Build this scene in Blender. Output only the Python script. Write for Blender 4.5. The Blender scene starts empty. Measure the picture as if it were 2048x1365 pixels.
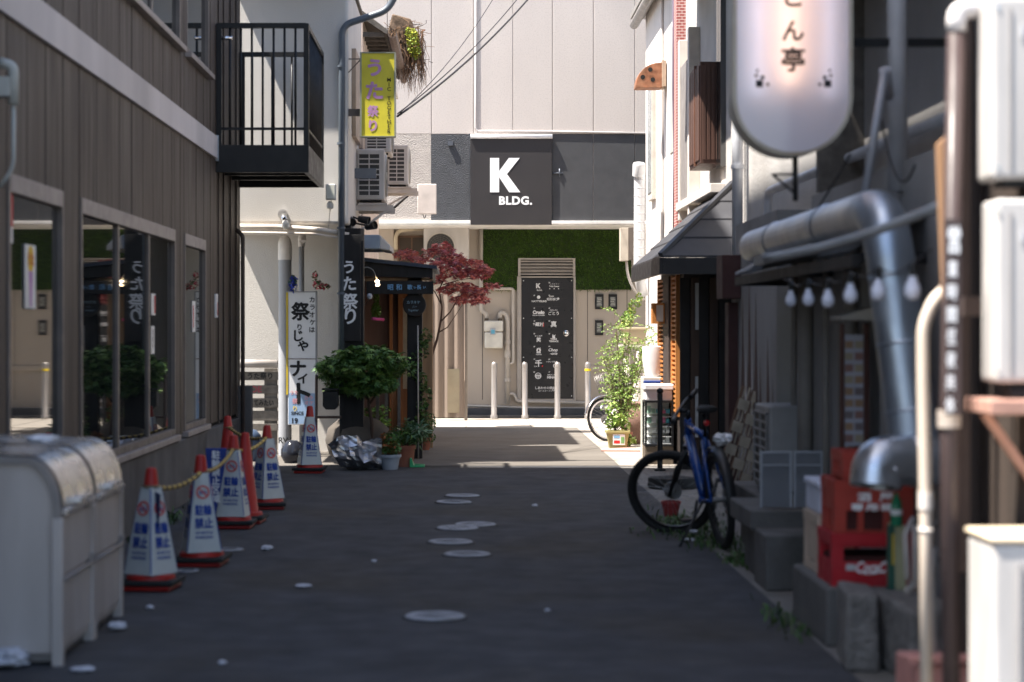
import bpy, math, random
from mathutils import Vector, Matrix
R = random.Random(11)
S = bpy.context.scene
C = S.collection
PI = math.pi
# ---------------------------------------------------------------- camera, sky, sun
cam = bpy.data.objects.new('camera', bpy.data.cameras.new('camera'))
C.objects.link(cam)
S.camera = cam
F = 3800.0
cam.location = (0, 0, 1.5)
cam.rotation_euler = (PI / 2, 0, 0)
cam.data.sensor_width = 36.0
cam.data.lens = 36.0 * F / 2048
cam.data.shift_x = 92.0 / 2048
cam.data.shift_y = -22.5 / 2048
cam.data.clip_end = 600
cam.data.dof.use_dof = True
cam.data.dof.focus_distance = 29.5
cam.data.dof.aperture_fstop = 1.85
cam.data.dof.aperture_blades = 9
SUN = Vector((0.45, 0.15, -1.0))
w = bpy.data.worlds.new('World')
S.world = w
w.use_nodes = True
sky = w.node_tree.nodes.new('ShaderNodeTexSky')
sky.sky_type = 'NISHITA'
sky.sun_disc = False
sky.sun_elevation = math.atan(1 / math.hypot(SUN.x, SUN.y))
sky.sun_rotation = math.atan2(-SUN.x, -SUN.y)
sky.air_density = 1.0
sky.dust_density = 1.5
bg = w.node_tree.nodes['Background']
bg.inputs['Strength'].default_value = 0.092
w.node_tree.links.new(sky.outputs[0], bg.inputs[0])
sl = bpy.data.lights.new('sun', 'SUN')
sl.energy = 4.9
sl.angle = math.radians(0.53)
sl.color = (1.0, 0.94, 0.86)
so = bpy.data.objects.new('sun', sl)
C.objects.link(so)
so.location = (-20, -8, 40)
so.rotation_euler = SUN.to_track_quat('-Z', 'Y').to_euler()
S.view_settings.view_transform = 'Standard'
S.view_settings.look = 'None'
S.view_settings.gamma = 1.0
S.view_settings.exposure = 1.75
S.cycles.use_denoising = True
S.cycles.max_bounces = 10
S.cycles.diffuse_bounces = 6
S.cycles.sample_clamp_indirect = 8.0


def X(px, Y): return (px - 932.0) * Y / F
def Z(py, Y): return 1.5 + (660.0 - py) * Y / F


# ---------------------------------------------------------------- materials
MC = {}


def M(name, col=(.5, .5, .5), rough=0.7, metal=0.0, var=0.14, scale=5.0, bump=0.0, bscale=60.0, dirt=None, dscale=1.3, damt=0.55,
      streak=1.0, spec=0.4, emit=None, estr=0.0, ior=1.45, coat=0.0, fine=0.0, fscale=400.0, trans=0.0, bdist=0.01):
    if name in MC: return MC[name]
    m = bpy.data.materials.new(name)
    MC[name] = m
    m.use_nodes = True
    nt = m.node_tree
    N, L = nt.nodes, nt.links
    b = N['Principled BSDF']
    b.inputs['Roughness'].default_value = rough
    b.inputs['Metallic'].default_value = metal
    b.inputs['Specular IOR Level'].default_value = spec
    b.inputs['IOR'].default_value = ior
    b.inputs['Coat Weight'].default_value = coat
    if trans: b.inputs['Transmission Weight'].default_value = trans
    tc = N.new('ShaderNodeTexCoord')
    mp = N.new('ShaderNodeMapping')
    mp.inputs['Scale'].default_value = (1, 1, 1 / streak)
    L.new(tc.outputs['Object'], mp.inputs[0])

    def noise(sc, det=5, src=None):
        n = N.new('ShaderNodeTexNoise')
        n.inputs['Scale'].default_value = sc
        n.inputs['Detail'].default_value = det
        L.new((src or mp).outputs[0] if src is None else src, n.inputs['Vector'])
        return n.outputs[0]

    def ramp(src, a, bb, lo, hi):
        r = N.new('ShaderNodeMapRange')
        r.inputs[1].default_value, r.inputs[2].default_value = a, bb
        r.inputs[3].default_value, r.inputs[4].default_value = lo, hi
        L.new(src, r.inputs[0])
        return r.outputs[0]

    def mix(fac, a, bb):
        x = N.new('ShaderNodeMix')
        x.data_type = 'RGBA'
        L.new(fac, x.inputs[0])
        for v, i in ((a, 6), (bb, 7)):
            if isinstance(v, tuple): x.inputs[i].default_value = (*v, 1)
            else: L.new(v, x.inputs[i])
        return x.outputs[2]
    lo = tuple(c * (1 - var) for c in col)
    hi = tuple(min(1, c * (1 + var)) for c in col)
    out = mix(ramp(noise(scale), .3, .7, 0, 1), lo, hi)
    if fine:
        fl = tuple(c * (1 - fine) for c in col)
        out = mix(ramp(noise(fscale, 3, tc.outputs['Object']), .5, .75, 0, .8), out, fl)
    if dirt:
        out = mix(ramp(noise(dscale, 8), .48, .72, 0, damt), out, dirt)
    L.new(out, b.inputs['Base Color'])
    rr = ramp(noise(scale * 2.3), .3, .7, max(0, rough - .1), min(1, rough + .1)) if rough > .12 else None
    if rr: L.new(rr, b.inputs['Roughness'])
    if bump:
        bp = N.new('ShaderNodeBump')
        bp.inputs['Strength'].default_value = bump
        bp.inputs['Distance'].default_value = bdist
        L.new(noise(bscale, 6, tc.outputs['Object']), bp.inputs['Height'])
        L.new(bp.outputs[0], b.inputs['Normal'])
    if emit:
        b.inputs['Emission Color'].default_value = (*emit, 1)
        b.inputs['Emission Strength'].default_value = estr
    return m


def brick_mat(name, c1, c2, mortar, scale=6.0):
    m = bpy.data.materials.new(name)
    m.use_nodes = True
    N, L = m.node_tree.nodes, m.node_tree.links
    tc = N.new('ShaderNodeTexCoord')
    sp = N.new('ShaderNodeSeparateXYZ')
    L.new(tc.outputs['Object'], sp.inputs[0])
    ad = N.new('ShaderNodeMath')
    L.new(sp.outputs[0], ad.inputs[0]); L.new(sp.outputs[1], ad.inputs[1])
    cb = N.new('ShaderNodeCombineXYZ')
    L.new(ad.outputs[0], cb.inputs[0]); L.new(sp.outputs[2], cb.inputs[1])
    bt = N.new('ShaderNodeTexBrick')
    bt.inputs['Color1'].default_value = (*c1, 1); bt.inputs['Color2'].default_value = (*c2, 1)
    bt.inputs['Mortar'].default_value = (*mortar, 1)
    bt.inputs['Scale'].default_value = scale
    bt.inputs['Mortar Size'].default_value = .03
    L.new(cb.outputs[0], bt.inputs['Vector'])
    L.new(bt.outputs[0], N['Principled BSDF'].inputs['Base Color'])
    N['Principled BSDF'].inputs['Roughness'].default_value = .6
    return m


# ---------------------------------------------------------------- text
GC = {}


def glyph(s, bold=0.0, shear=0.0, sp=1.0):
    k = (s, bold, shear, sp)
    if k in GC: return GC[k]
    c = bpy.data.curves.new('t', 'FONT')
    c.body = s
    c.offset = bold
    c.shear = shear
    c.space_character = sp
    c.resolution_u = 4
    o = bpy.data.objects.new('t', c)
    C.objects.link(o)
    bpy.context.view_layer.update()
    me = bpy.data.meshes.new_from_object(o.evaluated_get(bpy.context.evaluated_depsgraph_get()))
    vs = [(v.co.x, v.co.y) for v in me.vertices]
    fs = [tuple(p.vertices) for p in me.polygons]
    bpy.data.objects.remove(o); bpy.data.curves.remove(c); bpy.data.meshes.remove(me)
    GC[k] = (vs, fs)
    return GC[k]


# ---------------------------------------------------------------- mesh builder
LOC = {}


class MB:
    def __init__(s):
        s.v, s.f, s.m, s.s = [], [], [], []
        s.T = None

    def add(s, vs, fs, m=0, smooth=False):
        n = len(s.v)
        for p in vs:
            p = Vector(p)
            s.v.append(s.T @ p if s.T else p)
        for i, q in enumerate(fs):
            s.f.append(tuple(k + n for k in q)); s.m.append(m)
            s.s.append(smooth[i] if isinstance(smooth, list) else smooth)
        return s

    def box(s, x0, x1, y0, y1, z0, z1, m=0):
        x0, x1 = min(x0, x1), max(x0, x1); y0, y1 = min(y0, y1), max(y0, y1); z0, z1 = min(z0, z1), max(z0, z1)
        return s.add([(x0, y0, z0), (x1, y0, z0), (x1, y1, z0), (x0, y1, z0), (x0, y0, z1), (x1, y0, z1), (x1, y1, z1), (x0, y1, z1)],
                     [(0, 3, 2, 1), (4, 5, 6, 7), (0, 1, 5, 4), (1, 2, 6, 5), (2, 3, 7, 6), (3, 0, 4, 7)], m)

    def bar(s, a, b, wd, ht, m=0, up=(0, 0, 1)):
        a, b = Vector(a), Vector(b)
        d = (b - a).normalized()
        u = d.cross(Vector(up))
        if u.length < 1e-4: u = d.cross(Vector((1, 0, 0)))
        u.normalize(); v = u.cross(d).normalized()
        q = []
        for p in (a, b):
            for (i, j) in ((-1, -1), (1, -1), (1, 1), (-1, 1)): q.append(p + u * (i * wd / 2) + v * (j * ht / 2))
        return s.add(q, [(0, 1, 2, 3), (7, 6, 5, 4), (0, 4, 5, 1), (1, 5, 6, 2), (2, 6, 7, 3), (3, 7, 4, 0)], m)

    def tube(s, pts, r, n=10, m=0, cap=True):
        pts = [Vector(p) for p in pts]
        rs = r if isinstance(r, list) else [r] * len(pts)
        t0 = (pts[1] - pts[0]).normalized()
        u = t0.orthogonal().normalized()
        vs, prev = [], t0
        for i, p in enumerate(pts):
            a = pts[min(i + 1, len(pts) - 1)] - pts[max(i - 1, 0)]
            t = a.normalized() if a.length > 1e-9 else prev
            u = (prev.rotation_difference(t) @ u)
            u = (u - t * u.dot(t)).normalized(); w_ = t.cross(u); prev = t
            for k in range(n):
                an = 2 * PI * k / n
                vs.append(p + (u * math.cos(an) + w_ * math.sin(an)) * rs[i])
        fs, sm = [], []
        for i in range(len(pts) - 1):
            for k in range(n):
                k2 = (k + 1) % n
                fs.append((i * n + k, i * n + k2, (i + 1) * n + k2, (i + 1) * n + k)); sm.append(True)
        if cap:
            fs.append(tuple(reversed(range(n)))); sm.append(False)
            fs.append(tuple(range((len(pts) - 1) * n, len(pts) * n))); sm.append(False)
        return s.add(vs, fs, m, sm)

    def lathe(s, c, prof, n=24, m=0, ax=(0, 0, 1), close=False):
        q = Vector((0, 0, 1)).rotation_difference(Vector(ax).normalized())
        c = Vector(c)
        vs, fs, sm = [], [], []
        seg = list(zip(prof[:-1], prof[1:])) + ([(prof[-1], prof[0])] if close else [])
        # share rings where the turn is gentle
        def ring(p):
            i0 = len(vs)
            for k in range(n):
                a = 2 * PI * k / n
                vs.append(c + q @ Vector((p[0] * math.cos(a), p[0] * math.sin(a), p[1])))
            return i0
        last, ld = None, None
        for (a, b) in seg:
            d = Vector((b[0] - a[0], b[1] - a[1]))
            if d.length < 1e-9: continue
            d.normalize()
            i = last if last is not None and ld.dot(d) > .75 else ring(a)
            j = ring(b)
            for k in range(n):
                k2 = (k + 1) % n
                fs.append((i + k, i + k2, j + k2, j + k)); sm.append(True)
            last, ld = j, d
        return s.add(vs, fs, m, sm)

    def prism(s, poly, o, u, v, wv, m=0, smooth=False):
        o, u, v, wv = Vector(o), Vector(u), Vector(v), Vector(wv)
        n = len(poly)
        a = [o + u * p[0] + v * p[1] for p in poly]
        b = [p + wv for p in a]
        fs = [tuple(range(n)), tuple(reversed(range(n, 2 * n)))] + [(i, i + n, (i + 1) % n + n, (i + 1) % n) for i in range(n)]
        fs = [tuple(reversed(f)) for f in fs]
        return s.add(a + b, fs, m, [False, False] + [smooth] * n)

    def quad(s, a, b, c, d, m=0): return s.add([a, b, c, d], [(0, 1, 2, 3)], m)

    def text(s, t, o, h, u=(1, 0, 0), v=(0, 0, 1), bold=0.0, vert=False, gap=1.08, m=0, shear=0.0, width=None, sp=1.0, jit=0):
        o, u, v = Vector(o), Vector(u), Vector(v)
        if bold > .012 and any(ord(c) > 0x2000 for c in t) and not vert:
            b = bold * .62 * h
            nn = u.cross(v).normalized()
            for k, (i, j) in enumerate(((0, 0), (-1, 0), (1, 0), (0, -1), (0, 1))):
                s.text(t, o + u * (i * b) + v * (j * b) + nn * (.00025 * k), h, u, v, .008, m=m, shear=shear, width=width, sp=sp)
            return s
        if vert:
            for i, ch in enumerate(t):
                if ch == ' ': continue
                du = jit * R.uniform(-1, 1) * h
                s.text(ch, o - v * (i * h * gap) + u * du, h, u, v, bold, m=m, shear=shear)
            return s
        vs, fs = glyph(t, bold, shear, sp)
        if not vs: return s
        xs = [p[0] for p in vs]; ys = [p[1] for p in vs]
        if len(t) == 1 and ord(t) > 0x2000: k, cx, cy = h / 0.95, .5, .36
        else: k, cx, cy = h / max(1e-6, max(ys) - min(ys)), (min(xs) + max(xs)) / 2, (min(ys) + max(ys)) / 2
        ku = k if width is None else width / max(1e-6, max(xs) - min(xs))
        if len(t) == 1 and ord(t) > 0x2000: cx = (min(xs) + max(xs)) / 2
        return s.add([o + u * ((p[0] - cx) * ku) + v * ((p[1] - cy) * k) for p in vs], fs, m)

    def parts(s, name, mats, parent, bevel=0.0):
        p = list(range(len(s.v)))
        def fd(a):
            while p[a] != a:
                p[a] = p[p[a]]; a = p[a]
            return a
        for f in s.f:
            for k in f[1:]: p[fd(k)] = fd(f[0])
        g = {}
        for i, f in enumerate(s.f): g.setdefault(fd(f[0]), []).append(i)
        for ids in g.values():
            q = MB(); used = {}
            for i in ids:
                for k in s.f[i]:
                    if k not in used: used[k] = len(q.v); q.v.append(s.v[k])
                q.f.append(tuple(used[k] for k in s.f[i])); q.m.append(s.m[i]); q.s.append(s.s[i])
            ml = mats if isinstance(mats, (list, tuple)) else [mats]
            o = q.build(name, ml, parent, bevel)

    def build(s, name, mats, parent=None, bevel=0.0, seg=2):
        me = bpy.data.meshes.new(name)
        root = parent
        while root is not None and root.parent is not None: root = root.parent
        off = LOC.get(root, Vector((0, 0, 0))) if root else Vector((0, 0, 0))
        me.from_pydata([tuple(p - off) for p in s.v], [], s.f)
        for mm in (mats if isinstance(mats, (list, tuple)) else [mats]): me.materials.append(mm)
        me.polygons.foreach_set('material_index', s.m)
        me.polygons.foreach_set('use_smooth', s.s)
        me.update()
        o = bpy.data.objects.new(name, me)
        C.objects.link(o)
        if parent: o.parent = parent
        if bevel:
            b = o.modifiers.new('b', 'BEVEL')
            b.width = bevel; b.segments = seg; b.limit_method = 'ANGLE'; b.angle_limit = math.radians(35)
            b.harden_normals = False
        return o

    def solo(s, name, mats, label, cat, loc, group=None, bevel=0.0, kind=None):
        loc = Vector(loc)
        s.v = [p - loc for p in s.v]
        o = s.build(name, mats, None, bevel)
        o.location = loc
        tag(o, label, cat, group, kind)
        return o


def tag(o, label=None, cat=None, group=None, kind=None):
    if label: o['label'] = label
    if cat: o['category'] = cat
    if group: o['group'] = group
    if kind: o['kind'] = kind
    return o


def thing(name, label, cat, loc=(0, 0, 0), group=None):
    o = bpy.data.objects.new(name, None)
    C.objects.link(o)
    o.empty_display_size = .1
    o.location = loc
    LOC[o] = Vector(loc)
    return tag(o, label, cat, group)


def copytree(o, loc=None, rz=None, label=None, parent=None):
    c = o.copy()
    C.objects.link(c)
    if parent: c.parent = parent
    if loc is not None: c.location = loc
    if rz is not None: c.rotation_euler = (0, 0, rz)
    if label: c['label'] = label
    for ch in list(o.children): copytree(ch, parent=c)
    return c


def bend(pts, r, n=6):
    pts = [Vector(p) for p in pts]
    out = [pts[0]]
    for a, b, c in zip(pts[:-2], pts[1:-1], pts[2:]):
        d1, d2 = (a - b), (c - b)
        k = min(r, d1.length * .49, d2.length * .49)
        p, q = b + d1.normalized() * k, b + d2.normalized() * k
        for i in range(n + 1):
            t = i / n
            out.append(p * (1 - t) ** 2 + b * 2 * t * (1 - t) + q * t * t)
    out.append(pts[-1])
    return out


def sag(a, b, d, n=12):
    a, b = Vector(a), Vector(b)
    return [a.lerp(b, i / n) - Vector((0, 0, d * 4 * (i / n) * (1 - i / n))) for i in range(n + 1)]


UX, UZ = (1, 0, 0), (0, 0, 1)


def leaf_cloud(mb, blobs, n, size, star=0, nm=3, flat=.4, seed=1):
    """leaves spread through a union of ellipsoid blobs (centre, radii); star>0: palmate leaves of that many lobes"""
    r = random.Random(seed)
    tot = sum(b[1][0] * b[1][1] * b[1][2] for b in blobs)
    for (c, rad) in blobs:
        k = int(n * rad[0] * rad[1] * rad[2] / tot)
        for _ in range(k):
            while True:
                p = Vector((r.uniform(-1, 1), r.uniform(-1, 1), r.uniform(-1, 1)))
                if .15 < p.length < 1: break
            p = p * (p.length ** -.35)
            pos = Vector(c) + Vector((p.x * rad[0], p.y * rad[1], p.z * rad[2]))
            nrm = Vector((r.gauss(0, flat), r.gauss(0, flat), 1)).normalized()
            a = r.uniform(0, 2 * PI)
            t = nrm.orthogonal().normalized()
            t = Matrix.Rotation(a, 3, nrm) @ t
            s = size * r.uniform(.6, 1.25)
            m = r.randrange(nm)
            if star:
                for j in range(star):
                    an = (j - (star - 1) / 2) * (2.2 / max(1, star - 1))
                    d = Matrix.Rotation(an, 3, nrm) @ t
                    e = nrm.cross(d)
                    ln = s * (1 - .12 * abs(j - (star - 1) / 2))
                    dr = nrm * (-.25 * s)
                    mb.add([pos, pos + d * ln * .5 + e * s * .12, pos + d * ln + dr, pos + d * ln * .5 - e * s * .12], [(0, 1, 2, 3)], m)
            else:
                e = nrm.cross(t)
                mb.add([pos - t * s * .5, pos + e * s * .28 + nrm * s * .06, pos + t * s * .5 - nrm * s * .1, pos - e * s * .28 + nrm * s * .06], [(0, 1, 2, 3)], m)


G1, G2, G3 = M('leaf_green', (.09, .18, .035), .5), M('leaf_dark', (.055, .125, .03), .5), M('leaf_light', (.12, .21, .04), .5)
BR1, BR2, BR3 = M('leaf_bright', (.26, .38, .08), .5), M('leaf_bright_two', (.36, .47, .14), .5), M('leaf_bright_three', (.18, .31, .06), .5)
RD1, RD2, RD3 = M('leaf_red', (.34, .075, .085), .5), M('leaf_crimson', (.46, .13, .11), .5), M('leaf_wine', (.22, .06, .08), .5)
TERRA = M('terracotta', (.28, .10, .06), .8, bump=.2, bscale=90, dirt=(.2, .15, .12))
BLACKM = M('black_metal', (.012, .012, .013), .45, var=.25, spec=.4)
BLACKW = M('black_wood', (.014, .013, .013), .65, var=.35, scale=14, streak=8, bump=.25, bscale=70)
STEEL = M('stainless', (.40, .365, .335), .38, .7, var=.06, streak=6, scale=12)
GALV = M('galvanised', (.40, .45, .51), .42, .9, var=.10, scale=3)
ALU = M('aluminium_brown', (.15, .13, .12), .45, .3, var=.12)
ALUL = M('header_pale', (.30, .262, .245), .5, .1, var=.12)
WHITEP = M('white_paint', (.78, .76, .73), .5, dirt=(.5, .45, .38), dscale=2.2, damt=.3)
ACW = M('cooler_white', (.50, .475, .45), .5, dirt=(.42, .38, .31), dscale=3, damt=.35, streak=3)
ACG = M('cooler_grille', (.05, .05, .05), .6)
CREAM = M('cream_stucco', (.63, .60, .56), .9, var=.06, scale=2.2, bump=.45, bscale=105, dirt=(.42, .38, .32), dscale=1.1, damt=.3, streak=2.5, bdist=.012)
WHITEW = M('white_wall', (.66, .62, .585), .85, var=.05, bump=.15, bscale=70, dirt=(.5, .46, .42), dscale=1.5, damt=.3, streak=4)
SOIL = M('soil', (.05, .035, .025), .95, bump=.5, bscale=60)
PLASTW = M('white_plastic', (.75, .75, .77), .45)
GLASS = M('window_glass', (.012, .014, .015), .025, var=.0, ior=2.15, spec=.5)
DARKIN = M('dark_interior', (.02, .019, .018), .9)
WOODB = M('brown_wood', (.13, .075, .045), .6, var=.3, scale=10, streak=9, bump=.2, bscale=50)
WOODG = M('weathered_wood', (.13, .115, .10), .85, var=.3, scale=12, bump=.3, bscale=60)
CONC = M('concrete', (.23, .22, .205), .9, var=.15, scale=3, bump=.4, bscale=45, dirt=(.10, .095, .08), dscale=1.6, fine=.25)
CONCD = M('concrete_dark', (.12, .115, .11), .9, var=.2, scale=3, bump=.6, bscale=35, dirt=(.05, .048, .042), dscale=2.2, damt=.7, fine=.3)
INKW = M('white_ink', (.82, .82, .82), .6, var=.03)
INKK = M('black_ink', (.012, .012, .014), .6)
INKB = M('blue_ink', (.015, .05, .27), .6)
INKR = M('red_ink', (.55, .03, .03), .6)
INKP = M('pink_ink', (.75, .35, .38), .6)
INKM = M('mauve_ink', (.52, .27, .50), .6)
INKC = M('pale_blue_ink', (.20, .42, .68), .6)
RUBBER = M('rubber', (.018, .018, .018), .75, bump=.1, bscale=100)
CHROME = M('chrome', (.7, .7, .72), .15, 1.0, var=.05)
RUST = M('rusty_copper', (.30, .13, .07), .6, .3, var=.45, scale=9, bump=.2, dirt=(.42, .25, .15), dscale=6)
# ================================================================ ground
ASPH = M('asphalt', (.0455, .046, .051), .88, var=.26, scale=2.3, bump=.55, bscale=160, dirt=(.050, .041, .029), dscale=.6, damt=.7, fine=.55, fscale=170, bdist=.006)
PAVE = M('pale_paving', (.38, .34, .29), .85, var=.1, scale=2, bump=.25, bscale=70, dirt=(.28, .25, .21), dscale=1.2, fine=.15)
CSTRIP = M('edge_concrete', (.17, .16, .15), .9, var=.15, scale=2, bump=.4, bscale=60, dirt=(.08, .08, .06), dscale=1.5, damt=.7, fine=.3)


def sheet(name, x0, x1, y0, y1, z, mat, nx=1):
    return tag(MB().quad((x0, y0, z), (x1, y0, z), (x1, y1, z), (x0, y1, z)).build(name, mat), kind='structure')


sheet('ground', -150, 150, -150, 150, 0, CSTRIP)
sheet('road', -2.6, 1.68, -8, 28.9, .005, ASPH)
sheet('road_sunlit', -2.6, 1.68, 20.85, 28.9, .009, M('asphalt_sunlit', (.128, .115, .100), .88, var=.15, scale=1.4, bump=.5, bscale=150, dirt=(.095, .083, .07), dscale=1.2, damt=.6, fine=.4, fscale=170, bdist=.006))  # lighter road colour on the sunlit far stretch, sunlight put into the tone
sheet('edge_sunlit', 1.684, 3.2, 20.85, 28.9, .0095, M('edge_concrete_sunlit', (.30, .27, .235), .9, var=.1, scale=2, bump=.3, bscale=60, dirt=(.2, .175, .15), dscale=1.4, fine=.2))  # lit copy of the edge concrete, brightened in colour where the sun falls
pv = MB().box(-9, 9, 28.9, 31.9, -.02, .014, 0)
pv.box(-9, 9, 31.94, 33.4, -.02, .05, 1)
for x in range(-8, 9): pv.box(x * 1.0 - .006, x * 1.0 + .006, 28.92, 31.88, .0, .0165, 1)
tag(pv.build('pavement', [PAVE, CONCD]), kind='structure')

# round covers set in the asphalt
COVER = M('cover_resin', (.30, .31, .34), .75, var=.15, scale=20, bump=.3, bscale=80, dirt=(.12, .12, .11), dscale=9, damt=.8)
COVG = 'round inspection covers set in the asphalt'
cv = MB().lathe((0, 0, 0), [(.0, .012), (.10, .012), (.105, .008), (.115, .008), (.12, .012), (.150, .012), (.158, .004), (.158, -.01)], 28)
cv.lathe((0, 0, 0), [(.1585, -.01), (.1585, .006), (.172, .0055), (.174, -.01)], 28, 1)
for k in range(5): cv.box(-.085 + .0001 * k, .085, -.07 + k * .034, -.066 + k * .034, .0121, .0135, 1)
cv0 = cv.solo('inspection_cover', [COVER, M('cover_rim', (.045, .045, .045), .8)], 'largest and nearest pale round cover in the asphalt, alone in the lane', 'cover', (0, 0, 0), COVG)
spots = [(870, 1237, 1, None), (934, 1112, 1, 'faint round cover, nearest and lowest of the cluster mid lane'),
         (901, 1087, 1, 'mossy edged round cover, second nearest of the mid lane cluster'),
         (915, 1059, 1, 'round cover partly touching another cover behind it on its right'),
         (951, 1052, 1, 'round cover touching the one in front of it on its left'),
         (908, 1007, .98, 'tilted grey round cover just in front of the brightest farthest cover'),
         (925, 994, .98, 'brightest and farthest pale round cover in the asphalt'),
         (459, 1103, .62, 'small round cover beside the base of the second parking cone'),
         (376, 1146, .44, 'tiny pale round cover between the two nearest parking cones')]
for i, (px, py, s, lb) in enumerate(spots):
    Y = 5700 / (py - 660)
    o = cv0 if i == 0 else copytree(cv0, label=lb)
    o.location = (X(px, Y), Y, .006)
    o.scale = (s, s, 1)
    o.rotation_euler = (R.uniform(-.008, .008), R.uniform(-.015, .015), R.uniform(0, 6))

# ================================================================ dark brown building on the left
FX = -2.45
PANEL = M('brown_panel', (.062, .0465, .038), .6, var=.16, scale=5, streak=10, bump=.25, bscale=70, dirt=(.098, .083, .073), dscale=1.3, damt=.5)
BAND = M('pale_band', (.58, .535, .53), .6, var=.10, scale=2.2, streak=5, bump=.1, bscale=40, dirt=(.30, .28, .28), dscale=1.1, damt=.6)
PLINTH = M('plinth_concrete', (.105, .10, .10), .85, var=.2, scale=2, bump=.3, bscale=50, dirt=(.06, .055, .05), dscale=1.5)
bb = thing('brown_building', 'dark brown panel clad building with a pale band and black balcony', 'building', (FX, 13, 0))
wins = [(6.9, 9.9, .62, 2.34), (10.15, 11.54, .62, 2.34), (12.06, 15.98, .62, 2.34), (16.5, 17.85, .62, 2.34)]
uwins = [(12.6, 16.25, 3.93, 5.6), (16.62, 18.05, 3.93, 5.6)]


def strips(mb, x, y0, y1, z0, z1, bw, opens, th=.035, gap=.024, m=0):
    edges = []
    k = y0
    while k < y1 - 1e-6:
        edges.append(k); k += bw
    cuts = sorted(set(edges + [y1] + [e for o in opens for e in o[:2] if y0 < e < y1]))
    for a, b in zip(cuts[:-1], cuts[1:]):
        aa = a + gap / 2 if any(abs(a - e) < 1e-6 for e in edges) else a
        b2 = b - gap / 2 if any(abs(b - e) < 1e-6 for e in edges) else b
        zs = [(z0, z1)]
        for o in opens:
            if o[0] <= (a + b) / 2 <= o[1]:
                nz = []
                for (p, q) in zs:
                    if o[2] > p: nz.append((p, min(q, o[2])))
                    if o[3] < q: nz.append((max(p, o[3]), q))
                zs = nz
        for (p, q) in zs: mb.box(x - th, x + R.uniform(-.002, .002), aa, b2, p, q, m)


mb = MB()
strips(mb, FX, 4.9, 20.6, .6, 5.2, .475, wins + uwins)
for (y0, y1, z0, z1) in wins + uwins:
    pass
mb.box(FX - .30, FX - .26, 4.9, 20.55, 0, 5.1, 1)
for (a, b) in ((4.9, 6.9), (9.9, 10.15), (11.54, 12.06), (15.98, 16.5), (17.85, 20.55)): mb.box(FX - .26, FX - .036, a + .02, b - .02, .5, 2.6, 1)
mb.box(FX - .26, FX - .036, 4.9, 20.55, 2.36, 3.9, 1)
mb.box(FX - .25, FX, 20.56, 20.6, 0, 5.2, 0)
mb.build('wall', [PANEL, DARKIN], bb)
mb = MB()
mb.box(-8, FX, 5.62, 18.55, 5.22, 14.0)  # unseen block added above the frame to cast the lane's shade
mb.build('shade_block', [PANEL], bb)
MB().box(FX - .01, FX + .025, 4.9, 18.55, 3.17, 3.385).build('band', [BAND], bb)
MB().box(FX - .012, FX + .032, 18.55, 18.585, 3.15, 3.40).build('band_end_cap', [GALV], bb)
mb = MB().box(FX - .25, FX + .03, 4.9, 20.6, 0, .56)
mb.build('plinth', [PLINTH], bb, .01)
for i, (y0, y1, z0, z1) in enumerate(wins + uwins):
    up = i >= len(wins)
    fr = MB()
    t = .045
    fr.box(FX - .05, FX + .010, y0, y0 + t, z0, z1).box(FX - .05, FX + .010, y1 - t, y1, z0, z1)
    fr.box(FX - .05, FX + .012, y0 + t, y1 - t, z1 - .10, z1, 1).box(FX - .05, FX + .012, y0 + t, y1 - t, z0, z0 + .05)
    divs = {2: (13.42, 14.72), 4: (14.85,), 3: (), 1: (), 0: (8.4,), 5: ()}[i]
    for d in divs: fr.box(FX - .04, FX - .002, d - .03, d + .03, z0 + .05, z1 - .1)
    wf = fr.build('window', [ALU, ALUL], bb, .004)
    ed = [y0 + t] + list(divs) + [y1 - t]
    for a, b in zip(ed[:-1], ed[1:]):
        tw = R.uniform(-.004, .004)
        MB().add([(FX - .022, a - .01, z0 + .04), (FX - .022 + tw, b + .01, z0 + .04), (FX - .022 + tw, b + .01, z1 - .09), (FX - .022, a - .01, z1 - .09)], [(0, 1, 2, 3)]).build('pane', [GLASS], wf)
    sl_ = MB().box(FX - .04, FX + (.05 if not up else .06), y0 - .05, y1 + .05, z0 - .05, z0 - .004)
    sl_.build('sill', [ALUL], wf, .004)
# corner column strips, pipe and small fittings at the far end
mb = MB()
for y, wd in ((18.75, .06), (19.15, .10), (19.7, .05), (20.2, .16)): mb.box(FX + .003, FX + .014, y, y + wd, .57, 5.2)
mb.parts('corner_batten', [PANEL], bb, .004)
mb = MB().box(FX, FX + .16, 20.30, 20.42, 0, .9)
mb.build('corner_post', [PLINTH], bb, .01)
MB().tube(bend([(FX + .03, 20.0, 2.55), (FX + .10, 20.0, 2.5), (FX + .10, 20.0, .3)], .05), .022).build('downpipe', [M('brown_pipe', (.07, .055, .05), .5)], bb)
MB().box(FX + .002, FX + .02, 18.5, 18.62, 1.62, 1.85).text('注意', (FX + .023, 18.56, 1.735), .06, (0, 1, 0), UZ, .02, vert=True, m=1).build('notice_plate', [WHITEP, INKR], bb)
mb = MB().tube(bend([(FX + .01, 9.95, 2.9), (FX + .08, 9.95, 2.88), (FX + .08, 9.95, 2.68)], .06), .028)
mb.tube(bend([(FX + .08, 9.95, 2.7), (FX + .08, 9.95, 2.35), (FX + .01, 9.95, 2.25)], .05), .011)
mb.box(FX, FX + .07, 9.90, 10.02, 2.72, 2.82)
mb.build('service_hood', [M('grey_plastic', (.42, .43, .40), .5)], bb, 0)
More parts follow.
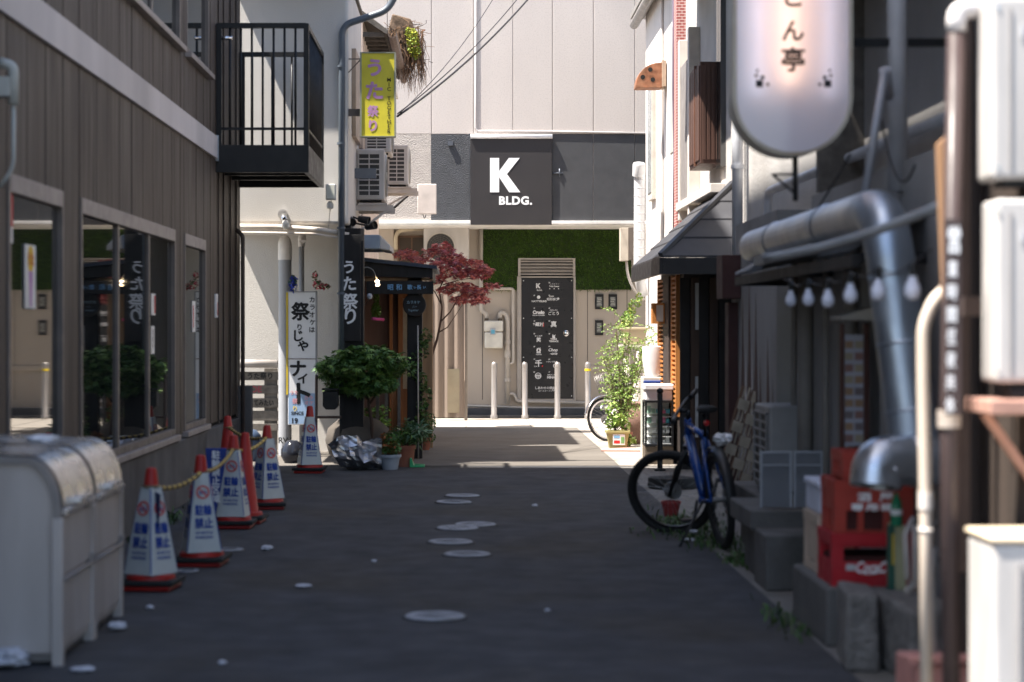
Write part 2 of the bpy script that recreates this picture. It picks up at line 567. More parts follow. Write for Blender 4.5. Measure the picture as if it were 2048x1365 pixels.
# balcony
by0, by1, bx1, bz0, bz1 = 18.6, 20.6, -1.54, 3.04, 3.31
bal = MB().box(FX, bx1, by0, by0 + .05, bz0, bz1).box(bx1 - .05, bx1, by0 + .05, by1, bz0, bz1).box(FX, bx1 - .05, by0 + .05, by1, bz0 + .09, bz0 + .13).box(FX, bx1 - .05, by1 - .05, by1, bz0, bz1)
for y in (19.2, 19.8): bal.box(FX, bx1 - .06, y, y + .05, bz0 + .02, bz0 + .09)
bal = bal.build('balcony', [BLACKM], bb, .004)
rt = 4.48
ra = MB()
for (a, b) in (((FX + .03, by0 + .025), (bx1 - .025, by0 + .025)), ((bx1 - .025, by0 + .025), (bx1 - .025, by1 - .025)), ((bx1 - .025, by1 - .025), (FX + .03, by1 - .025))):
    ra.bar((*a, rt), (*b, rt), .045, .05); ra.bar((*a, bz1 + .16), (*b, bz1 + .16), .03, .025)
for (x, y) in ((FX + .03, by0 + .025), (bx1 - .025, by0 + .025), (bx1 - .025, by1 - .025), (FX + .03, by1 - .025)): ra.box(x - .025, x + .025, y - .025, y + .025, bz1, rt + .02)
ra.build('railing', [BLACKM], bal)
for k in range(1, 8):
    x = FX + .03 + (bx1 - FX - .055) * k / 8
    MB().tube([(x, by0 + .025, bz1), (x, by0 + .025, rt)], .0125, 6).build('baluster', [BLACKM], bal)
    if k % 2: MB().tube([(x, by1 - .025, bz1), (x, by1 - .025, rt)], .0125, 6).build('baluster', [BLACKM], bal)
for k in range(1, 17):
    y = by0 + .025 + (by1 - by0 - .05) * k / 17
    MB().tube([(bx1 - .025, y, bz1), (bx1 - .025, y, rt)], .0125, 6).build('baluster', [BLACKM], bal)
MB().tube([(FX + .02, by0 + .03, 4.36), (FX + .16, by0 + .03, 4.36)], .02, 10).build('latch', [CHROME], bal)

# posters on the glass
def poster(y, z, wd, ht, label, art):
    m = MB().box(FX - .017, FX - .014, y - wd / 2, y + wd / 2, z - ht / 2, z + ht / 2)
    art(m, FX - .012, y, z)
    m.solo('poster', [WHITEP, INKR, M('yellow_ink', (.75, .48, .03), .6), INKK, INKM], label, 'poster', (FX - .05, y, z))
def disc(m, x, y, z, r, mi, sy=1.0): m.prism([(math.cos(a * PI / 12) * r * sy, math.sin(a * PI / 12) * r) for a in range(24)], (x - .0005, y, z), (0, 1, 0), UZ, (.0005, 0, 0), mi)
def art1(m, x, y, z):
    disc(m, x, y, z + .10, .075, 2); m.prism([(-.05, .0), (.05, .0), (.02, -.2), (-.02, -.2)], (x, y, z + .03), (0, 1, 0), UZ, (.0006, 0, 0), 4)
    m.text('うた', (x + .002, y, z + .10), .07, (0, 1, 0), UZ, .02, m=1)
poster(10.75, 1.80, .26, .36, 'white paper poster with a yellow disc taped inside the nearest window', art1)
poster(14.98, 1.70, .2, .17, 'small white paper with a red stripe, upper one in the third pane', lambda m, x, y, z: m.box(x, x + .0006, y + .03, y + .08, z - .07, z + .07, 1))
poster(14.95, 1.42, .16, .22, 'small white paper with black vertical writing, lower one in the third pane', lambda m, x, y, z: m.text('営業中', (x, y, z + .06), .05, (0, 1, 0), UZ, .01, vert=True, m=3))
poster(17.2, 1.62, .2, .28, 'white paper with faint red marks in the farthest ground floor window', lambda m, x, y, z: m.box(x, x + .0006, y - .06, y - .02, z - .1, z + .1, 1))
poster(10.27, 2.12, .12, .3, 'red slip of paper stuck at the edge of the nearest window', lambda m, x, y, z: m.box(x, x + .0006, y - .055, y + .055, z - .06, z + .14, 1))

# ================================================================ cream bar building on the left
cb = thing('cream_building', 'cream stucco house with overhanging upper floor and black bar front', 'building', (-1.3, 21, 0))
CX = -1.30
mb = MB().box(-2.83, CX, 21.0, 23.62, 2.66, 5.40)
mb.build('upper_wall', [CREAM], cb, .04, 3)
mb = MB().box(-4.2, CX - .02, 23.3, 23.6, 0, 2.66)
mb.build('lower_wall', [CREAM], cb)
mb = MB().box(-2.6, CX + .02, 20.75, 21.0, 5.36, 5.40).box(-2.6, CX + .02, 20.75, 23.62, 5.401, 5.44)  # out of view, its edges set to shade the upper wall
mb.build('eave', [WOODG], cb)
mb = MB()
mb.tube([(-2.8, 20.97, 2.64), (-2.1, 20.97, 2.635), (-1.6, 20.97, 2.60), (CX + .01, 20.97, 2.55)], .03, 8)
mb.tube([(-2.8, 20.95, 2.58), (-1.7, 20.95, 2.56), (CX, 20.95, 2.50)], .012, 6)
mb.build('ledge_pipe', [M('pipe_cream', (.62, .55, .48), .5)], cb)
DKP = M('dark_downpipe', (.10, .12, .145), .4, spec=.5)
mb = MB()
mb.tube(bend([(-.70, 20.92, 5.38), (-.85, 20.92, 5.02), (-1.365, 20.92, 4.85), (-1.375, 20.92, .8)], .12), .038, 12)
for z in (4.4, 3.55, 2.62, 1.9): mb.lathe((-1.375, 20.92, z), [(.038, -.012), (.047, -.012), (.047, .012), (.038, .012)], 12)
mb.build('downpipe', [DKP], cb)
# alley side: window trim, brackets
mb = MB()
for (y0, y1, z0, z1) in ((21.6, 22.7, 3.7, 4.7), (23.0, 23.5, 3.7, 4.7)):
    mb.box(CX, CX + .05, y0, y1, z0, z1)
mb.parts('side_window_frame', [M('beige_trim', (.38, .30, .24), .6)], cb, .006)
mb = MB().box(CX - .1, CX + .02, 21.15, 23.6, 0, 2.66)
mb.build('bar_wall', [BLACKW], cb)
mb = MB().box(-1.395, -1.13, 20.95, 21.14, 0, 2.62)
mb.build('bar_column', [BLACKW], cb, .006)
# second part of the row with roof
mb = MB().box(-4.0, CX, 23.88, 28.3, 2.35, 5.5).box(-4, CX - .05, 23.88, 28.3, 0, 2.35)
mb.build('rear_wall', [M('pink_stucco', (.60, .50, .43), .85, var=.1, bump=.4, bscale=40)], cb)
mb = MB().prism([(-1.35, 5.45), (-1.00, 5.22), (-.98, 5.27), (-1.35, 5.55)], (0, 23.9, 0), UX, UZ, (0, 4.4, 0))
mb.box(-4.2, -1.35, 23.9, 28.3, 5.5, 5.56)
for k in range(12): mb.box(-1.34, -1.03, 23.98 + k * .35, 24.03 + k * .35, 5.2, 5.26)
mb.build('roof', [WOODG], cb)
mb = MB()
q = [(-.06, 0), (-.045, -.05), (0, -.07), (.045, -.05), (.06, 0), (.05, 0), (.04, -.04), (0, -.058), (-.04, -.04), (-.05, 0)]
mb.prism([(p[0] - .93, p[1] + 5.24) for p in q], (0, 23.9, 0), UX, UZ, (0, 4.45, 0))
mb.build('gutter', [M('gutter_brown', (.16, .11, .085), .5)], cb)
# curved pale side oriel
mb = MB()
prof = [(0, 0), (0, .36), (.12, .36), (.22, .34), (.30, .28), (.34, .19), (.35, 0)]
mb.prism([(p[0] + CX, p[1] + 4.75) for p in prof], (0, 25.2, 0), UX, UZ, (0, 1.6, 0), 0, False)
mb.build('rounded_canopy', [WHITEP], cb, .01)
# porch of the bar
mb = MB()
mb.prism([(-1.30, 2.345), (-.335, 2.24), (-.335, 2.20), (-1.30, 2.30)], (0, 21.85, 0), UX, UZ, (0, 2.3, 0), 1)
mb.prism([(-1.30, 2.298), (-.385, 2.205), (-.385, 2.10), (-1.30, 2.12)], (0, 21.9, 0), UX, UZ, (0, .06, 0), 0)
mb.prism([(-.42, 2.198), (-.385, 2.203), (-.385, 2.09), (-.42, 2.09)], (0, 21.97, 0), UX, UZ, (0, 2.1, 0), 0)
mb.build('porch_roof', [BLACKW, M('roof_edge', (.03, .04, .065), .45)], cb)
mb = MB().box(-.682, -.505, 22.0, 22.18, 0, 2.12)
mb.build('porch_post', [BLACKW], cb, .008)
mb = MB().box(-.56, -.42, 24.0, 24.12, 0, 2.1).box(-1.30, -.385, 22.0, 22.06, 2.07, 2.10)
mb.parts('porch_beam', [M('raw_timber', (.33, .22, .13), .7, var=.25, streak=8, scale=9)], cb, .004)
ORW = M('orange_wood', (.33, .13, .045), .55, var=.25, scale=9, streak=8, bump=.15, bscale=50)
mb = MB().box(-1.30, -.60, 24.15, 24.2, 0, 2.35, 0)
mb.box(-.86, -.80, 24.08, 24.14, 0, 2.06, 1).box(-.70, -.64, 24.08, 24.14, 0, 2.06, 1).box(-.80, -.70, 24.08, 24.14, 1.9, 2.06, 1).box(-.80, -.70, 24.1, 24.14, .0, .75, 1)
mb.box(-.97, -.93, 24.07, 24.14, 0, 2.06, 1)
mb.box(-.80, -.70, 24.11, 24.14, .75, 1.9, 2)
mb.build('porch_wall', [M('porch_boards', (.16, .095, .075), .7, var=.25, streak=9, scale=9), ORW, M('frosted_glass', (.45, .36, .24), .3)], cb, .003)
mb = MB().box(-1.28, -.98, 21.6, 22.6, 2.42, 2.58, 0).prism([(-.98, 2.42), (-.98, 2.58), (-.86, 2.46), (-.86, 2.40)], (0, 21.62, 0), UX, UZ, (0, .96, 0), 1)
mb.build('awning_case', [M('awning_blue_grey', (.26, .31, .38), .5), CREAM], cb, .01)
mb = MB()
for (x, y, hh) in ((-1.02, 21.5, 1.15), (-.93, 21.75, 1.0), (-.79, 21.9, 1.2)): mb.box(x, x + .035, y, y + .035, 0, hh)
for k in range(6): mb.tube([(-.86 + k * .018, 21.95 + .02 * (k % 2), 0), (-.85 + k * .018, 21.95, 1.05 + .05 * (k % 3))], .008, 6, 1)
mb.parts('porch_slat', [WOODG, ORW], cb)
# ================================================================ K building at the end
kb = thing('end_building', 'pale grey building closing the alley with a black sign and door', 'building', (0, 32, 0))
OY, DY = 31.4, 32.6
KW = M('panel_wall', (.545, .495, .46), .85, var=.05, scale=1.5, bump=.35, bscale=60, dirt=(.38, .35, .33), dscale=.7, damt=.4, streak=3, fine=.2, fscale=45)
KR = M('rough_render', (.42, .385, .355), .9, var=.08, bump=1.0, bscale=48, bdist=.02, fine=.2, fscale=60)
KD = M('dark_band', (.058, .059, .063), .6, var=.1, bump=.12, bscale=90)
KDR = M('dark_rough_render', (.052, .056, .064), .6, var=.15, bump=1.0, bscale=48, bdist=.02)
zb, zt = Z(443, OY), Z(269, OY)
pxs = [690, 775, 863, 947, 1026, 1105, 1187, 1270, 1352, 1440, 1530]
mb = MB()
for a, b in zip(pxs[:-1], pxs[1:]): mb.box(X(a, OY) + .005, X(b, OY) - .005, OY, OY + .12, zt + .006, 9.2, 0)
mb.box(X(690, OY), X(1530, OY), OY + .02, OY + 1.1, zb + .02, 9.1, 0)
mb.build('upper_wall', [KW], kb, .006)
mb = MB().box(X(690, OY), X(862, OY), OY, OY + .1, zb, zt, 0)
mb.build('rough_wall', [KR], kb)
MB().box(X(862, OY) + .002, X(941, OY), OY - .004, OY + .1, zb, zt, 0).build('rough_band', [KDR], kb)
mb = MB()
for a, b in ((1104, 1186), (1187.5, 1269), (1270, 1352), (1353, 1530)): mb.box(X(a, OY), X(b, OY), OY - .004, OY + .1, zb, zt, 0)
mb.parts('dark_band', [KD, KDR], kb, .004)
mb = MB().box(X(690, OY), X(941, OY), OY - .05, OY + .02, zb - .04, zb + .012).box(X(1103, OY), X(1530, OY), OY - .05, OY + .02, zb - .045, zb + .006).box(X(690, OY), X(1530, OY), OY - .02, OY + 1.2, zb - .07, zb - .046)
mb.parts('overhang_trim', [WHITEP], kb, .003)
mb = MB().tube(bend([(X(951, OY), OY - .014, 7.3), (X(951, OY), OY - .014, zt + .05), (X(1090, OY), OY - .014, zt + .045), (X(1330, OY), OY - .014, zt + .01)], .08), .016, 8)
mb.parts('wall_conduit', [M('conduit_grey', (.50, .47, .45), .5)], kb)
mb = MB().box(X(896, OY), X(906, OY), OY - .05, OY - .004, Z(292, OY), Z(283, OY)).tube([(X(1104, OY), OY - .015, Z(347, OY)), (X(1126, OY), OY - .015, Z(347, OY))], .012, 6).tube([(X(1119, OY), OY - .02, Z(338, OY)), (X(1119, OY), OY - .02, Z(355, OY))], .012, 6)
mb.parts('wall_bracket', [M('bracket_grey', (.12, .13, .15), .5, .5)], kb)
LW = M('lower_wall', (.42, .365, .305), .8, var=.05, scale=2, bump=.12, bscale=60, dirt=(.36, .33, .29), dscale=.8, damt=.4, streak=3)
mb = MB().box(-3.4, 5.2, DY, DY + .2, .12, zb)
for px in (965, 1175, 1254): mb.box(X(px, DY) - .006, X(px, DY) + .006, DY - .002, DY + .01, .3, Z(478, DY), 1)
mb.box(X(1175, DY), X(1300, DY), DY - .03, DY, Z(742, DY), Z(732, DY), 0)
mb.build('lower_wall', [LW, M('joint_dark', (.10, .09, .08), .9)], kb)
mb = MB().box(X(925, DY), X(1290, DY), DY - .25, DY, 0, .16, 0).box(-3.4, 5.2, DY - .02, DY + .1, 0, .12, 0)
mb.build('step', [M('dark_tile', (.05, .055, .065), .4, bump=.1)], kb, .008)
d0, d1 = X(1043, DY), X(1146, DY)
fr = MB()
fz0, fz1 = Z(806, DY), Z(553, DY)
for (a, b) in ((X(1034, DY), d0 - .004), (d1 + .004, X(1151, DY))): fr.box(a, b, DY - .06, DY, fz0, fz1)
fr.box(d0 - .004, d1 + .004, DY - .06, DY, fz0, Z(798, DY)).box(d0 - .004, d1 + .004, DY - .06, DY, Z(556, DY), fz1)
FRM = M('door_frame', (.34, .31, .28), .55, var=.08)
fr.build('door_frame', [FRM], kb, .006)
DOORB = M('black_panel', (.016, .016, .018), .35, var=.1)
door = MB().box(d0, d1, DY - .045, DY - .005, Z(797, DY), Z(557, DY)).build('door', [DOORB], kb, .003)
MB().lathe((X(1132, DY), DY - .045, Z(667, DY)), [(.0, .06), (.03, .058), (.04, .035), (.02, .015), (.05, .008), (.052, 0)], 18, 0, (0, -1, 0)).build('knob', [CHROME], door)
lt = MB()
fy = DY - .048
def dt(t, px, py, h, bold=.02, **k): lt.text(t, (X(px, DY), fy, Z(py, DY)), h * DY / F, bold=bold, **k)
K_POLY = [(0, 0), (0, 1), (.29, 1), (.29, .60), (.56, 1), (.92, 1), (.50, .50), (.95, 0), (.58, 0), (.29, .40), (.29, 0)]
def kshape(m, x, y, z, w_, h_, th, mi=0):
    # letter K as two solid pieces
    m.prism([(0, 0), (0, h_), (w_ * .30, h_), (w_ * .30, 0)], (x, y, z), UX, UZ, (0, th, 0), mi)
    m.prism([(w_ * .302, h_ * .44), (w_ * .302, h_ * .62), (w_ * .62, h_), (w_ * .98, h_), (w_ * .56, h_ * .53)], (x, y, z), UX, UZ, (0, th, 0), mi)
    m.prism([(w_ * .302, h_ * .438), (w_ * .56, h_ * .528), (w_, 0), (w_ * .63, 0), (w_ * .302, h_ * .436)], (x, y + .0003, z), UX, UZ, (0, th, 0), mi)
kshape(lt, X(1072, DY), fy, Z(577, DY), .075, .085, .002)
dt('BLDG.', 1079, 581, 3)
dt('Tricky Queens', 1108, 573.5, 4, .03, width=.17); dt('レストラン', 1109, 568.5, 3, .0); dt('・・・', 1108, 578, 2)
lt.lathe((X(1077, DY), fy, Z(595, DY)), [(0, .001), (.03, .001), (.03, 0)], 14, 0, (0, -1, 0)); dt('NATTYSUNS', 1078, 603, 4, .03)
dt('昭和横丁', 1105, 599, 5.5, .02); dt('居酒屋', 1103, 593.5, 3); lt.lathe((X(1116, DY), fy, Z(598, DY)), [(0, .001), (.022, .001), (.022, 0)], 6, 0, (0, -1, 0))
dt('Crudo', 1077, 625, 7, .05); dt('BAR & KITCHEN', 1077, 631, 2.5)
dt('ごとう', 1107, 627, 7, .03); dt('おばんざい', 1107, 620.5, 3)
dt('The', 1070, 649, 4); dt('蔵村', 1079, 649, 8, .04); lt.box(X(1086, DY), X(1087.5, DY), fy - .001, fy, Z(654, DY), Z(646, DY), 1)
dt('真', 1107, 649, 12, .04)
dt('かくれ屋', 1077, 672.5, 3.5, .02); dt('笑', 1077, 680, 9, .04)
lt.prism([(-.02, -.035), (.03, -.035), (.02, 0), (.035, .03), (0, .01), (-.015, .04), (-.022, .01)], (X(1107, DY), fy - .001, Z(673, DY)), UX, UZ, (0, .001, 0)); dt('TABLE', 1107, 678.5, 3.5, .04); dt('TERRACE', 1107, 683, 3.5, .04)
lt.lathe((X(1077, DY), fy, Z(701, DY)), [(.016, .001), (.038, .001), (.038, 0)], 16, 0, (0, -1, 0)); lt.box(X(1073, DY), X(1081, DY), fy - .001, fy, Z(707, DY), Z(704, DY)); dt('小料理', 1077, 697, 2.5); dt('YURARI', 1077, 709.5, 2.5)
dt('Chop', 1106, 701, 8, .02, shear=.2); dt('-one', 1107, 708, 4, .02, shear=.2)
dt('千', 1077, 727, 14, .04); lt.box(X(1083.5, DY), X(1085.5, DY), fy - .001, fy, Z(734, DY), Z(731, DY), 1); dt('せん', 1071, 733, 3)
dt('イタリア酒場', 1103, 724, 3.5, .02); lt.lathe((X(1110, DY), fy, Z(732, DY)), [(.022, .001), (.036, .001), (.036, 0)], 16, 0, (0, -1, 0))
lt.lathe((X(1076, DY), fy, Z(752, DY)), [(.043, .001), (.055, .001), (.055, 0)], 24, 0, (0, -1, 0)); dt('m', 1076, 753, 7, .03)
dt('MINAMI', 1105, 755, 5, .05); dt('焼肉ホルモン', 1104, 750, 3)
dt('しあわせの焼肉', 1090, 776, 5.5, .03); dt('ロースターメン', 1091, 782, 3.5, .02); lt.lathe((X(1107, DY), fy, Z(780, DY)), [(.012, .001), (.022, .001), (.022, 0)], 12, 0, (0, -1, 0))
for r_ in range(8):
    for c_ in range(2):
        if r_ or c_: dt('%dF' % (1 + (r_ + c_) % 8), 1068.5 + 30 * c_, 567 + r_ * 25.5 - 1, 2.6, .03)
for px in (1047, 1143):
    for py in (562, 637, 715, 792): lt.lathe((X(px, DY), fy, Z(py, DY)), [(0, .004), (.008, .004), (.010, 0)], 8, 0, (0, -1, 0))
lt.build('lettering', [M('door_white', (.62, .62, .62), .6), INKR], door)
gl = MB()
GRY = M('hairline_grey', (.045, .045, .05), .6)
for r_ in range(9):
    z = Z(563 + r_ * 25.4, DY)
    gl.box(X(1066, DY), X(1089, DY), fy + .0012, fy + .0022, z - .002, z + .002).box(X(1096, DY), X(1119, DY), fy + .0012, fy + .0022, z - .002, z + .002)
gl.build('cell_lines', [GRY], door)
lv = MB().box(X(1037, DY), X(1149, DY), DY - .04, DY, Z(553, DY) + .004, Z(520, DY), 1)
for k in range(5):
    z = Z(549 - k * 6.4, DY)
    lv.prism([(0, 0), (-.05, -.012), (-.05, .002), (0, .035)], (X(1041, DY), DY - .042, z), (0, 1, 0), UZ, (X(1145, DY) - X(1041, DY), 0, 0), 0)
for a, b in ((1036, 1041), (1145, 1150)): lv.box(X(a, DY), X(b, DY), DY - .1, DY, Z(553, DY) + .004, Z(520, DY), 0)
lv.box(X(1036, DY), X(1150, DY), DY - .1, DY, Z(520, DY), Z(517, DY), 0)
lv.build('louvre', [FRM, DARKIN], kb, .002)
for i, (a, b, c, d) in enumerate(((1190, 1207, 589, 619), (1217, 1234, 589, 619), (1190, 1206, 641, 671))):
    m = MB().box(X(a, DY), X(b, DY), DY - .03, DY, Z(d, DY), Z(c, DY), 0)
    m.box(X(a + 3, DY), X(b - 3, DY), DY - .032, DY - .029, Z(d - 5, DY), Z(c + 5, DY), 1)
    for k in range(5): m.box(X(a + 4 + k % 2, DY), X(b - 4 - k % 3, DY), DY - .0335, DY - .0325, Z(d - 8 - k * 3.4, DY), Z(d - 9.5 - k * 3.4, DY), 2)
    m.solo('wall_plate', [BLACKM, M('plate_grey', (.12, .125, .12), .3), M('plate_light', (.4, .4, .36), .5)],
           ['dark framed notice plate on the end wall, upper left of three', 'dark framed notice plate on the end wall, upper right of three', 'dark framed notice plate on the end wall, below the other two'][i], 'plate', (X((a + b) / 2, DY), DY, Z(d, DY)), 'dark framed plates on the end wall', .003)
# sign panel
ks = thing('wall_sign', 'big dark square sign with a white letter K and BLDG.', 'sign', (X(1022, OY), OY, zb))
MB().box(X(941.5, OY), X(1103.5, OY), OY - .05, OY, zb - .06, Z(278, OY)).build('panel', [M('sign_charcoal', (.034, .031, .032), .5, var=.06, scale=2)], ks, .004)
m = MB()
kshape(m, X(980, OY), OY - .056, Z(385.5, OY), (1040.5 - 980) * OY / F, (385.5 - 317) * OY / F, .004)
m.text('BLDG.', (X(1031, OY), OY - .054, Z(402, OY)), 17.5 * OY / F, bold=.045, width=66 * OY / F, sp=1.1)
m.build('lettering', [INKW], ks)
MB().tube([(X(941, OY), OY - .052, Z(274, OY)), (X(1104.5, OY), OY - .052, Z(274, OY))], .038, 14).build('lamp_tube', [M('satin_alu', (.78, .77, .78), .35, .3)], ks)
# artificial turf
tf = MB().box(X(965, DY), X(1262, DY), DY - .03, DY, Z(580, DY), zb - .05, 0)
r = random.Random(5)
tx0, tx1, tz0, tz1 = X(965, DY), X(1262, DY), Z(582, DY), zb - .07
for _ in range(11000):
    x, z = r.uniform(tx0, tx1), r.uniform(tz0, tz1)
    if X(1035, DY) < x < X(1151, DY) and z < Z(518, DY): continue
    l = r.uniform(.025, .055)
    dx, dz = r.gauss(0, .6) * l, r.gauss(-.35, .5) * l
    tf.add([(x - .005, DY - .03, z), (x + .005, DY - .03, z + .003), (x + dx, DY - .03 - l * .8, z + dz)], [(0, 1, 2)], 1 + (r.random() < .35) + (r.random() < .12))
tf.solo('turf_panel', [M('turf_base', (.018, .034, .008), .9), M('turf_green', (.05, .115, .012), .6), M('turf_mid', (.085, .16, .015), .6), M('turf_lime', (.14, .22, .03), .6)], 'dark green artificial turf panel above and around the black door', 'wall panel', (X(1110, DY), DY, Z(580, DY)))
# pipes by the gas meter
PIPE = M('pipe_paint', (.46, .42, .37), .5, var=.06)
pp = MB()
yq = DY - .07
def P(px, py, y=yq): return (X(px, DY), y, Z(py, DY))
pp.tube(bend([P(962, 452), P(962, 622), P(973, 628), P(973, 638)], .06), .035, 10)
pp.tube(bend([P(1000, 638), P(1000, 625), P(1011, 628), P(1015, 640), P(1015, 808)], .05), .04, 10)
pp.tube(bend([P(975, 578), P(1026, 578), P(1026, 727), P(1016, 728)], .04), .026, 8)
pp.tube(bend([P(1018, 788), P(1028, 788), P(1034, 803), P(1180, 806)], .05), .026, 8)
for py in (685, 705, 712, 760): pp.lathe(P(1015, py), [(.04, -.03), (.052, -.03), (.052, .03), (.04, .03)], 12)
pp.tube([P(930, 811), P(1060, 816), P(1200, 817)], .02, 8)
pp.solo('gas_pipes', [PIPE], 'cream painted gas pipes running round the meter to the ground', 'pipes', (X(1010, DY), DY, 0))
gm = thing('gas_meter', 'cream gas meter with a small blue display on the end wall', 'meter', (X(987, DY), DY, Z(697, DY)))
m = MB().box(X(968, DY), X(1006, DY), DY - .17, DY - .03, Z(664, DY), Z(642, DY)).box(X(969, DY), X(1005, DY), DY - .19, DY - .03, Z(697, DY), Z(665, DY))
m.build('body', [M('meter_cream', (.62, .60, .53), .4)], gm, .025, 3)
MB().box(X(980, DY), X(991, DY), DY - .20, DY - .17, Z(670, DY), Z(657, DY)).build('display_frame', [M('meter_grey', (.4, .42, .44), .4)], gm, .003)
MB().box(X(982, DY), X(989, DY), DY - .204, DY - .199, Z(668, DY), Z(660, DY)).build('display', [M('meter_blue', (.12, .38, .52), .3)], gm)
MB().lathe(P(973, 641, DY - .1), [(.03, -.03), (.034, -.03), (.034, .03), (.03, .03)], 10, 0).lathe(P(1000, 641, DY - .1), [(.03, -.03), (.034, -.03), (.034, .03), (.03, .03)], 10).parts('coupling', [M('brass_dark', (.10, .08, .06), .5, .5)], gm)
# bollards
BOLG = 'steel bollards in front of the end building'
bol = MB().lathe((0, 0, 0), [(.062, 0), (.062, .06), (.049, .075), (.049, .90), (.046, .925), (.030, .945), (0, .95)], 20).lathe((0, 0, 0), [(.0492, .86), (.051, .86), (.051, .875), (.0492, .875)], 20)
b0 = bol.solo('bollard', [STEEL], 'steel bollard left of the door, the one standing alone by the fence', 'bollard', (0, 0, 0), BOLG)
for i, (px, lb) in enumerate(((988, None), (1050, 'steel bollard in front of the left edge of the black door'), (1115, 'steel bollard in front of the right half of the black door'), (1176, 'steel bollard with a yellow tape band beside the city bicycle'))):
    o = b0 if not i else copytree(b0, label=lb)
    o.location = (X(px, 31.65), 31.65, .014)
    o.rotation_euler = (0, R.uniform(-.006, .006), R.uniform(0, 3))
    if i == 3:
        m = MB(); m.lathe((0, 0, .80), [(.0495, 0), (.0525, 0), (.0525, .04), (.0495, .04)], 16)
        m.build('tape', [M('yellow_tape', (.75, .55, .03), .5)], o)
# ================================================================ cooling units
def cooler(name, label, loc, sx, sy, sz, rz=0, fan=True, slats=True, group='air conditioner outdoor units', end=False, mat=None):
    """front (fan side) faces -y, base centre at loc"""
    t = thing(name, label, 'air conditioner', (0, 0, 0), group)
    MB().box(-sx / 2, sx / 2, -sy / 2, sy / 2, .02, sz).build('case', [mat or ACW], t, .018, 3)
    m = MB().box(-sx / 2 + .05, -sx / 2 + .14, -sy / 2 + .04, sy / 2 - .04, 0, .02).box(sx / 2 - .14, sx / 2 - .05, -sy / 2 + .04, sy / 2 - .04, 0, .02)
    m.parts('foot', [RUBBER], t)
    if fan:
        rr = min(sz * .40, sx * .30)
        c = (-sx * .13, -sy / 2 - .002, sz * .52)
        g = MB().lathe(c, [(0, .001), (rr, .001), (rr, 0)], 30, 0, (0, -1, 0)).build('fan_opening', [ACG], t)
        gm_ = MB()
        for k in range(1, 8):
            a = rr * k / 7.2
            gm_.lathe(c, [(a - .0025, .004), (a - .0025, .010), (a + .0025, .010), (a + .0025, .004)], 28, 1, (0, -1, 0))
        for k in range(20):
            an = 2 * PI * k / 20
            gm_.bar((c[0] + math.cos(an) * rr * .2, c[1] - .008, c[2] + math.sin(an) * rr * .2), (c[0] + math.cos(an) * rr, c[1] - .008, c[2] + math.sin(an) * rr), .003, .003, 1)
        gm_.lathe(c, [(0, .02), (rr * .2, .016), (rr * .2, .004)], 20, 0, (0, -1, 0))
        gm_.lathe(c, [(rr, .0), (rr, .018), (rr * 1.06, .018), (rr * 1.08, .0)], 30, 0, (0, -1, 0))
        gm_.build('fan_guard', [M('guard_cream', (.45, .42, .37), .5), M('guard_wire', (.16, .15, .14), .5)], t)
    if slats:
        gl_ = MB()
        z = .08
        gl_.box(-sx / 2 - .003, -sx / 2 + .01, -sy / 2 + .05, sy / 2 - .03, .06, sz - .05)
        gl_.build('coil', [ACG], t)
        g2 = MB()
        n = 8
        for k in range(n + 1): g2.box(-sx / 2 - .014, -sx / 2 - .003, -sy / 2 + .05, sy / 2 - .03, .06 + (sz - .12) * k / n, .06 + (sz - .12) * k / n + .014)
        for k in range(3):
            y = -sy / 2 + .05 + (sy - .09) * k / 2
            g2.box(-sx / 2 - .0145, -sx / 2 - .0032, y, y + .012, .06, sz - .05)
        g2.build('side_grille', [mat or ACW], t)
    if end:
        m = MB().box(sx / 2 - .001, sx / 2 + .012, -sy / 2 + .06, sy / 2 - .05, sz * .12, sz * .62)
        m.build('valve_cover', [ACW], t, .006)
    t.location = loc
    LOC[t] = Vector(loc)
    t.rotation_euler = (0, 0, rz)
    return t


# under the overhang, fan toward camera
cooler('cooling_unit', 'cream cooling unit with a round fan under the overhang behind the red maple', (X(893, 32.3), 32.3, Z(541, 32.3)), .77, .3, .74, 0, True, False)
# on the cream building, coil end toward the camera: rotate so -x faces -y  (rz=+90deg maps -x -> -y)
cooler('cooling_unit', 'nearest cooling unit on the cream house, its grille end shown whole', (X(741, 22.6), 22.9, 3.02), .78, .34, .62, PI / 2, True, True, end=True)
cooler('cooling_unit', 'cooling unit half hidden under the yellow sign, above another unit', (X(752, 23.6), 24.4, 3.72), .78, .34, .42, PI / 2, True, True)
cooler('cooling_unit', 'farthest cooling unit beside the rough grey wall, behind the other two', (X(795, 28.0), 28.4, 3.62), .8, .32, .60, PI / 2, True, True)
# shelf brackets
for (px, Y, z, lb) in ((745, 22.6, 3.0, 'pale steel shelf bracket under the nearest unit on the cream house'), (793, 28.0, 3.60, 'pale steel shelf bracket under the farthest unit of the cream house')):
    t = MB().box(-1.3, X(px + 42, Y), Y - .08, Y - .04, z - .09, z - .02).box(-1.3, X(px + 42, Y), Y + .5, Y + .54, z - .09, z - .02).box(-1.28, X(px + 30, Y), Y - .1, Y + .6, z - .02, z)
    t.bar((-1.29, Y - .06, z - .35), (X(px + 30, Y), Y - .06, z - .08), .03, .03)
    t.solo('shelf_bracket', [M('bracket_pale', (.50, .45, .40), .5)], lb, 'bracket', (-1.29, Y, z))
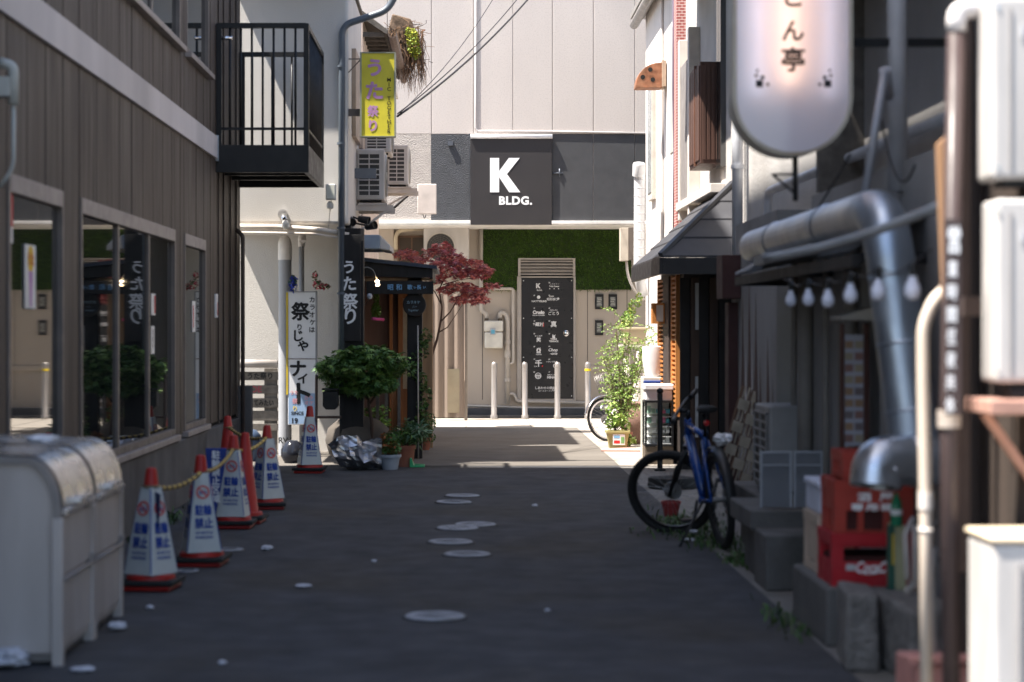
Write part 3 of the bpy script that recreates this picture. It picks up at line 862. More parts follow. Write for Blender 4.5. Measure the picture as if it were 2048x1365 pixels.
# dark mounting bracket in front
MB().box(-1.30, -1.05, 22.2, 22.26, Z(357, 22.2), Z(337, 22.2)).solo('wall_bracket', [M('bracket_slate', (.13, .15, .18), .5)], 'slate grey wall bracket in front of the nearest cooling unit', 'bracket', (-1.3, 22.2, 3.3))
MB().box(-1.30, -1.14, 21.01, 21.06, Z(232, 21), Z(218, 21)).bar((-1.3, 21.02, Z(145, 21)), (-1.16, 21.02, Z(118, 21)), .012, .012).bar((-1.3, 21.02, Z(118, 21)), (-1.15, 21.02, Z(118, 21)), .012, .012).solo('sign_bracket', [M('bracket_brown', (.15, .12, .10), .6, .3)], 'rusty bracket arms holding the yellow sign to the cream house', 'bracket', (-1.3, 21.3, 4))
# ================================================================ yellow sign
YS = 20.95
ys = thing('projecting_sign', 'yellow projecting sign with mauve kana and MIC TOGETHER lettering', 'sign', (X(756, YS), YS, Z(273, YS)))
MB().box(X(722, YS), X(790, YS), YS, YS + .11, Z(273, YS), Z(106, YS)).build('light_box', [M('sign_yellow', (.68, .59, .045), .45, var=.08, scale=4, dirt=(.35, .30, .03), dscale=3, damt=.45)], ys, .004)
m = MB().box(X(720, YS), X(723.4, YS), YS - .012, YS + .12, Z(274, YS), Z(105, YS)).box(X(788.5, YS), X(791.5, YS), YS - .012, YS + .12, Z(274, YS), Z(105, YS)).box(X(723.4, YS), X(788.5, YS), YS - .01, YS + .12, Z(274.5, YS), Z(272.4, YS)).box(X(723.4, YS), X(788.5, YS), YS - .01, YS + .12, Z(107, YS), Z(104.8, YS))
m.build('rim', [M('rim_grey', (.28, .29, .22), .5, .4)], ys)
m = MB()
for ch, px, py, h in (('う', 749, 136, 36), ('た', 749, 182, 37), ('祭', 746, 223, 22), ('り', 746, 252, 24)): m.text(ch, (X(px, YS), YS - .003, Z(py, YS)), h * YS / F, bold=.05)
m.text('MIC TOGETHER', (X(778, YS), YS - .003, Z(160, YS)), 8.0 * YS / F, vert=True, gap=1.17, bold=.02, m=1)
m.build('lettering', [INKM, M('ink_olive', (.05, .045, .01), .6)], ys)
# cables from the sign up to the right
CABM = M('cable_black', (.03, .028, .028), .6)
for i, (a, b, s, rr) in enumerate((((795, 233, 22), (1062, -8, 27), .10, .014), ((795, 228, 22), (1040, -8, 28), .10, .008), ((800, 226, 22), (990, -8, 29), .12, .006))):
    MB().tube(sag((X(a[0], a[2]), a[2], Z(a[1], a[2])), (X(b[0], b[2]), b[2], Z(b[1], b[2])), s, 16), rr, 6).solo('cable', [CABM],
        ['thickest black overhead cable, lowest of three in front of the pale wall', 'thin overhead cable just above the thickest one', 'thinnest overhead cable, uppermost of the three'][i], 'cable', (X(a[0], a[2]), a[2], Z(a[1], a[2])), 'overhead cables')
# flat aerial
ae = thing('flat_aerial', 'white flat panel aerial on a dark arm before the rough wall', 'aerial', (X(853, 29), 29, Z(430, 29)))
MB().box(X(835, 29), X(873, 29), 28.95, 29.02, Z(429, 29), Z(369, 29)).build('panel', [M('aerial_white', (.66, .60, .56), .5)], ae, .01)
MB().tube([(X(835, 29), 29.05, Z(380, 29)), (X(828, 29), 29.05, Z(380, 29)), (X(786, 29), 29.0, Z(418, 29))], .02, 6).tube(sag((X(846, 29), 29, Z(429, 29)), (X(852, 29), 29, Z(429, 29)), .06, 8), .006, 5).build('arm', [CABM], ae)
# hanging roots under the roof edge
hr = thing('root_clump', 'tangle of dry hanging roots with moss under the old eave', 'plant', (X(815, 27), 27, Z(95, 27)))
m = MB(); r = random.Random(3)
for _ in range(520):
    a = Vector((X(r.uniform(778, 846), 27), 27 + r.uniform(-.25, .3), Z(r.uniform(60, 125), 27)))
    l = r.uniform(.1, .55) * (1 if a.x > X(800, 27) else .6)
    pts = [a]
    for k in range(5): pts.append(pts[-1] + Vector((r.gauss(.005, .02), r.gauss(0, .015), -l / 5)))
    m.tube(pts, [.006, .005, .0045, .004, .003, .002], 4, 0 if r.random() < .7 else 1, False)
for _ in range(260):
    a = Vector((X(r.uniform(775, 840), 27), 27 + r.uniform(-.2, .3), Z(r.uniform(50, 120), 27)))
    pts = [a]
    for k in range(4): pts.append(pts[-1] + Vector((r.gauss(0, .05), r.gauss(0, .04), r.gauss(0, .03))))
    m.tube(pts, .004, 4, r.randrange(2), False)
m.build('roots', [M('root_brown', (.22, .13, .075), .9), M('root_dark', (.07, .05, .04), .9)], hr)
m = MB()
m.prism([(X(775, 27), Z(70, 27)), (X(785, 27), Z(30, 27)), (X(822, 27), Z(40, 27)), (X(836, 27), Z(80, 27)), (X(842, 27), Z(118, 27)), (X(830, 27), Z(124, 27)), (X(800, 27), Z(110, 27))], (0, 26.9, 0), UX, UZ, (0, .35, 0))
m.build('broken_eave', [M('thatch', (.16, .11, .075), .95, var=.5, scale=14, bump=.8, bscale=40)], hr, .02)
m = MB(); leaf_cloud(m, [((X(827, 27), 26.8, Z(90, 27)), (.09, .1, .2)), ((X(834, 27), 26.8, Z(110, 27)), (.07, .1, .1)), ((X(818, 27), 26.8, Z(70, 27)), (.05, .08, .08))], 1300, .035, 0, 3, .9, 8)
m.build('moss', [M('moss_yellow', (.36, .38, .03), .7), BR1, M('moss_olive_light', (.25, .24, .03), .7)], hr)
MB().tube([(X(841, 28), 28, Z(118, 28)), (X(843, 28), 28, Z(85, 28)), (X(845, 28), 28, Z(62, 28)), (X(850, 28), 28, Z(60, 28))], .012, 6).solo('iron_rod', [RUST], 'short rusty upright rod beside the hanging roots', 'rod', (X(841, 28), 28, Z(118, 28)))
# wall lamps on the cream front
lp = thing('wall_lamp', 'chrome socket wall lamp with a bare bulb on the cream wall', 'lamp', (X(566, 21), 21, Z(428, 21)))
MB().lathe((X(565, 21), 21.0, Z(428, 21)), [(.05, .0), (.055, .02), (.04, .05)], 16, 0, (.2, -1, -.2)).tube([(X(565, 21), 20.96, Z(428, 21)), (X(570, 21), 20.90, Z(438, 21)), (X(573, 21), 20.86, Z(444, 21))], [.045, .035, .03], 12).build('socket', [CHROME], lp)
MB().lathe((X(573, 21), 20.86, Z(444, 21)), [(.028, 0), (.04, .03), (.045, .055), (.035, .085), (0, .1)], 16, 0, (.15, -.4, -1)).build('bulb', [M('bulb_glass', (.8, .78, .74), .25)], lp)
lp = thing('flood_lamp', 'grey box lamp beside the dark drainpipe with a dangling wire', 'lamp', (X(663, 21), 21, Z(400, 21)))
MB().box(X(653, 21), X(673, 21), 20.86, 20.95, Z(402, 21), Z(370, 21)).build('housing', [M('lamp_grey', (.45, .45, .43), .45)], lp, .012, 3)
MB().box(X(655, 21), X(671, 21), 20.852, 20.86, Z(399, 21), Z(373, 21)).build('lens', [M('lamp_lens', (.55, .55, .48), .15)], lp)
MB().lathe((X(661, 21), 20.93, Z(420, 21)), [(.0, 0), (.035, .01), (.04, .05), (.02, .09)], 12).tube(bend([(X(661, 21), 20.95, Z(418, 21)), (X(659, 21), 20.97, Z(435, 21)), (X(657, 21), 20.97, Z(458, 21))], .05), .006, 5).build('mount', [M('lamp_mount', (.5, .48, .44), .5)], lp)
# black spotlights over the bar
for i, (px, py, d, lb) in enumerate(((702, 442, (.2, -.8, -.3), 'black spotlight high on the bar side wall, nearest the drainpipe'), (727, 440, (.9, -.3, -.2), 'middle one of the black spotlights above the bar porch'), (741, 453, (.7, -.5, .15), 'lowest black spotlight above the bar porch'))):
    Y = 21.4 + i * .3
    d = Vector(d).normalized(); c = Vector((X(px, Y), Y, Z(py, Y)))
    t = thing('spotlight', lb, 'spotlight', c, 'black spotlights above the bar')
    MB().lathe(c - d * .06, [(0, 0), (.035, .0), (.04, .04), (.05, .13), (.045, .13), (.04, .11), (0, .11)], 16, 0, d).build('head', [BLACKM], t)
    MB().tube([c, c + Vector((-.08, .1, .02)), (CX - .02, Y + .15, c.z + .05)], .012, 6).build('arm', [BLACKM], t)
# black board sign on the column
BY = 20.93
sg = thing('column_sign', 'black vertical board with brushed white kana on the bar column', 'sign', (X(702, BY), BY, Z(682, BY)))
MB().box(X(684, BY), X(721, BY), BY - .03, BY + .01, Z(683, BY), Z(470, BY)).build('board', [BLACKW], sg, .003)
m = MB()
for ch, py, h, dx in (('う', 535, 27, -3), ('た', 568, 30, -2), ('祭', 604, 32, -1), ('り', 633, 34, 0)): m.text(ch, (X(701 + dx, BY), BY - .033, Z(py, BY)), h * BY / F, bold=.03, u=(1, 0, .06), shear=0)
m.build('lettering', [INKW], sg)
# furled white banner pole
t = MB().tube([(X(716, 21), 21.0, Z(472, 21)), (X(716, 21), 21.0, Z(500, 21)), (X(711, 21), 21.0, Z(600, 21))], [.028, .03, .012], 10).lathe((X(716, 21), 21.0, Z(474, 21)), [(.03, 0), (.035, .02), (.0, .04)], 10)
t.solo('furled_parasol', [M('parasol_white', (.62, .58, .60), .6)], 'slim furled white parasol hung upside down beside the black board', 'parasol', (X(711, 21), 21, Z(600, 21)))
# beam sign
BY = 21.86
sg = thing('beam_sign', 'black horizontal plank sign with pale blue brush lettering over the porch', 'sign', (X(800, BY), BY, Z(588, BY)))
MB().box(X(733, BY), X(867, BY), BY - .02, BY + .03, Z(588.5, BY), Z(563, BY)).build('board', [BLACKW], sg, .003)
m = MB()
for t_, px, h in (('昭', 781, 12), ('和', 798, 12), ('歌', 820, 10), ('っ', 829, 6), ('長', 838, 9), ('い', 849, 6)): m.text(t_, (X(px, BY), BY - .023, Z(575, BY)), h * BY / F, bold=.02)
m.build('lettering', [INKC], sg)
BY = 21.93
sg = thing('round_sign', 'black round sign with small chalk lettering on the porch post', 'sign', (X(829, BY), BY, Z(633, BY)))
MB().lathe((X(829, BY), BY + .02, Z(610, BY)), [(0, .04), (.13, .04), (.135, .03), (.135, 0)], 32, 0, (0, -1, 0)).build('disc', [BLACKW], sg)
m = MB()
m.text('カラオケ', (X(827, BY), BY - .023, Z(605, BY)), .034, bold=.01, m=0); m.text('バー', (X(829, BY), BY - .023, Z(614, BY)), .024); m.text('Together', (X(827, BY), BY - .023, Z(621.5, BY)), .030, shear=.2)
m.build('lettering', [M('chalk_blue', (.28, .42, .52), .7)], sg)
# gooseneck lamp, lit
BY = 21.5
gn = thing('gooseneck_lamp', 'lit little white lamp on a thin wire arm before the plank sign', 'lamp', (X(728, BY), BY, Z(536, BY)))
MB().tube(bend([(X(722, BY), BY, Z(560, BY)), (X(728, BY), BY, Z(533, BY)), (X(746, BY), BY, Z(538, BY)), (X(754, BY), BY, Z(560, BY))], .08), .006, 6).build('arm', [M('wire_grey', (.2, .2, .2), .5, .5)], gn)
MB().lathe((X(754, BY), BY, Z(562, BY)), [(.022, 0), (.027, .02), (.03, .06), (.026, .062)], 14, 0, (.15, -.6, -.8)).build('shade', [WHITEP], gn)
MB().lathe((X(754.4, BY), BY - .015, Z(563, BY)), [(.0, .035), (.022, .03), (.024, 0)], 12, 0, (.15, -.6, -.8)).build('bulb', [M('lit_bulb', (1, .9, .75), .5, emit=(1, .78, .5), estr=6)], gn)
lp = thing('glass_globe', 'small frosted globe lamp on a thin rod left of the porch', 'lamp', (X(739, 21.6), 21.6, Z(593, 21.6)))
MB().lathe((X(739, 21.6), 21.6, Z(593, 21.6)), [(0, -.035), (.024, -.028), (.035, 0), (.024, .028), (0, .035)], 16).build('globe', [M('globe', (.4, .42, .46), .2)], lp)
MB().tube([(X(739, 21.6), 21.6, Z(598, 21.6)), (X(729, 21.6), 21.6, Z(612, 21.6)), (X(729, 21.6), 21.6, Z(560, 21.6))], .005, 5).build('rod', [CABM], lp)
# hanging green ornament + pink tube
m = MB(); leaf_cloud(m, [((X(752, 22.4), 22.4, Z(622, 22.4)), (.06, .06, .09)), ((X(752, 22.4), 22.4, Z(600, 22.4)), (.035, .035, .09))], 420, .04, 0, 3, .8, 4)
m.solo('hanging_plant', [BR3, M('moss_olive', (.14, .17, .02), .6), G3], 'yellowish green cone shaped plant hanging in the dark porch', 'plant', (X(752, 22.4), 22.4, Z(640, 22.4)))
MB().tube([(X(745, 21.8), 21.75, Z(638, 21.8)), (X(767, 21.8), 21.85, Z(640, 21.8))], .018, 12).solo('pink_torch', [M('hot_pink', (.65, .08, .22), .4)], 'bright pink tube shaped torch hung under the porch', 'torch', (X(756, 21.8), 21.8, Z(640, 21.8)))
# ================================================================ white pole pair, banner, slatted screen
POLE = M('pole_grey', (.33, .335, .35), .45, var=.06)
pl = thing('white_vent_pipe', 'thick pale vent pipe with a domed cap rising to the left of the banner', 'pipe', (X(570, 22.6), 22.6, 0))
MB().lathe((X(570, 22.6), 22.6, 0), [(.078, 0), (.078, 2.33)], 20).build('pipe', [POLE], pl)
MB().lathe((X(570, 22.6), 22.6, 2.33), [(.07, 0), (.084, 0), (.084, .14), (.082, .2), (.068, .25), (.04, .285), (0, .295)], 20).build('cap', [M('cap_white', (.72, .68, .64), .4)], pl)
MB().text('RW', (X(570, 22.5), 22.515, .19), .07, m=0, bold=.02).build('lettering', [INKK], pl)
pl = thing('thin_vent_pipe', 'thin pale vent pipe with a hooked cap just right of the thick one', 'pipe', (X(603, 22.9), 22.9, 0))
MB().tube([(X(604, 22.9), 22.9, 0), (X(603, 22.9), 22.9, 2.58)], .033, 14).build('pipe', [POLE], pl)
MB().tube(bend([(X(603, 22.9), 22.9, 2.50), (X(603, 22.9), 22.9, 2.62), (X(606, 22.9), 22.83, 2.63), (X(607, 22.9), 22.8, 2.56)], .05), .042, 12).build('cap', [M('cap_white')] if 'cap_white' in MC else [POLE], pl)
BY = 22.3
bn = thing('banner_board', 'tall white board with brushed kana tied to the thick vent pipe', 'sign', (X(604, BY), BY, Z(850, BY)))
m = MB().box(X(576, BY), X(631, BY), BY, BY + .03, Z(850, BY), Z(585, BY), 0)
m.build('board', [M('board_white', (.72, .72, .73), .5, var=.06, scale=3)], bn, .003)
m = MB().box(X(575, BY), X(632, BY), BY - .006, BY + .0, Z(719, BY), Z(717.5, BY), 0).box(X(572.5, BY), X(576, BY), BY - .005, BY + .04, Z(790, BY), Z(585, BY), 1).box(X(631, BY), X(634, BY), BY - .012, BY + .045, Z(851, BY), Z(583, BY), 2).box(X(572, BY), X(634, BY), BY - .012, BY + .045, Z(585, BY), Z(583, BY), 2)
m.build('trim', [M('seam_brown', (.2, .13, .1), .7), M('strip_yellow', (.62, .45, .03), .6), M('frame_grey', (.3, .3, .31), .5)], bn)
m = MB()
bf = BY - .003
def bt(t, px, py, h, mi=0, **k): m.text(t, (X(px, BY), bf, Z(py, BY)), h * BY / F, m=mi, **k)
m.box(X(577, BY), X(630, BY), BY - .001, BY, Z(848, BY), Z(787, BY), 3)
bt('祭', 601, 624, 36, bold=.045); bt('り', 599, 655, 13, bold=.03); bt('じ', 597, 672, 24, bold=.04); bt('ゃ', 606, 690, 26, bold=.04)
bt('ナ', 596, 738, 34, bold=.05); bt('イ', 605, 758, 22, bold=.05); bt('ト', 607, 788, 46, bold=.05)
for k, ch in enumerate('カラオケは'): bt(ch, 624 + (k % 2), 600 + k * 15, 12, bold=.02)
bt('うた', 589, 786, 8, 1, bold=.03); bt('祭', 590, 803, 11, 1, bold=.03); bt('り', 590, 818, 11, 4, bold=.05)
bt('SINCE', 595, 827, 7, 0, bold=.03); bt('19', 590, 842, 11, 0, bold=.03); bt('カラ', 617, 796, 8, 1, bold=.02); bt('オケ', 618, 806, 8, 1, bold=.02)
m.build('lettering', [INKK, INKP, INKK, M('board_blue', (.30, .42, .60), .6), M('board_yellow', (.8, .6, .15), .6)], bn)
def spray(name, px, py, Y, mats, lb, seed, tall):
    m = MB(); leaf_cloud(m, [((X(px, Y), Y, Z(py, Y)), (.05, .05, .05 + tall)), ((X(px + 2, Y), Y, Z(py - 8, Y)), (.04, .04, .06))], 170, .045, 0, len(mats), 1.2, seed)
    m.solo('flower_spray', mats, lb, 'flowers', (X(px, Y), Y, Z(py + 15, Y)))
spray('f', 586, 569, 22.28, [M('flower_blue', (.03, .06, .40), .6), M('flower_navy', (.03, .04, .25), .6), G2], 'blue artificial flower spike on the top of the banner board', 21, .06)
m = MB(); leaf_cloud(m, [((X(637, 22.28), 22.28, Z(570, 22.28)), (.06, .05, .05)), ((X(630, 22.28), 22.28, Z(553, 22.28)), (.03, .03, .06)), ((X(650, 22.28), 22.28, Z(573, 22.28)), (.06, .04, .03))], 260, .045, 0, 4, 1.2, 22)
m.solo('flower_spray', [M('flower_red', (.55, .03, .09), .6), M('flower_pink', (.75, .45, .42), .6), M('flower_cream', (.7, .6, .5), .6), G2], 'red and pink artificial flowers at the right top corner of the banner board', 'flowers', (X(637, 22.28), 22.28, Z(585, 22.28)))
SY = 22.75
sc_ = thing('slatted_screen', 'grey wooden slat screen painted with kana left of the vent pipe', 'screen', (X(510, SY), SY, 0))
for i, (a, b) in enumerate(((744, 761), (771, 788), (797, 816), (822, 842), (848, 862))):
    m = MB().box(X(444, SY), X(556, SY), SY, SY + .025, Z(b, SY), Z(a, SY), 0)
    if i == 0: m.text('うた祭り', (X(520, SY), SY - .002, Z(752, SY)), .075, bold=.03, m=1)
    if i == 1: m.text('DE', (X(513, SY), SY - .002, Z(779, SY)), .075, bold=.02, m=2)
    if i == 2: m.text('歌ってみたい', (X(517, SY), SY - .002, Z(806, SY)), .075, bold=.03, m=1, width=.36)
    m.build('slat', [WOODG, INKK, M('faded_red', (.30, .06, .08), .7)], sc_, .003)
m = MB().box(X(528, SY), X(554, SY), SY + .026, SY + .06, 0, Z(737, SY)).box(X(455, SY), X(475, SY), SY + .026, SY + .06, 0, Z(737, SY))
m.parts('post', [WOODG], sc_, .003)
MB().tube([(X(440, SY), SY - .05, Z(727, SY)), (X(556, SY), SY - .05, Z(728, SY))], .05, 12).build('top_rail', [M('log_grey', (.33, .30, .28), .8, bump=.2)], sc_)
# blue tub and dark pot behind
MB().lathe((X(492, 21.6), 21.6, 0), [(.14, 0), (.17, .22), (.17, .30), (.12, .36), (0, .39)], 20).solo('blue_tub', [M('tub_blue', (.06, .09, .15), .4)], 'dull blue lidded tub at the foot of the slatted screen', 'tub', (X(492, 21.6), 21.6, 0))
MB().lathe((X(585, 21.3), 21.3, 0), [(.0, .0), (.09, .01), (.13, .08), (.13, .16), (.08, .24), (.05, .26), (0, .26)], 20).solo('glazed_pot', [M('pot_navy', (.02, .022, .03), .12)], 'small glossy dark round pot behind the farthest white cone', 'pot', (X(585, 21.3), 21.3, 0))
MB().lathe((X(716, 21.2), 21.25, 0), [(.0, 0), (.20, .02), (.33, .12), (.37, .26), (.34, .40), (.22, .50), (0, .55)], 28).solo('stone_bowl', [M('stone_brown', (.085, .072, .06), .9, bump=.4, bscale=30)], 'big rounded brown stone behind the silver sack', 'stone', (X(716, 21.2), 21.25, 0))
bx = thing('mailbox', 'black box with rounded bottom hung on a bracket beside the maple', 'box', (X(662, 21), 20.9, Z(820, 21)))
m = MB().prism([(-.085, .2), (.085, .2), (.085, .04), (.05, 0), (-.05, 0), (-.085, .04)], (X(664, 21), 20.75, Z(818, 21)), UX, UZ, (0, .16, 0))
m.build('body', [BLACKM], bx, .006)
MB().box(X(647, 21), X(681, 21), 20.73, 20.92, Z(780, 21), Z(776, 21)).build('lid', [BLACKM], bx, .004)
MB().tube([(X(640, 21), 20.9, Z(834, 21)), (X(684, 21), 20.9, Z(834, 21))], .015, 8).tube([(X(634, 21), 20.85, 0), (X(635, 21), 20.85, Z(750, 21))], .016, 8).tube([(X(635, 21), 20.85, Z(834, 21)), (X(641, 21), 20.9, Z(834, 21))], .014, 8).build('bracket', [M('bracket_rust', (.10, .07, .06), .7)], bx)
# ================================================================ fence of grimy corrugated sheet
FY = 31.15
m = MB()
pts = []
n = 60
x0, x1 = X(842, FY), X(930, FY)
for i in range(n + 1):
    x = x0 + (x1 - x0) * i / n
    pts.append((x, .022 * math.sin(i / n * 2 * PI * 4.5)))
vs = [(p[0], FY + p[1], .06) for p in pts] + [(p[0], FY + p[1], Z(588, FY)) for p in pts]
m.add(vs, [(i, i + 1, i + n + 2, i + n + 1) for i in range(n)], 0, True)
m.box(x0, x1 + .02, FY + .03, FY + .07, Z(592, FY) - .05, Z(592, FY), 1).box(x1 - .01, x1 + .04, FY + .02, FY + .09, 0, Z(586, FY), 1).box(X(895, FY), X(919, FY), FY - .03, FY - .022, Z(826, FY), Z(738, FY), 2)
m.solo('corrugated_fence', [M('fence_sheet', (.20, .158, .128), .45, var=.25, scale=4, streak=10, dirt=(.11, .11, .03), dscale=1.3, damt=.95), M('fence_post', (.22, .19, .16), .7), M('fence_patch', (.17, .14, .095), .6, dirt=(.2, .18, .13), dscale=3)], 'grimy corrugated sheet fence with green algae stains beside the bollards', 'fence', ((x0 + x1) / 2, FY, 0))
bw = thing('brown_window', 'dark brown window with a pale pipe loop under the overhang', 'window', (X(822, 32.4), 32.4, Z(535, 32.4)))
MB().box(X(795, DY), X(850, DY), DY - .04, DY - .001, Z(560, DY), Z(472, DY)).build('frame', [WOODB], bw, .005)
MB().box(X(799, DY), X(822, DY), DY - .05, DY - .041, Z(556, DY), Z(476, DY)).box(X(825, DY), X(847, DY), DY - .05, DY - .041, Z(556, DY), Z(476, DY)).build('pane', [M('smoked_pane', (.05, .035, .025), .15)], bw)
MB().tube(bend([(X(792, DY), DY - .1, Z(500, DY)), (X(792, DY), DY - .1, Z(462, DY)), (X(850, DY), DY - .1, Z(458, DY))], .15), .035, 10).build('pipe_loop', [M('pipe_yellowish', (.5, .42, .3), .6)], bw)
MB().box(X(757, DY), X(788, DY), DY - .1, DY - .001, Z(560, DY), Z(453, DY)).solo('meter_cabinet', [LW], 'pale flat cabinet on the end wall left of the brown window', 'cabinet', (X(772, DY), DY, Z(560, DY)), None, .01)
# ================================================================ maples and potted plants
mt = thing('red_maple', 'slender red leaved maple arching over the corrugated fence', 'tree', (X(838, 27.2), 27.2, 0))
def q(px, py, y=27.2): return (X(px, y), y, Z(py, y))
BARK = M('bark_brown', (.07, .045, .035), .85, bump=.3)
m = MB()
m.tube([q(838, 862), q(840, 800), q(847, 760), q(862, 715), q(874, 680), q(882, 640)], [.03, .026, .024, .022, .018, .014], 8)
m.tube([q(846, 765), q(846, 720), q(860, 690), q(855, 650), q(845, 625)], [.02, .016, .014, .01, .008], 7)
m.tube([q(882, 640), q(884, 615), q(878, 580), q(892, 550), q(905, 520)], [.014, .012, .01, .008, .006], 6)
m.tube([q(880, 645), q(900, 625), q(912, 605), q(930, 580)], [.012, .01, .008, .005], 6)
m.tube([q(884, 612), q(870, 585), q(850, 560), q(830, 530), q(805, 510)], [.01, .008, .007, .006, .004], 6)
m.tube([q(878, 665), q(895, 655), q(905, 640), q(925, 610)], [.01, .008, .006, .004], 6)
m.tube([q(886, 570), q(920, 560), q(960, 555), q(990, 570)], [.008, .006, .005, .004], 6)
m.build('trunk', [BARK], mt)
m = MB()
bl = []
for (px, py, rx, rz) in ((810, 508, 24, 9), (835, 518, 22, 8), (862, 505, 16, 8), (885, 498, 24, 10), (905, 515, 32, 11), (935, 530, 36, 12), (905, 548, 34, 11), (950, 548, 34, 10), (972, 540, 18, 8), (880, 530, 22, 9), (920, 575, 30, 10), (950, 585, 30, 10), (985, 572, 16, 6), (945, 600, 26, 9), (895, 580, 22, 8), (918, 600, 20, 8), (968, 600, 14, 6), (875, 560, 16, 7)):
    bl.append(((X(px, 27.2), 27.2 + R.uniform(-.35, .3), Z(py, 27.2)), (rx / 140, .28, rz / 140)))
leaf_cloud(m, bl, 1750, .072, 5, 3, .5, 31)
m.build('crown', [RD1, RD2, RD3], mt)
gmp = thing('green_maple', 'dense low green maple in front of the black bar wall', 'tree', (X(745, 20.95), 20.95, .2))
def q2(px, py, y=20.95): return (X(px, y), y, Z(py, y))
m = MB()
m.tube([q2(742, 905), q2(744, 850), q2(738, 810), q2(735, 770)], [.022, .02, .018, .012], 8)
m.tube([q2(738, 810), q2(765, 770), q2(785, 740)], [.014, .01, .006], 6); m.tube([q2(737, 800), q2(700, 765), q2(670, 745)], [.014, .01, .006], 6)
m.build('trunk', [BARK], gmp)
m = MB()
bl = []
for (px, py, rx, rz) in ((730, 705, 46, 18), (700, 712, 36, 14), (760, 715, 40, 16), (680, 732, 40, 18), (725, 735, 56, 24), (775, 740, 32, 20), (665, 738, 26, 16), (700, 760, 46, 18), (750, 762, 44, 18), (795, 735, 22, 9), (808, 730, 10, 6), (655, 752, 16, 12), (735, 778, 50, 14), (690, 780, 36, 10), (775, 768, 24, 14)):
    bl.append(((X(px, 20.95), 20.9 + R.uniform(-.18, .12), Z(py, 20.95)), (rx / 170, .26, rz / 215)))
for _ in range(34):
    a_ = R.uniform(0, 2 * PI)
    bl.append(((X(732 + 88 * math.cos(a_), 20.95), 20.9 + R.uniform(-.3, .2), Z(740 + 42 * math.sin(a_), 20.95)), (.06, .07, .025)))
leaf_cloud(m, bl, 2000, .080, 5, 4, .5, 32)
m.build('crown', [G1, G2, G3, G2], gmp)

def potted(px, pyb, Y, rw, h, pmat, label, blobs, n, size, lm, star=0, seed=1, square=False, name='potted_plant', flat=.7, stems=6):
    t = thing(name, label, 'plant', (X(px, Y), Y, 0), 'potted plants along the alley')
    c = (X(px, Y), Y, .005)
    k = 5
    if square:
        m = MB()
        def ring(hw, z): return [(c[0] + sx * hw, Y + sy * hw, z) for sx, sy in ((-1, -1), (1, -1), (1, 1), (-1, 1))]
        a, b, c2, d = ring(rw * .75, .005), ring(rw, h * .86), ring(rw * 1.1, h * .86), ring(rw * 1.1, h)
        e = ring(rw * .92, h); f = ring(rw * .9, h * .82)
        vs = a + b + c2 + d + e + f
        fs = [(3, 2, 1, 0)]
        for i in range(5):
            for j in range(4): fs.append((i * 4 + j, i * 4 + (j + 1) % 4, i * 4 + 4 + (j + 1) % 4, i * 4 + 4 + j))
        m.add(vs, fs); m.build('pot', [pmat], t, .004)
    else:
        MB().lathe(c, [(0, 0), (rw * .72, 0), (rw * .94, h * .82), (rw * 1.06, h * .82), (rw * 1.06, h), (rw * .92, h), (rw * .9, h * .84)], 24).build('pot', [pmat], t)
    MB().lathe(c, [(0, h * .85), (rw * .9, h * .85)], 16).build('soil', [SOIL], t)
    r = random.Random(seed)
    m = MB()
    bl = [((X(p[0], Y), Y + r.uniform(-.04, .04), Z(p[1], Y)), (p[2] * Y / F, p[2] * Y / F * .8, p[3] * Y / F)) for p in blobs]
    for b in bl[:stems]:
        m.tube([(c[0] + r.uniform(-.3, .3) * rw, Y + r.uniform(-.3, .3) * rw, h * .84), ((c[0] + b[0][0]) / 2 + r.uniform(-.02, .02), Y, (h + b[0][2]) / 2), b[0]], [.007, .005, .003], 5)
    m.build('stem', [BARK], t)
    m = MB(); leaf_cloud(m, bl, n, size, star, len(lm), flat, seed)
    m.build('leaves', lm, t)
    return t
GREYP = M('pot_grey', (.30, .33, .37), .45)
potted(780, 945, 20.35, .115, .16, GREYP, 'round blue grey pot with small green and orange plant beside the silver sack', [(770, 905, 14, 10), (785, 900, 18, 10), (775, 893, 10, 9), (790, 893, 10, 8), (778, 880, 14, 14)], 320, .05, [G1, G2, M('leaf_orange', (.30, .10, .03), .6), G2], seed=41)
potted(812, 937, 20.75, .105, .235, TERRA, 'tall terracotta pot with large pale green leaves at the alley edge', [(800, 868, 20, 14), (825, 862, 22, 14), (843, 870, 14, 10), (812, 880, 22, 10), (815, 850, 14, 10), (835, 880, 16, 10)], 170, .10, [M('leaf_sage', (.10, .17, .08), .5), M('leaf_sage_dark', (.06, .12, .06), .5), G1], star=3, seed=42)
potted(748, 900, 21.6, .1, .2, TERRA, 'pot of yellow green leaved shrub under the green maple', [(742, 825, 24, 10), (762, 820, 20, 8), (735, 840, 22, 14), (755, 850, 26, 14), (770, 840, 12, 10), (745, 868, 16, 10)], 420, .055, [G3, BR3, G1, BR1], seed=43)
potted(848, 905, 23.6, .09, .16, TERRA, 'small terracotta pot with wispy green plant behind the porch post', [(852, 850, 20, 18), (842, 868, 20, 18), (860, 840, 12, 14), (856, 875, 16, 12)], 700, .035, [M('leaf_olive', (.06, .085, .03), .6), G2, G1], seed=44, flat=1.2)
potted(772, 905, 21.0, .07, .14, M('pot_brown', (.12, .06, .04), .7), 'little pot of dry orange brown foliage behind the blue grey pot', [(772, 880, 14, 16), (780, 868, 8, 8)], 260, .035, [M('leaf_rust', (.30, .11, .03), .7), M('leaf_rust_dark', (.16, .07, .03), .7)], seed=45, flat=1.2)
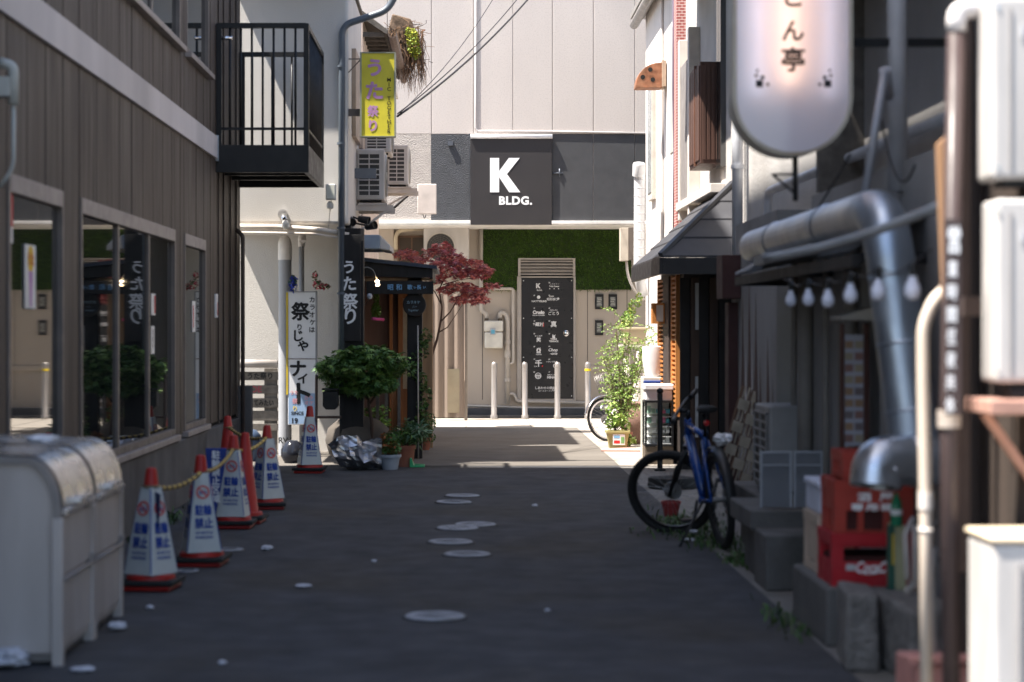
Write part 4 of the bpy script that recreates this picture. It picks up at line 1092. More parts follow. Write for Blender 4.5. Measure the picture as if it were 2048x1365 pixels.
# creeper on the post
m = MB(); bl = [((-.52 + R.uniform(-.06, .09), 21.93 + R.uniform(-.03, .08), z), (.07, .05, .12)) for z in (.3, .45, .6, .75, .9, 1.02, 1.15, 1.28, 1.4)]
leaf_cloud(m, bl, 620, .055, 0, 3, 1.0, 46)
m.solo('creeper', [G1, G2, M('leaf_olive')], 'dark green creeper climbing the black porch post', 'plant', (-.52, 21.95, 0))
MB().tube([(X(837, 21.9), 21.85, 0), (X(836, 21.9), 21.85, 1.55)], .008, 6).solo('plant_stake', [M('stake_grey', (.45, .42, .38), .6)], 'thin pale stake standing along the porch post', 'stake', (X(837, 21.9), 21.85, 0))
sl_ = thing('garden_light', 'little black garden spike light at the fence foot', 'lamp', (X(852, 24), 24, 0))
MB().lathe((X(852, 24), 24, Z(812, 24)), [(0, .045), (.05, .02), (.05, .012), (.03, .0), (.025, -.05), (0, -.05)], 14).build('head', [BLACKM], sl_)
MB().tube([(X(852, 24), 24, 0), (X(852, 24), 24, Z(818, 24))], .008, 6).build('spike', [BLACKM], sl_)
m = MB().prism([(0, 0), (.16, 0), (.16, .015), (.04, .02), (.02, .1), (0, .1)], (X(812, 20.9) + .05, 20.62, .006), UX, UZ, (0, .3, 0))
m.solo('green_tray', [M('tray_green', (.03, .33, .13), .35)], 'bright green plastic tray under the terracotta pot', 'tray', (X(830, 20.9), 20.7, 0), None, .004)
# silver sack: crumpled sheet
def crumple(name, label, cat, c, rx, ry, rz, mat, seed, sub=3, amp=.35, group=None, freq=2.2):
    import bmesh
    from mathutils import noise as NZ
    bm = bmesh.new(); bmesh.ops.create_icosphere(bm, subdivisions=sub, radius=1)
    for v in bm.verts:
        p = v.co.copy()
        d = NZ.noise(p * freq + Vector((seed * 7.1, 0, 0))) * amp + abs(NZ.noise(p * freq * 2.3 + Vector((0, seed * 3.3, 0)))) * amp * .9 - NZ.noise(p * freq * 5 + Vector((0, 0, seed))) * amp * .25
        v.co = Vector((p.x * rx, p.y * ry, p.z * rz)) * (1 + d)
    zmin = min(v.co.z for v in bm.verts)
    me = bpy.data.meshes.new(name); bm.to_mesh(me); bm.free()
    for v in me.vertices:
        v.co.z -= zmin
        if v.co.z < rz * .15: v.co.z *= .3
    me.materials.append(mat)
    o = bpy.data.objects.new(name, me); C.objects.link(o); o.location = c
    return tag(o, label, cat, group)
SILV = M('silver_film', (.42, .43, .46), .34, .85, var=.15, scale=6, bump=.25, bscale=9)
def sack():
    import bmesh
    from mathutils import noise as NZ
    Y = 20.25
    bm = bmesh.new()
    n = 11
    outline = {}
    vs = []
    # crumpled open bag: front sheet of irregular outline over a bulging back
    left = [(655, 885), (668, 903), (675, 918), (683, 938)]
    for j in range(n + 1):
        t = j / n
        zt_, = (0,)
        row = []
        for i in range(n + 1):
            s = i / n
            px = 655 + 108 * s + 26 * t * (1 - s)
            top = 888 - 24 * min(1, s / .55) + (18 if s > .55 else 0) * min(1, (s - .55) / .03 if s > .55 else 0) - 4 * math.sin(s * 9)
            bot = 936 + 9 * math.sin(s * 2.6)
            py = top + (bot - top) * t
            y = Y - .20 * math.sin(PI * min(1, t * .9 + .1)) * math.sin(PI * (.08 + .84 * s))
            p = Vector((X(px, Y), y, Z(py, Y)))
            k = Vector((s * 3.2, t * 3.2, 1.7))
            y += (abs(NZ.noise(k * .9)) * .22 + NZ.noise(k * 1.9) * .07)
            p.y = y; p.z = max(.008, p.z + NZ.noise(k * 1.4 + Vector((4, 0, 0))) * .02)
            row.append(p)
        vs.append(row)
    m = MB()
    flat = [p for r_ in vs for p in r_]
    fs = [(j * (n + 1) + i, (j + 1) * (n + 1) + i, (j + 1) * (n + 1) + i + 1, j * (n + 1) + i + 1) for j in range(n) for i in range(n)]
    m.add(flat, fs)
    back = [Vector((p.x, Y + .22 + .1 * math.sin(p.x * 9), p.z * .92 + .004)) for p in flat]
    m.add(back, [tuple(reversed(f)) for f in fs])
    k = (n + 1) ** 2
    rim = [i for i in range(n + 1)]
    edge = [(0 * (n + 1) + i) for i in range(n + 1)]
    lft = [j * (n + 1) for j in range(n + 1)]; rgt = [j * (n + 1) + n for j in range(n + 1)]; bot = [n * (n + 1) + i for i in range(n + 1)]
    for e in (lft, rgt, bot): m.add([flat[i] for i in e] + [back[i] for i in e], [(a, a + 1, a + 1 + n + 1, a + n + 1) for a in range(n)])
    m.solo('silver_sack', [SILV], 'crumpled shiny silver sack of soil on the ground before the maple', 'sack', (X(710, Y), Y, 0))
sack()
# ================================================================ parking cones
CREDM = M('cone_red', (.36, .020, .016), .45, var=.12, dirt=(.2, .04, .03), dscale=8, damt=.4)
COVW = M('cover_white', (.50, .53, .52), .5, var=.08, scale=6, dirt=(.40, .42, .38), dscale=5, damt=.4)
CG = 'parking cones chained along the brown building'
def cone_parts(t, cover=True, h=.70):
    MB().lathe((0, 0, .03), [(.118, 0), (.118, .03), (.108, .045), (.032, h - .05), (.026, h - .035), (0, h - .03)], 24).build('body', [CREDM], t)
    MB().box(-.148, .148, -.148, .148, .0, .028).build('base', [CREDM], t, .012, 2)
    m = MB()
    m.lathe((0, 0, .031), [(.14, 0), (.20, 0), (.20, .03), (.14, .03)], 4, 0); m.T = None
    m2 = MB(); m2.box(-.165, .165, -.165, -.12, .030, .060).box(-.165, .165, .12, .165, .030, .060).box(-.165, -.12, -.1195, .1195, .030, .060).box(.12, .165, -.1195, .1195, .030, .060)
    m2.build('rubber_weight', [RUBBER], t, .008)
    MB().lathe((0, 0, .0), [(.118, .061), (.142, .061), (.136, .083), (.112, .088)], 24).build('collar', [CREDM], t)
    if not cover: return
    b, a, z0, z1 = .112, .045, .09, h - .115
    vs = [(-b, -b, z0), (b, -b, z0), (b, b, z0), (-b, b, z0), (-a, -a, z1), (a, -a, z1), (a, a, z1), (-a, a, z1)]
    cv_ = MB().add(vs, [(0, 1, 5, 4), (1, 2, 6, 5), (2, 3, 7, 6), (3, 0, 4, 7)]).build('cover', [COVW], t, .012, 2)
    m = MB()
    for k in range(4):
        m.T = Matrix.Rotation(k * PI / 2, 4, 'Z')
        sl = Vector((0, b - a, z1 - z0)).normalized()
        def at(z): return Vector((0, -(b + (a - b) * (z - z0) / (z1 - z0)) - .004, z))
        zc = z0 + (z1 - z0) * .76
        nrm = Vector((0, -sl.z, sl.y))
        m.lathe(at(zc), [(.034, 0), (.034, .0015), (.043, .0015), (.043, 0)], 22, 1, nrm)
        m.bar(at(zc) + Vector((-.026, 0, 0)) + sl * .026 + nrm * .001, at(zc) + Vector((.026, 0, 0)) - sl * .026 + nrm * .001, .007, .001, 1, nrm)
        for dx in (-.015, .015): m.lathe(at(zc) + Vector((dx, 0, 0)) - sl * .006, [(.008, 0), (.008, .0008), (.0115, .0008), (.0115, 0)], 12, 0, nrm)
        m.bar(at(zc) + Vector((-.015, 0, 0)) - sl * .006 + nrm * .0005, at(zc) + sl * .012 + nrm * .0005, .003, .0005, 0, nrm); m.bar(at(zc) + Vector((.015, 0, 0)) - sl * .006 + nrm * .0005, at(zc) + Vector((.008, 0, 0)) + sl * .014 + nrm * .0005, .003, .0005, 0, nrm)
        zq = z0 + (z1 - z0) * .535
        m.text('駐輪', at(zq), .066, UX, sl, .05, width=.105); m.text('禁止', at(zq - .082), .066, UX, sl, .05, width=.116)
        m.text('NO BICYCLE', at(zq - .142), .017, UX, sl, .03, width=.11); m.text('PARKING', at(zq - .170), .017, UX, sl, .03, width=.11)
        m.bar(at(z0 + .01) + Vector((b - .006, .002, 0)), at(z1 - .01) + Vector((a - .004, .002, 0)), .006, .001, 0)
    m.T = None
    m.build('lettering', [INKB, INKR], cv_)
    MB().lathe((0, 0, h - .13), [(.040, 0), (.046, 0), (.044, .012), (.038, .012)], 16).build('cap_ring', [M('ring_dark', (.06, .02, .02), .6)], t)
c0 = thing('parking_cone', 'nearest cone of the row, red top and white cover turned edge on with blue flap', 'cone', (0, 0, 0), CG)
cone_parts(c0)
cr = thing('parking_cone', 'plain red cone against the wall, farthest left and tallest looking of the bare ones', 'cone', (0, 0, 0), CG)
cone_parts(cr, False)
cones = {}
for i, (px, Y, rz, src, lb) in enumerate(((302, 10.97, -.50, c0, None), (404, 12.1, .38, c0, 'second nearest cone with its no parking cover turned partly away'),
        (466, 14.35, -.08, c0, 'white covered cone facing the camera squarely, third along the row'), (533, 15.9, .62, c0, 'white covered cone at the far end of the rope, its edge toward camera'),
        (619, 19.9, .35, c0, 'white covered cone standing apart before the banner board, off the rope'),
        (457, 17.6, .3, cr, None), (489, 14.75, .5, cr, 'plain red cone tucked right behind the squarely facing white cone'))):
    o = src if lb is None else copytree(src, label=lb)
    o.location = (X(px, Y), Y, .006)
    o.rotation_euler = (R.uniform(-.02, .02), R.uniform(-.02, .02), R.uniform(-.1, .12))
    for ch in o.children:
        if ch.name.startswith('cover'): ch.rotation_euler = (0, 0, rz)
    cones[i] = Vector((X(px, Y), Y, 0))
# blue flap on the nearest cone's cover
fl = MB().prism([(-.02, .57), (.085, .55), (.075, .44), (.012, .11), (-.004, .10)], (.02, -.02, 0), (.8, -.6, 0), UZ, (.004, .004, 0))
fo = fl.build('flap', [M('flap_navy', (.012, .022, .085), .5)], c0)
fo.rotation_euler = (0, 0, -.2)
bs = thing('blue_board', 'dark blue tapering board with white vertical writing behind the second cone', 'board', (X(440, 14.1), 14.1, 0), None)
Y = 14.1
m = MB().prism([(X(411, Y), Z(897, Y)), (X(453, Y), Z(897, Y)), (X(447, Y), Z(945, Y)), (X(428, Y), Z(1046, Y)), (X(421, Y), Z(1046, Y))], (0, Y, 0), UX, UZ, (0, .02, 0))
m.build('panel', [M('board_navy', (.018, .045, .24), .45)], bs, .003)
m = MB().text('駐輪禁止区域', (X(432, Y), Y - .003, Z(910, Y)), .062, vert=True, bold=.03, gap=1.05)
m.build('lettering', [INKW], bs)
# rope
m = MB()
tops = [cones[0], cones[1], cones[2], cones[3], cones[5]]
for k, (a, b) in enumerate(zip(tops[:-1], tops[1:])):
    a_, b_ = a + Vector((0, 0, .60)), b + Vector((0, 0, .60))
    n = int((b_ - a_).length / .028)
    pts = sag(a_, b_, .05, n)
    for i in range(n):
        m.tube([pts[i], (pts[i] + pts[i + 1]) / 2, pts[i + 1]], [.010, .0145, .010], 7, (i // 2) % 2 if k != 2 else (i % 5 == 0), False)
for k in tops: m.lathe(k + Vector((0, 0, .595)), [(.040, -.008), (.052, 0), (.040, .010)], 14, 1)
m.solo('warning_rope', [M('rope_yellow', (.48, .34, .10), .8), M('rope_brown', (.13, .09, .05), .8)], 'yellow and black rope slung between the cone tops', 'rope', (tops[0].x, tops[0].y, .6))
# ================================================================ steel refuse bins
BINM = M('bin_steel', (.50, .455, .43), .42, .25, var=.16, scale=2.5, streak=4, bump=.08, bscale=9, dirt=(.24, .20, .175), dscale=2.4, damt=.75)
BINL = M('bin_lid', (.56, .56, .57), .27, .85, var=.1, scale=3, bump=.04, bscale=8)
BINT = M('bin_trim', (.27, .25, .245), .45, .5)
def make_bin(y0, ln, label):
    xf, xb, h = -1.80, -2.43, .935
    t = thing('refuse_bin', label, 'bin', (xf, y0 + ln / 2, 0), 'steel refuse bins by the brown wall')
    def prof(ins=0.0, n=10):
        p = [(xf - ins, .06), (xf - ins, h - .235)]
        for i in range(1, n + 1):
            a = i / n * PI / 2
            p.append((xf - ins - (.215 - ins) * (1 - math.cos(a)) * 1.0 if False else xf - .165 + (.165 - ins) * math.cos(a), h - .235 + (.235 - ins) * math.sin(a)))
        p += [(xb, h - ins + .015), (xb, .06)]
        return p
    MB().prism(prof(.014), (0, y0 + .02, 0), UX, UZ, (0, ln - .04, 0), 0, False).build('body', [BINM], t)
    # rim trims at both ends
    for yy in (y0, y0 + ln - .035):
        a, b = prof(0), prof(.035)
        m = MB()
        n = len(a)
        vs = [(p[0], yy, p[1]) for p in a] + [(p[0], yy, p[1]) for p in b] + [(p[0], yy + .035, p[1]) for p in a] + [(p[0], yy + .035, p[1]) for p in b]
        fs = []
        for i in range(n - 1):
            fs += [(i, n + i, n + i + 1, i + 1), (2 * n + i, 2 * n + i + 1, 3 * n + i + 1, 3 * n + i), (i, i + 1, 2 * n + i + 1, 2 * n + i), (n + i, 3 * n + i, 3 * n + i + 1, n + i + 1)]
        m.add(vs, fs, 0)
        m.build('rim', [BINT], t, .004)
    # rolling lid
    pr = [p for p in prof(-.004, 14)[1:-1]]
    m = MB()
    n = len(pr)
    vs = [(p[0] + .002, y0 + .037, p[1] + .002) for p in pr] + [(p[0] + .002, y0 + ln - .037, p[1] + .002) for p in pr]
    m.add(vs, [(i, i + 1, n + i + 1, n + i) for i in range(n - 1)], 0, True)
    lid = m.build('lid', [BINL], t)
    m = MB().box(xf - .004, xf + .022, y0 + .04, y0 + ln - .04, h - .262, h - .235)
    m.box(xf, xf + .045, y0 + ln * .30, y0 + ln * .70, h - .225, h - .20)
    m.build('lip', [BINL], lid, .004)
    m = MB().box(xf - .016, xf - .004, y0 + .04, y0 + ln - .04, .09, .385).box(xf - .016, xf - .004, y0 + .04, y0 + ln - .04, .40, h - .275)
    dr = m.build('front_panel', [BINM], t, .004)
    m = MB().tube([(xf + .012, y0 + .03, .39), (xf + .012, y0 + ln - .03, .39)], .008, 8).box(xf - .004, xf + .02, y0 + ln - .075, y0 + ln - .03, .38, .43)
    m.build('drop_rod', [BINT], dr)
    m = MB().box(xf - .042, xf + .008, y0 - .004, y0 + .045, .0, h - .275).box(xf - .042, xf + .008, y0 + ln - .045, y0 + ln + .003, .0, h - .275)
    m.parts('corner_post', [BINM], t, .006)
    MB().box(xb, xf - .04, y0 + .04, y0 + ln - .04, .02, .06).build('base', [BINT], t)
    return t
make_bin(8.44, .74, 'nearer steel refuse bin with a rounded roll top, cut by the picture edge')
make_bin(9.19, .75, 'farther steel refuse bin, joined behind the nearer one')
crumple('crumpled_bag', 'crumpled white plastic scrap lying on top of the farther bin', 'litter', (-2.12, 9.5, .94), .07, .10, .014, PLASTW, 3, 3, .5)
# litter
PAPR = M('paper_scrap', (.50, .51, .56), .7)
LG = 'scraps of white litter on the asphalt'
for i, (px, py, r_, lb) in enumerate(((534, 1103, .045, 'crumpled white paper ball to the right of the second cone'), (606, 1177, .055, 'flat white paper scrap in the lane level with the nearest cone'), (748, 1127, .022, 'tiny white scrap at mid lane left of the covers'),
        (1070, 1015, .03, 'small white scrap alone on the right half of the lane'), (235, 1263, .05, 'white scrap at the foot of the farther bin'), (165, 1345, .06, 'flat white scrap in front of the nearer bin'), (14, 1338, .11, 'big crumpled white bag at the lower left picture corner'),
        (445, 1332, .022, 'tiny white scrap at the bottom of the picture'), (1387, 1070, .04, 'white scrap under the blue bicycle front wheel'), (1377, 1084, .06, 'flat white scrap by the bicycle stand foot'), (300, 1221, .025, 'small scrap between the bins and the nearest cone'), (340, 1010, .03, 'small scrap by the brown wall foot behind the cones'), (1095, 1226, .02, 'tiny pale scrap on the right half of the lane, nearest on that side'))):
    Y = 5700 / (py - 660)
    crumple('litter', lb, 'litter', (X(px, Y), Y, .006), r_ * .72, r_ * .7, r_ * (.13 if 'flat' in lb else .34), PAPR, i + 1, 3, .5, LG)
# weeds at the wall foot
def weeds(name, label, spots, n, hgt, mats, seed):
    r = random.Random(seed); m = MB()
    for _ in range(n):
        (x, y, sx, sy) = spots[r.randrange(len(spots))]
        if sy == .28 and r.random() < .6: continue
        x += r.gauss(0, sx); y += r.gauss(0, sy)
        a = r.uniform(0, 2 * PI); l = hgt * r.uniform(.3, 1)
        d = Vector((math.cos(a), math.sin(a), 0)); e = Vector((-d.y, d.x, 0)) * .006
        p = Vector((x, y, .004))
        m.add([p - e, p + e, p + d * l * .35 + e + Vector((0, 0, l * .7)), p + d * l * .8 + Vector((0, 0, l * .8)), p + d * l * .35 - e + Vector((0, 0, l * .7))], [(0, 1, 2, 4), (4, 2, 3)], r.randrange(len(mats)))
    o = m.build(name, mats); tag(o, label, 'weeds', None, 'stuff')
weeds('grass', 'sparse weeds along the wall foot and around the blue bicycle', [(-2.36, 14.5, .05, .5), (-2.3, 17.5, .06, .6), (1.62, 14.2, .16, .5), (1.75, 13.4, .12, .35), (1.78, 12.2, .05, .15), (1.64, 9.7, .05, .28), (1.72, 14.6, .12, .3)], 1700, .065, [M('weed_green', (.05, .10, .03), .6), G2, M('weed_dull', (.07, .09, .035), .6)], 77)
# ================================================================ far right white house
wh = thing('white_house', 'sunlit white walled house with a red brick edge at the far right', 'building', (2.8, 27, 0))
mb = MB().box(2.8, 6, 25.06, 29.2, 0, 8.2)
mb.box(2.76, 2.8, 26.9, 29.2, 0, 8.2)
mb.build('wall', [WHITEW], wh, .02)
BRK = brick_mat('red_brick', (.34, .09, .08), (.28, .07, .065), (.62, .50, .46), 6.5)
MB().box(2.74, 2.95, 24.72, 25.05, 2.6, 5.6).prism([(2.74, 5.6), (2.95, 5.6), (3.4, 8), (2.74, 8)], (0, 24.72, 0), UX, UZ, (0, .33, 0)).build('brick_pier', [BRK], wh)
m = MB().box(2.70, 2.79, 27.6, 28.2, 3.4, 5.3, 0).box(2.69, 2.71, 27.66, 28.14, 3.5, 5.2, 1)
m.build('window', [M('frame_cream', (.55, .5, .44), .5), M('pane_pale', (.32, .33, .33), .25)], wh, .006)
m = MB().box(2.79, 2.805, 25.5, 26.0, 3.9, 5.6, 0)
m.build('blocked_window', [M('stone_grey', (.42, .40, .36), .85)], wh, .004)
m = MB().tube([(2.62, 25.2, 6.25), (2.62, 29.6, 6.25)], .07, 10).box(2.55, 4, 25.06, 29.5, 6.32, 6.4)
m.build('gutter', [M('gutter_grey', (.36, .34, .32), .4, .5)], wh)
MB().tube(bend([(2.75, 25.15, 7), (2.74, 25.15, 4.6), (2.755, 25.15, 3.9), (2.745, 25.15, 2.7)], .1), .012, 6).build('wall_cable', [M('cable_violet', (.12, .09, .14), .6)], wh)
# rusty hood
hd = thing('vent_hood', 'rusty quarter round vent hood with three holes on the white house', 'vent', (X(1330, 26.6), 26.6, Z(150, 26.6)))
Y = 26.6
c = (X(1322, Y), Z(178, Y))
s = Y / F
prof = [(0, 0), (-52 * s, 0)] + [(-52 * s + 52 * s * (1 - math.cos(a)) * .92, 4 * s + 46 * s * math.sin(a)) for a in [k / 8 * PI / 2 for k in range(9)]] + [(0, 50 * s), (6 * s, 42 * s), (2 * s, 12 * s)]
MB().prism([(p[0] + c[0], p[1] + c[1]) for p in prof], (0, Y - .12, 0), UX, UZ, (0, .3, 0)).build('shell', [RUST], hd, .006)
m = MB()
for (px, py) in ((1299, 142), (1284, 157), (1304, 162)): m.lathe((X(px, Y), Y - .12, Z(py, Y)), [(0, .003), (.032, .003), (.032, 0)], 16, 0, (0, -1, 0))
m.build('vent_hole', [DARKIN], hd)
MB().box(X(1322, Y), X(1330, Y), Y - .16, Y + .24, Z(176, Y), Z(124, Y)).build('mount_plate', [M('pale_rust', (.45, .33, .24), .7, var=.3)], hd, .003)
# white spiral duct
Y = 26.8
dk = thing('spiral_duct', 'white spiral ventilation duct with a round hood beside the white house', 'duct', (X(1280, Y), Y, Z(600, Y)))
DUCTW = M('duct_white', (.70, .71, .72), .4, .2)
MB().tube(bend([(X(1277, Y), Y - .05, Z(334, Y)), (X(1279, Y), Y, Z(352, Y)), (X(1278, Y), Y, Z(556, Y)), (X(1288, Y), Y + .1, Z(590, Y))], .3), .077, 18).lathe((X(1277, Y), Y - .06, Z(336, Y)), [(.088, -.12), (.088, .04), (.08, .06), (.0, .06)], 20, 0, (0, -.35, 1)).build('pipe', [DUCTW], dk)
m = MB()
for k in range(11): m.lathe((X(1278.6, Y), Y, Z(360 + k * 17, Y)), [(.077, -.006), (.081, 0), (.077, .006)], 18, 0, (.12, 0, 1))
m.parts('seam', [M('duct_seam', (.5, .5, .52), .4)], dk)
bx = thing('meter_box', 'tall beige box hung under the overhang left of the white duct', 'box', (X(1257, 28.5), 28.5, Z(525, 28.5)))
Y = 28.5
MB().box(X(1241, Y), X(1257, Y), Y, Y + .22, Z(522, Y), Z(456, Y), 0).box(X(1257, Y), X(1274, Y), Y + .004, Y + .22, Z(520, Y), Z(455, Y), 1).build('case', [M('box_beige', (.46, .41, .34), .6), M('box_brown', (.12, .10, .085), .6)], bx, .006)
MB().tube(bend([(X(1254, Y), Y + .1, Z(522, Y)), (X(1256, Y), Y + .1, Z(548, Y)), (X(1268, Y), Y + .1, Z(580, Y)), (X(1290, Y), Y + .1, Z(600, Y))], .15), .02, 8).build('cable', [M('cable_pale', (.5, .47, .43), .6)], bx)
# ================================================================ shuttered house with pent roof
sh = thing('shuttered_house', 'grey house with a brown shutter box and a dark pent roof shop front', 'building', (2.85, 22, 0))
EW = M('grey_render', (.50, .47, .44), .9, var=.08, scale=2, bump=.6, bscale=45, dirt=(.36, .33, .30), dscale=1.2, damt=.4)
mb = MB().box(2.86, 6, 19.6, 25.05, 0, 6.2)
mb.build('wall', [EW], sh, .01)
mb = MB().box(1.92, 6, 20.2, 23.5, 5.66, 5.74)  # unseen, raised and pushed far out to shade the shutter and wall
mb.build('eave', [WOODG], sh)
m = MB().box(2.74, 2.86, 23.4, 24.5, 3.05, 4.85, 0).box(2.72, 2.86, 24.25, 24.4, 2.9, 5.2, 1).box(2.72, 2.86, 23.2, 23.34, 2.9, 5.2, 1).box(2.70, 2.86, 21.0, 24.45, 3.02, 3.12, 1)
m.build('window_frame', [M('frame_shade', (.22, .20, .19), .6), M('frame_pale', (.62, .57, .52), .6)], sh, .006)
sx = MB().box(2.62, 2.86, 21.25, 22.25, 3.36, 4.50, 0)
for k in range(5): sx.box(2.605, 2.62, 21.28 + k * .19, 21.44 + k * .19, 3.40, 4.46, 0)
for k in range(4): sx.box(2.645 + k * .05, 2.685 + k * .05, 21.238, 21.249, 3.40, 4.46, 0)
sx.build('shutter_box', [M('shutter_brown', (.085, .042, .030), .6, var=.2, streak=6, scale=8)], sh, .006)
MB().box(2.595, 2.625, 21.60, 21.65, 3.36, 4.5).build('shutter_rail', [M('rail_orange', (.16, .07, .04), .6)], sh)
m = MB().box(2.80, 2.86, 20.9, 21.25, 3.3, 5.2)
m.build('pane', [GLASS], sh)
# pent roof
PENT = M('roof_sheet', (.036, .037, .043), .45, var=.15, scale=3, dirt=(.06, .056, .056), dscale=2, damt=.5)
pr = MB()
eX, eY0, eY1, eZ, tX, tY, tZ = 1.99, 19.45, 22.75, 2.24, 2.86, 20.35, 3.05
n = 4
for k in range(n):
    a, b = k / n, (k + 1) / n
    lap = .022
    def L_(t, y): return (eX + (tX - eX) * t, y, eZ + (tZ - eZ) * t)
    ya, yb = eY0 + (tY - eY0) * a, eY0 + (tY - eY0) * b
    p, q_, r_, s_ = L_(a, ya), L_(b, yb), L_(b, eY1), L_(a, eY1)
    up = lambda v, d: (v[0], v[1], v[2] + d)
    pr.add([up(p, lap), up(q_, .004), up(r_, .004), up(s_, lap), up(p, -.0), up(s_, -.0)], [(0, 1, 2, 3)[::-1], (0, 3, 5, 4)])
    def Fp(t, x): return (x, eY0 + (tY - eY0) * t, eZ + (tZ - eZ) * t)
    xa, xb = eX + (tX - eX) * a, eX + (tX - eX) * b
    p, q_, r_, s_ = Fp(a, xa), Fp(a, 2.86), Fp(b, 2.86), Fp(b, xb)
    if k < n: pr.add([up(p, lap), up(q_, lap), up(r_, .004), up(s_, .004), up(p, 0), up(q_, 0)], [(0, 1, 2, 3), (4, 5, 1, 0)])
pr.bar((eX, eY0, eZ + .03), (tX, tY, tZ + .03), .05, .04)
pr.build('pent_roof', [PENT], sh)
m = MB().box(eX - .01, eX + .03, eY0, eY1, eZ - .17, eZ - .002).box(eX + .03, 2.86, eY0 - .01, eY0 + .03, eZ - .17, eZ - .002).box(eX + .03, 2.86, eY0 + .03, eY1, eZ - .06, eZ - .03, 1)
m.build('fascia', [M('fascia_black', (.016, .016, .018), .5), M('soffit_pale', (.40, .36, .32), .7)], sh)
# shop front under the pent roof
LATO = M('lattice_orange', (.50, .20, .055), .5, var=.15, streak=6, scale=10)
m = MB().box(2.34, 2.85, 20.42, 22.75, 0, 2.2, 0)
m.build('shop_wall', [M('shop_dark', (.028, .022, .02), .6, var=.3, streak=8, scale=8)], sh)
for (y0, y1) in ((21.95, 22.75), (20.75, 21.25)):
    m = MB().box(2.29, 2.335, y0, y0 + .06, .55, 2.1).box(2.29, 2.335, y1 - .06, y1, .55, 2.1)
    k = .6
    while k < 2.08:
        m.box(2.295, 2.335, y0 + .06, y1 - .06, k, k + .022); k += .052
    m.build('lattice', [LATO], sh)
m = MB().box(2.27, 2.338, 21.3, 21.9, 0, 2.1)
m.build('dark_post', [M('post_brown', (.05, .035, .03), .6)], sh, .004)
m = MB()
for k, (a, b, dd) in enumerate(((2.30, 2.40, .02), (2.41, 2.50, .05), (2.50, 2.60, .03), (2.61, 2.70, .06), (2.71, 2.84, .03))): m.box(a, b, 20.42 - dd, 20.42, 0, 2.06, k % 2)
m.parts('entrance_board', [M('board_black', (.016, .014, .014), .6), M('board_brown', (.06, .035, .024), .6, var=.3, streak=8, scale=9)], sh, .003)
m = MB().box(2.455, 2.485, 20.33, 20.36, .35, 1.0).box(2.455, 2.49, 20.33, 20.36, 1.5, 2.0)
m.parts('white_strip', [M('strip_grey', (.42, .42, .42), .5)], sh)
ll = thing('lattice_lamp', 'small white paper lamp box in an orange wooden frame on the shop', 'lamp', (X(1315, 21.8), 21.8, Z(650, 21.8)))
Y = 21.8
MB().box(X(1311, Y), X(1325, Y), Y - .08, Y + .06, Z(644, Y), Z(611, Y), 0).build('paper_shade', [M('paper_white', (.72, .66, .62), .7)], ll)
m = MB().box(X(1303, Y), X(1311, Y), Y - .09, Y + .07, Z(648, Y), Z(607, Y)).box(X(1325, Y), X(1328, Y), Y - .09, Y + .07, Z(648, Y), Z(607, Y)).box(X(1311, Y), X(1325, Y), Y - .09, Y + .07, Z(648, Y), Z(644, Y)).box(X(1311, Y), X(1325, Y), Y - .09, Y + .07, Z(611, Y), Z(607, Y))
m.build('lamp_frame', [LATO], ll, .002)
# ================================================================ plants at the sunlit corner
def feathery(name, label, px, pyb, Y, heads, seed, mats, n=900):
    t = thing(name, label, 'plant', (X(px, Y), Y, 0), 'potted plants along the alley')
    r = random.Random(seed)
    m = MB(); lf = MB()
    base = Vector((X(px, Y), Y, Z(pyb, Y)))
    for (hx, hy) in heads:
        tip = Vector((X(hx, Y), Y + r.uniform(-.2, .2), Z(hy, Y)))
        mid = base.lerp(tip, .5) + Vector((r.uniform(-.05, .05), 0, .08))
        pts = [base * (1 - s) ** 2 + mid * 2 * s * (1 - s) + tip * s * s for s in [k / 7 for k in range(8)]]
        m.tube(pts, [.009 - .001 * k for k in range(8)], 5)
        for k in range(2, 8):
            for _ in range(4):
                d = Vector((r.gauss(0, 1), r.gauss(0, .7), r.gauss(.15, .5))).normalized() * r.uniform(.08, .2)
                p0 = pts[k]
                m.tube([p0, p0 + d * .6, p0 + d + Vector((0, 0, -.02))], [.003, .002, .001], 4, 0, False)
                for j in range(12):
                    s = (j + 1) / 12
                    pp_ = p0 + d * s + Vector((0, 0, -.02 * s * s))
                    e = Vector((r.gauss(0, 1), r.gauss(0, 1), r.gauss(.2, .6))).normalized() * r.uniform(.018, .042)
                    w_ = e.cross(Vector((0, -1, .3))).normalized() * .007
                    lf.add([pp_, pp_ + e * .5 + w_, pp_ + e, pp_ + e * .5 - w_], [(0, 1, 2, 3)], r.randrange(len(mats)))
    m.build('stem', [M('stem_brown', (.16, .11, .07), .8)], t)
    lf.build('leaves', mats, t)
    return t
ft = feathery('feathery_shrub', 'tall bright feathery green shrub in the sun before the city bicycle', 1245, 862, 24.2,
              [(1232, 655), (1222, 690), (1215, 720), (1228, 745), (1250, 690), (1290, 690), (1262, 650), (1305, 676), (1240, 720), (1258, 745), (1280, 725), (1240, 780), (1218, 770), (1228, 620), (1272, 700), (1200, 700), (1262, 640), (1255, 800), (1300, 655)], 51, [BR1, BR2, BR3, G3])
MB().lathe((X(1245, 24.2), 24.2, .005), [(0, 0), (.09, 0), (.12, .16), (.13, .16), (.13, .19), (.11, .19), (.11, .15), (0, .15)], 20).build('pot', [TERRA], ft)
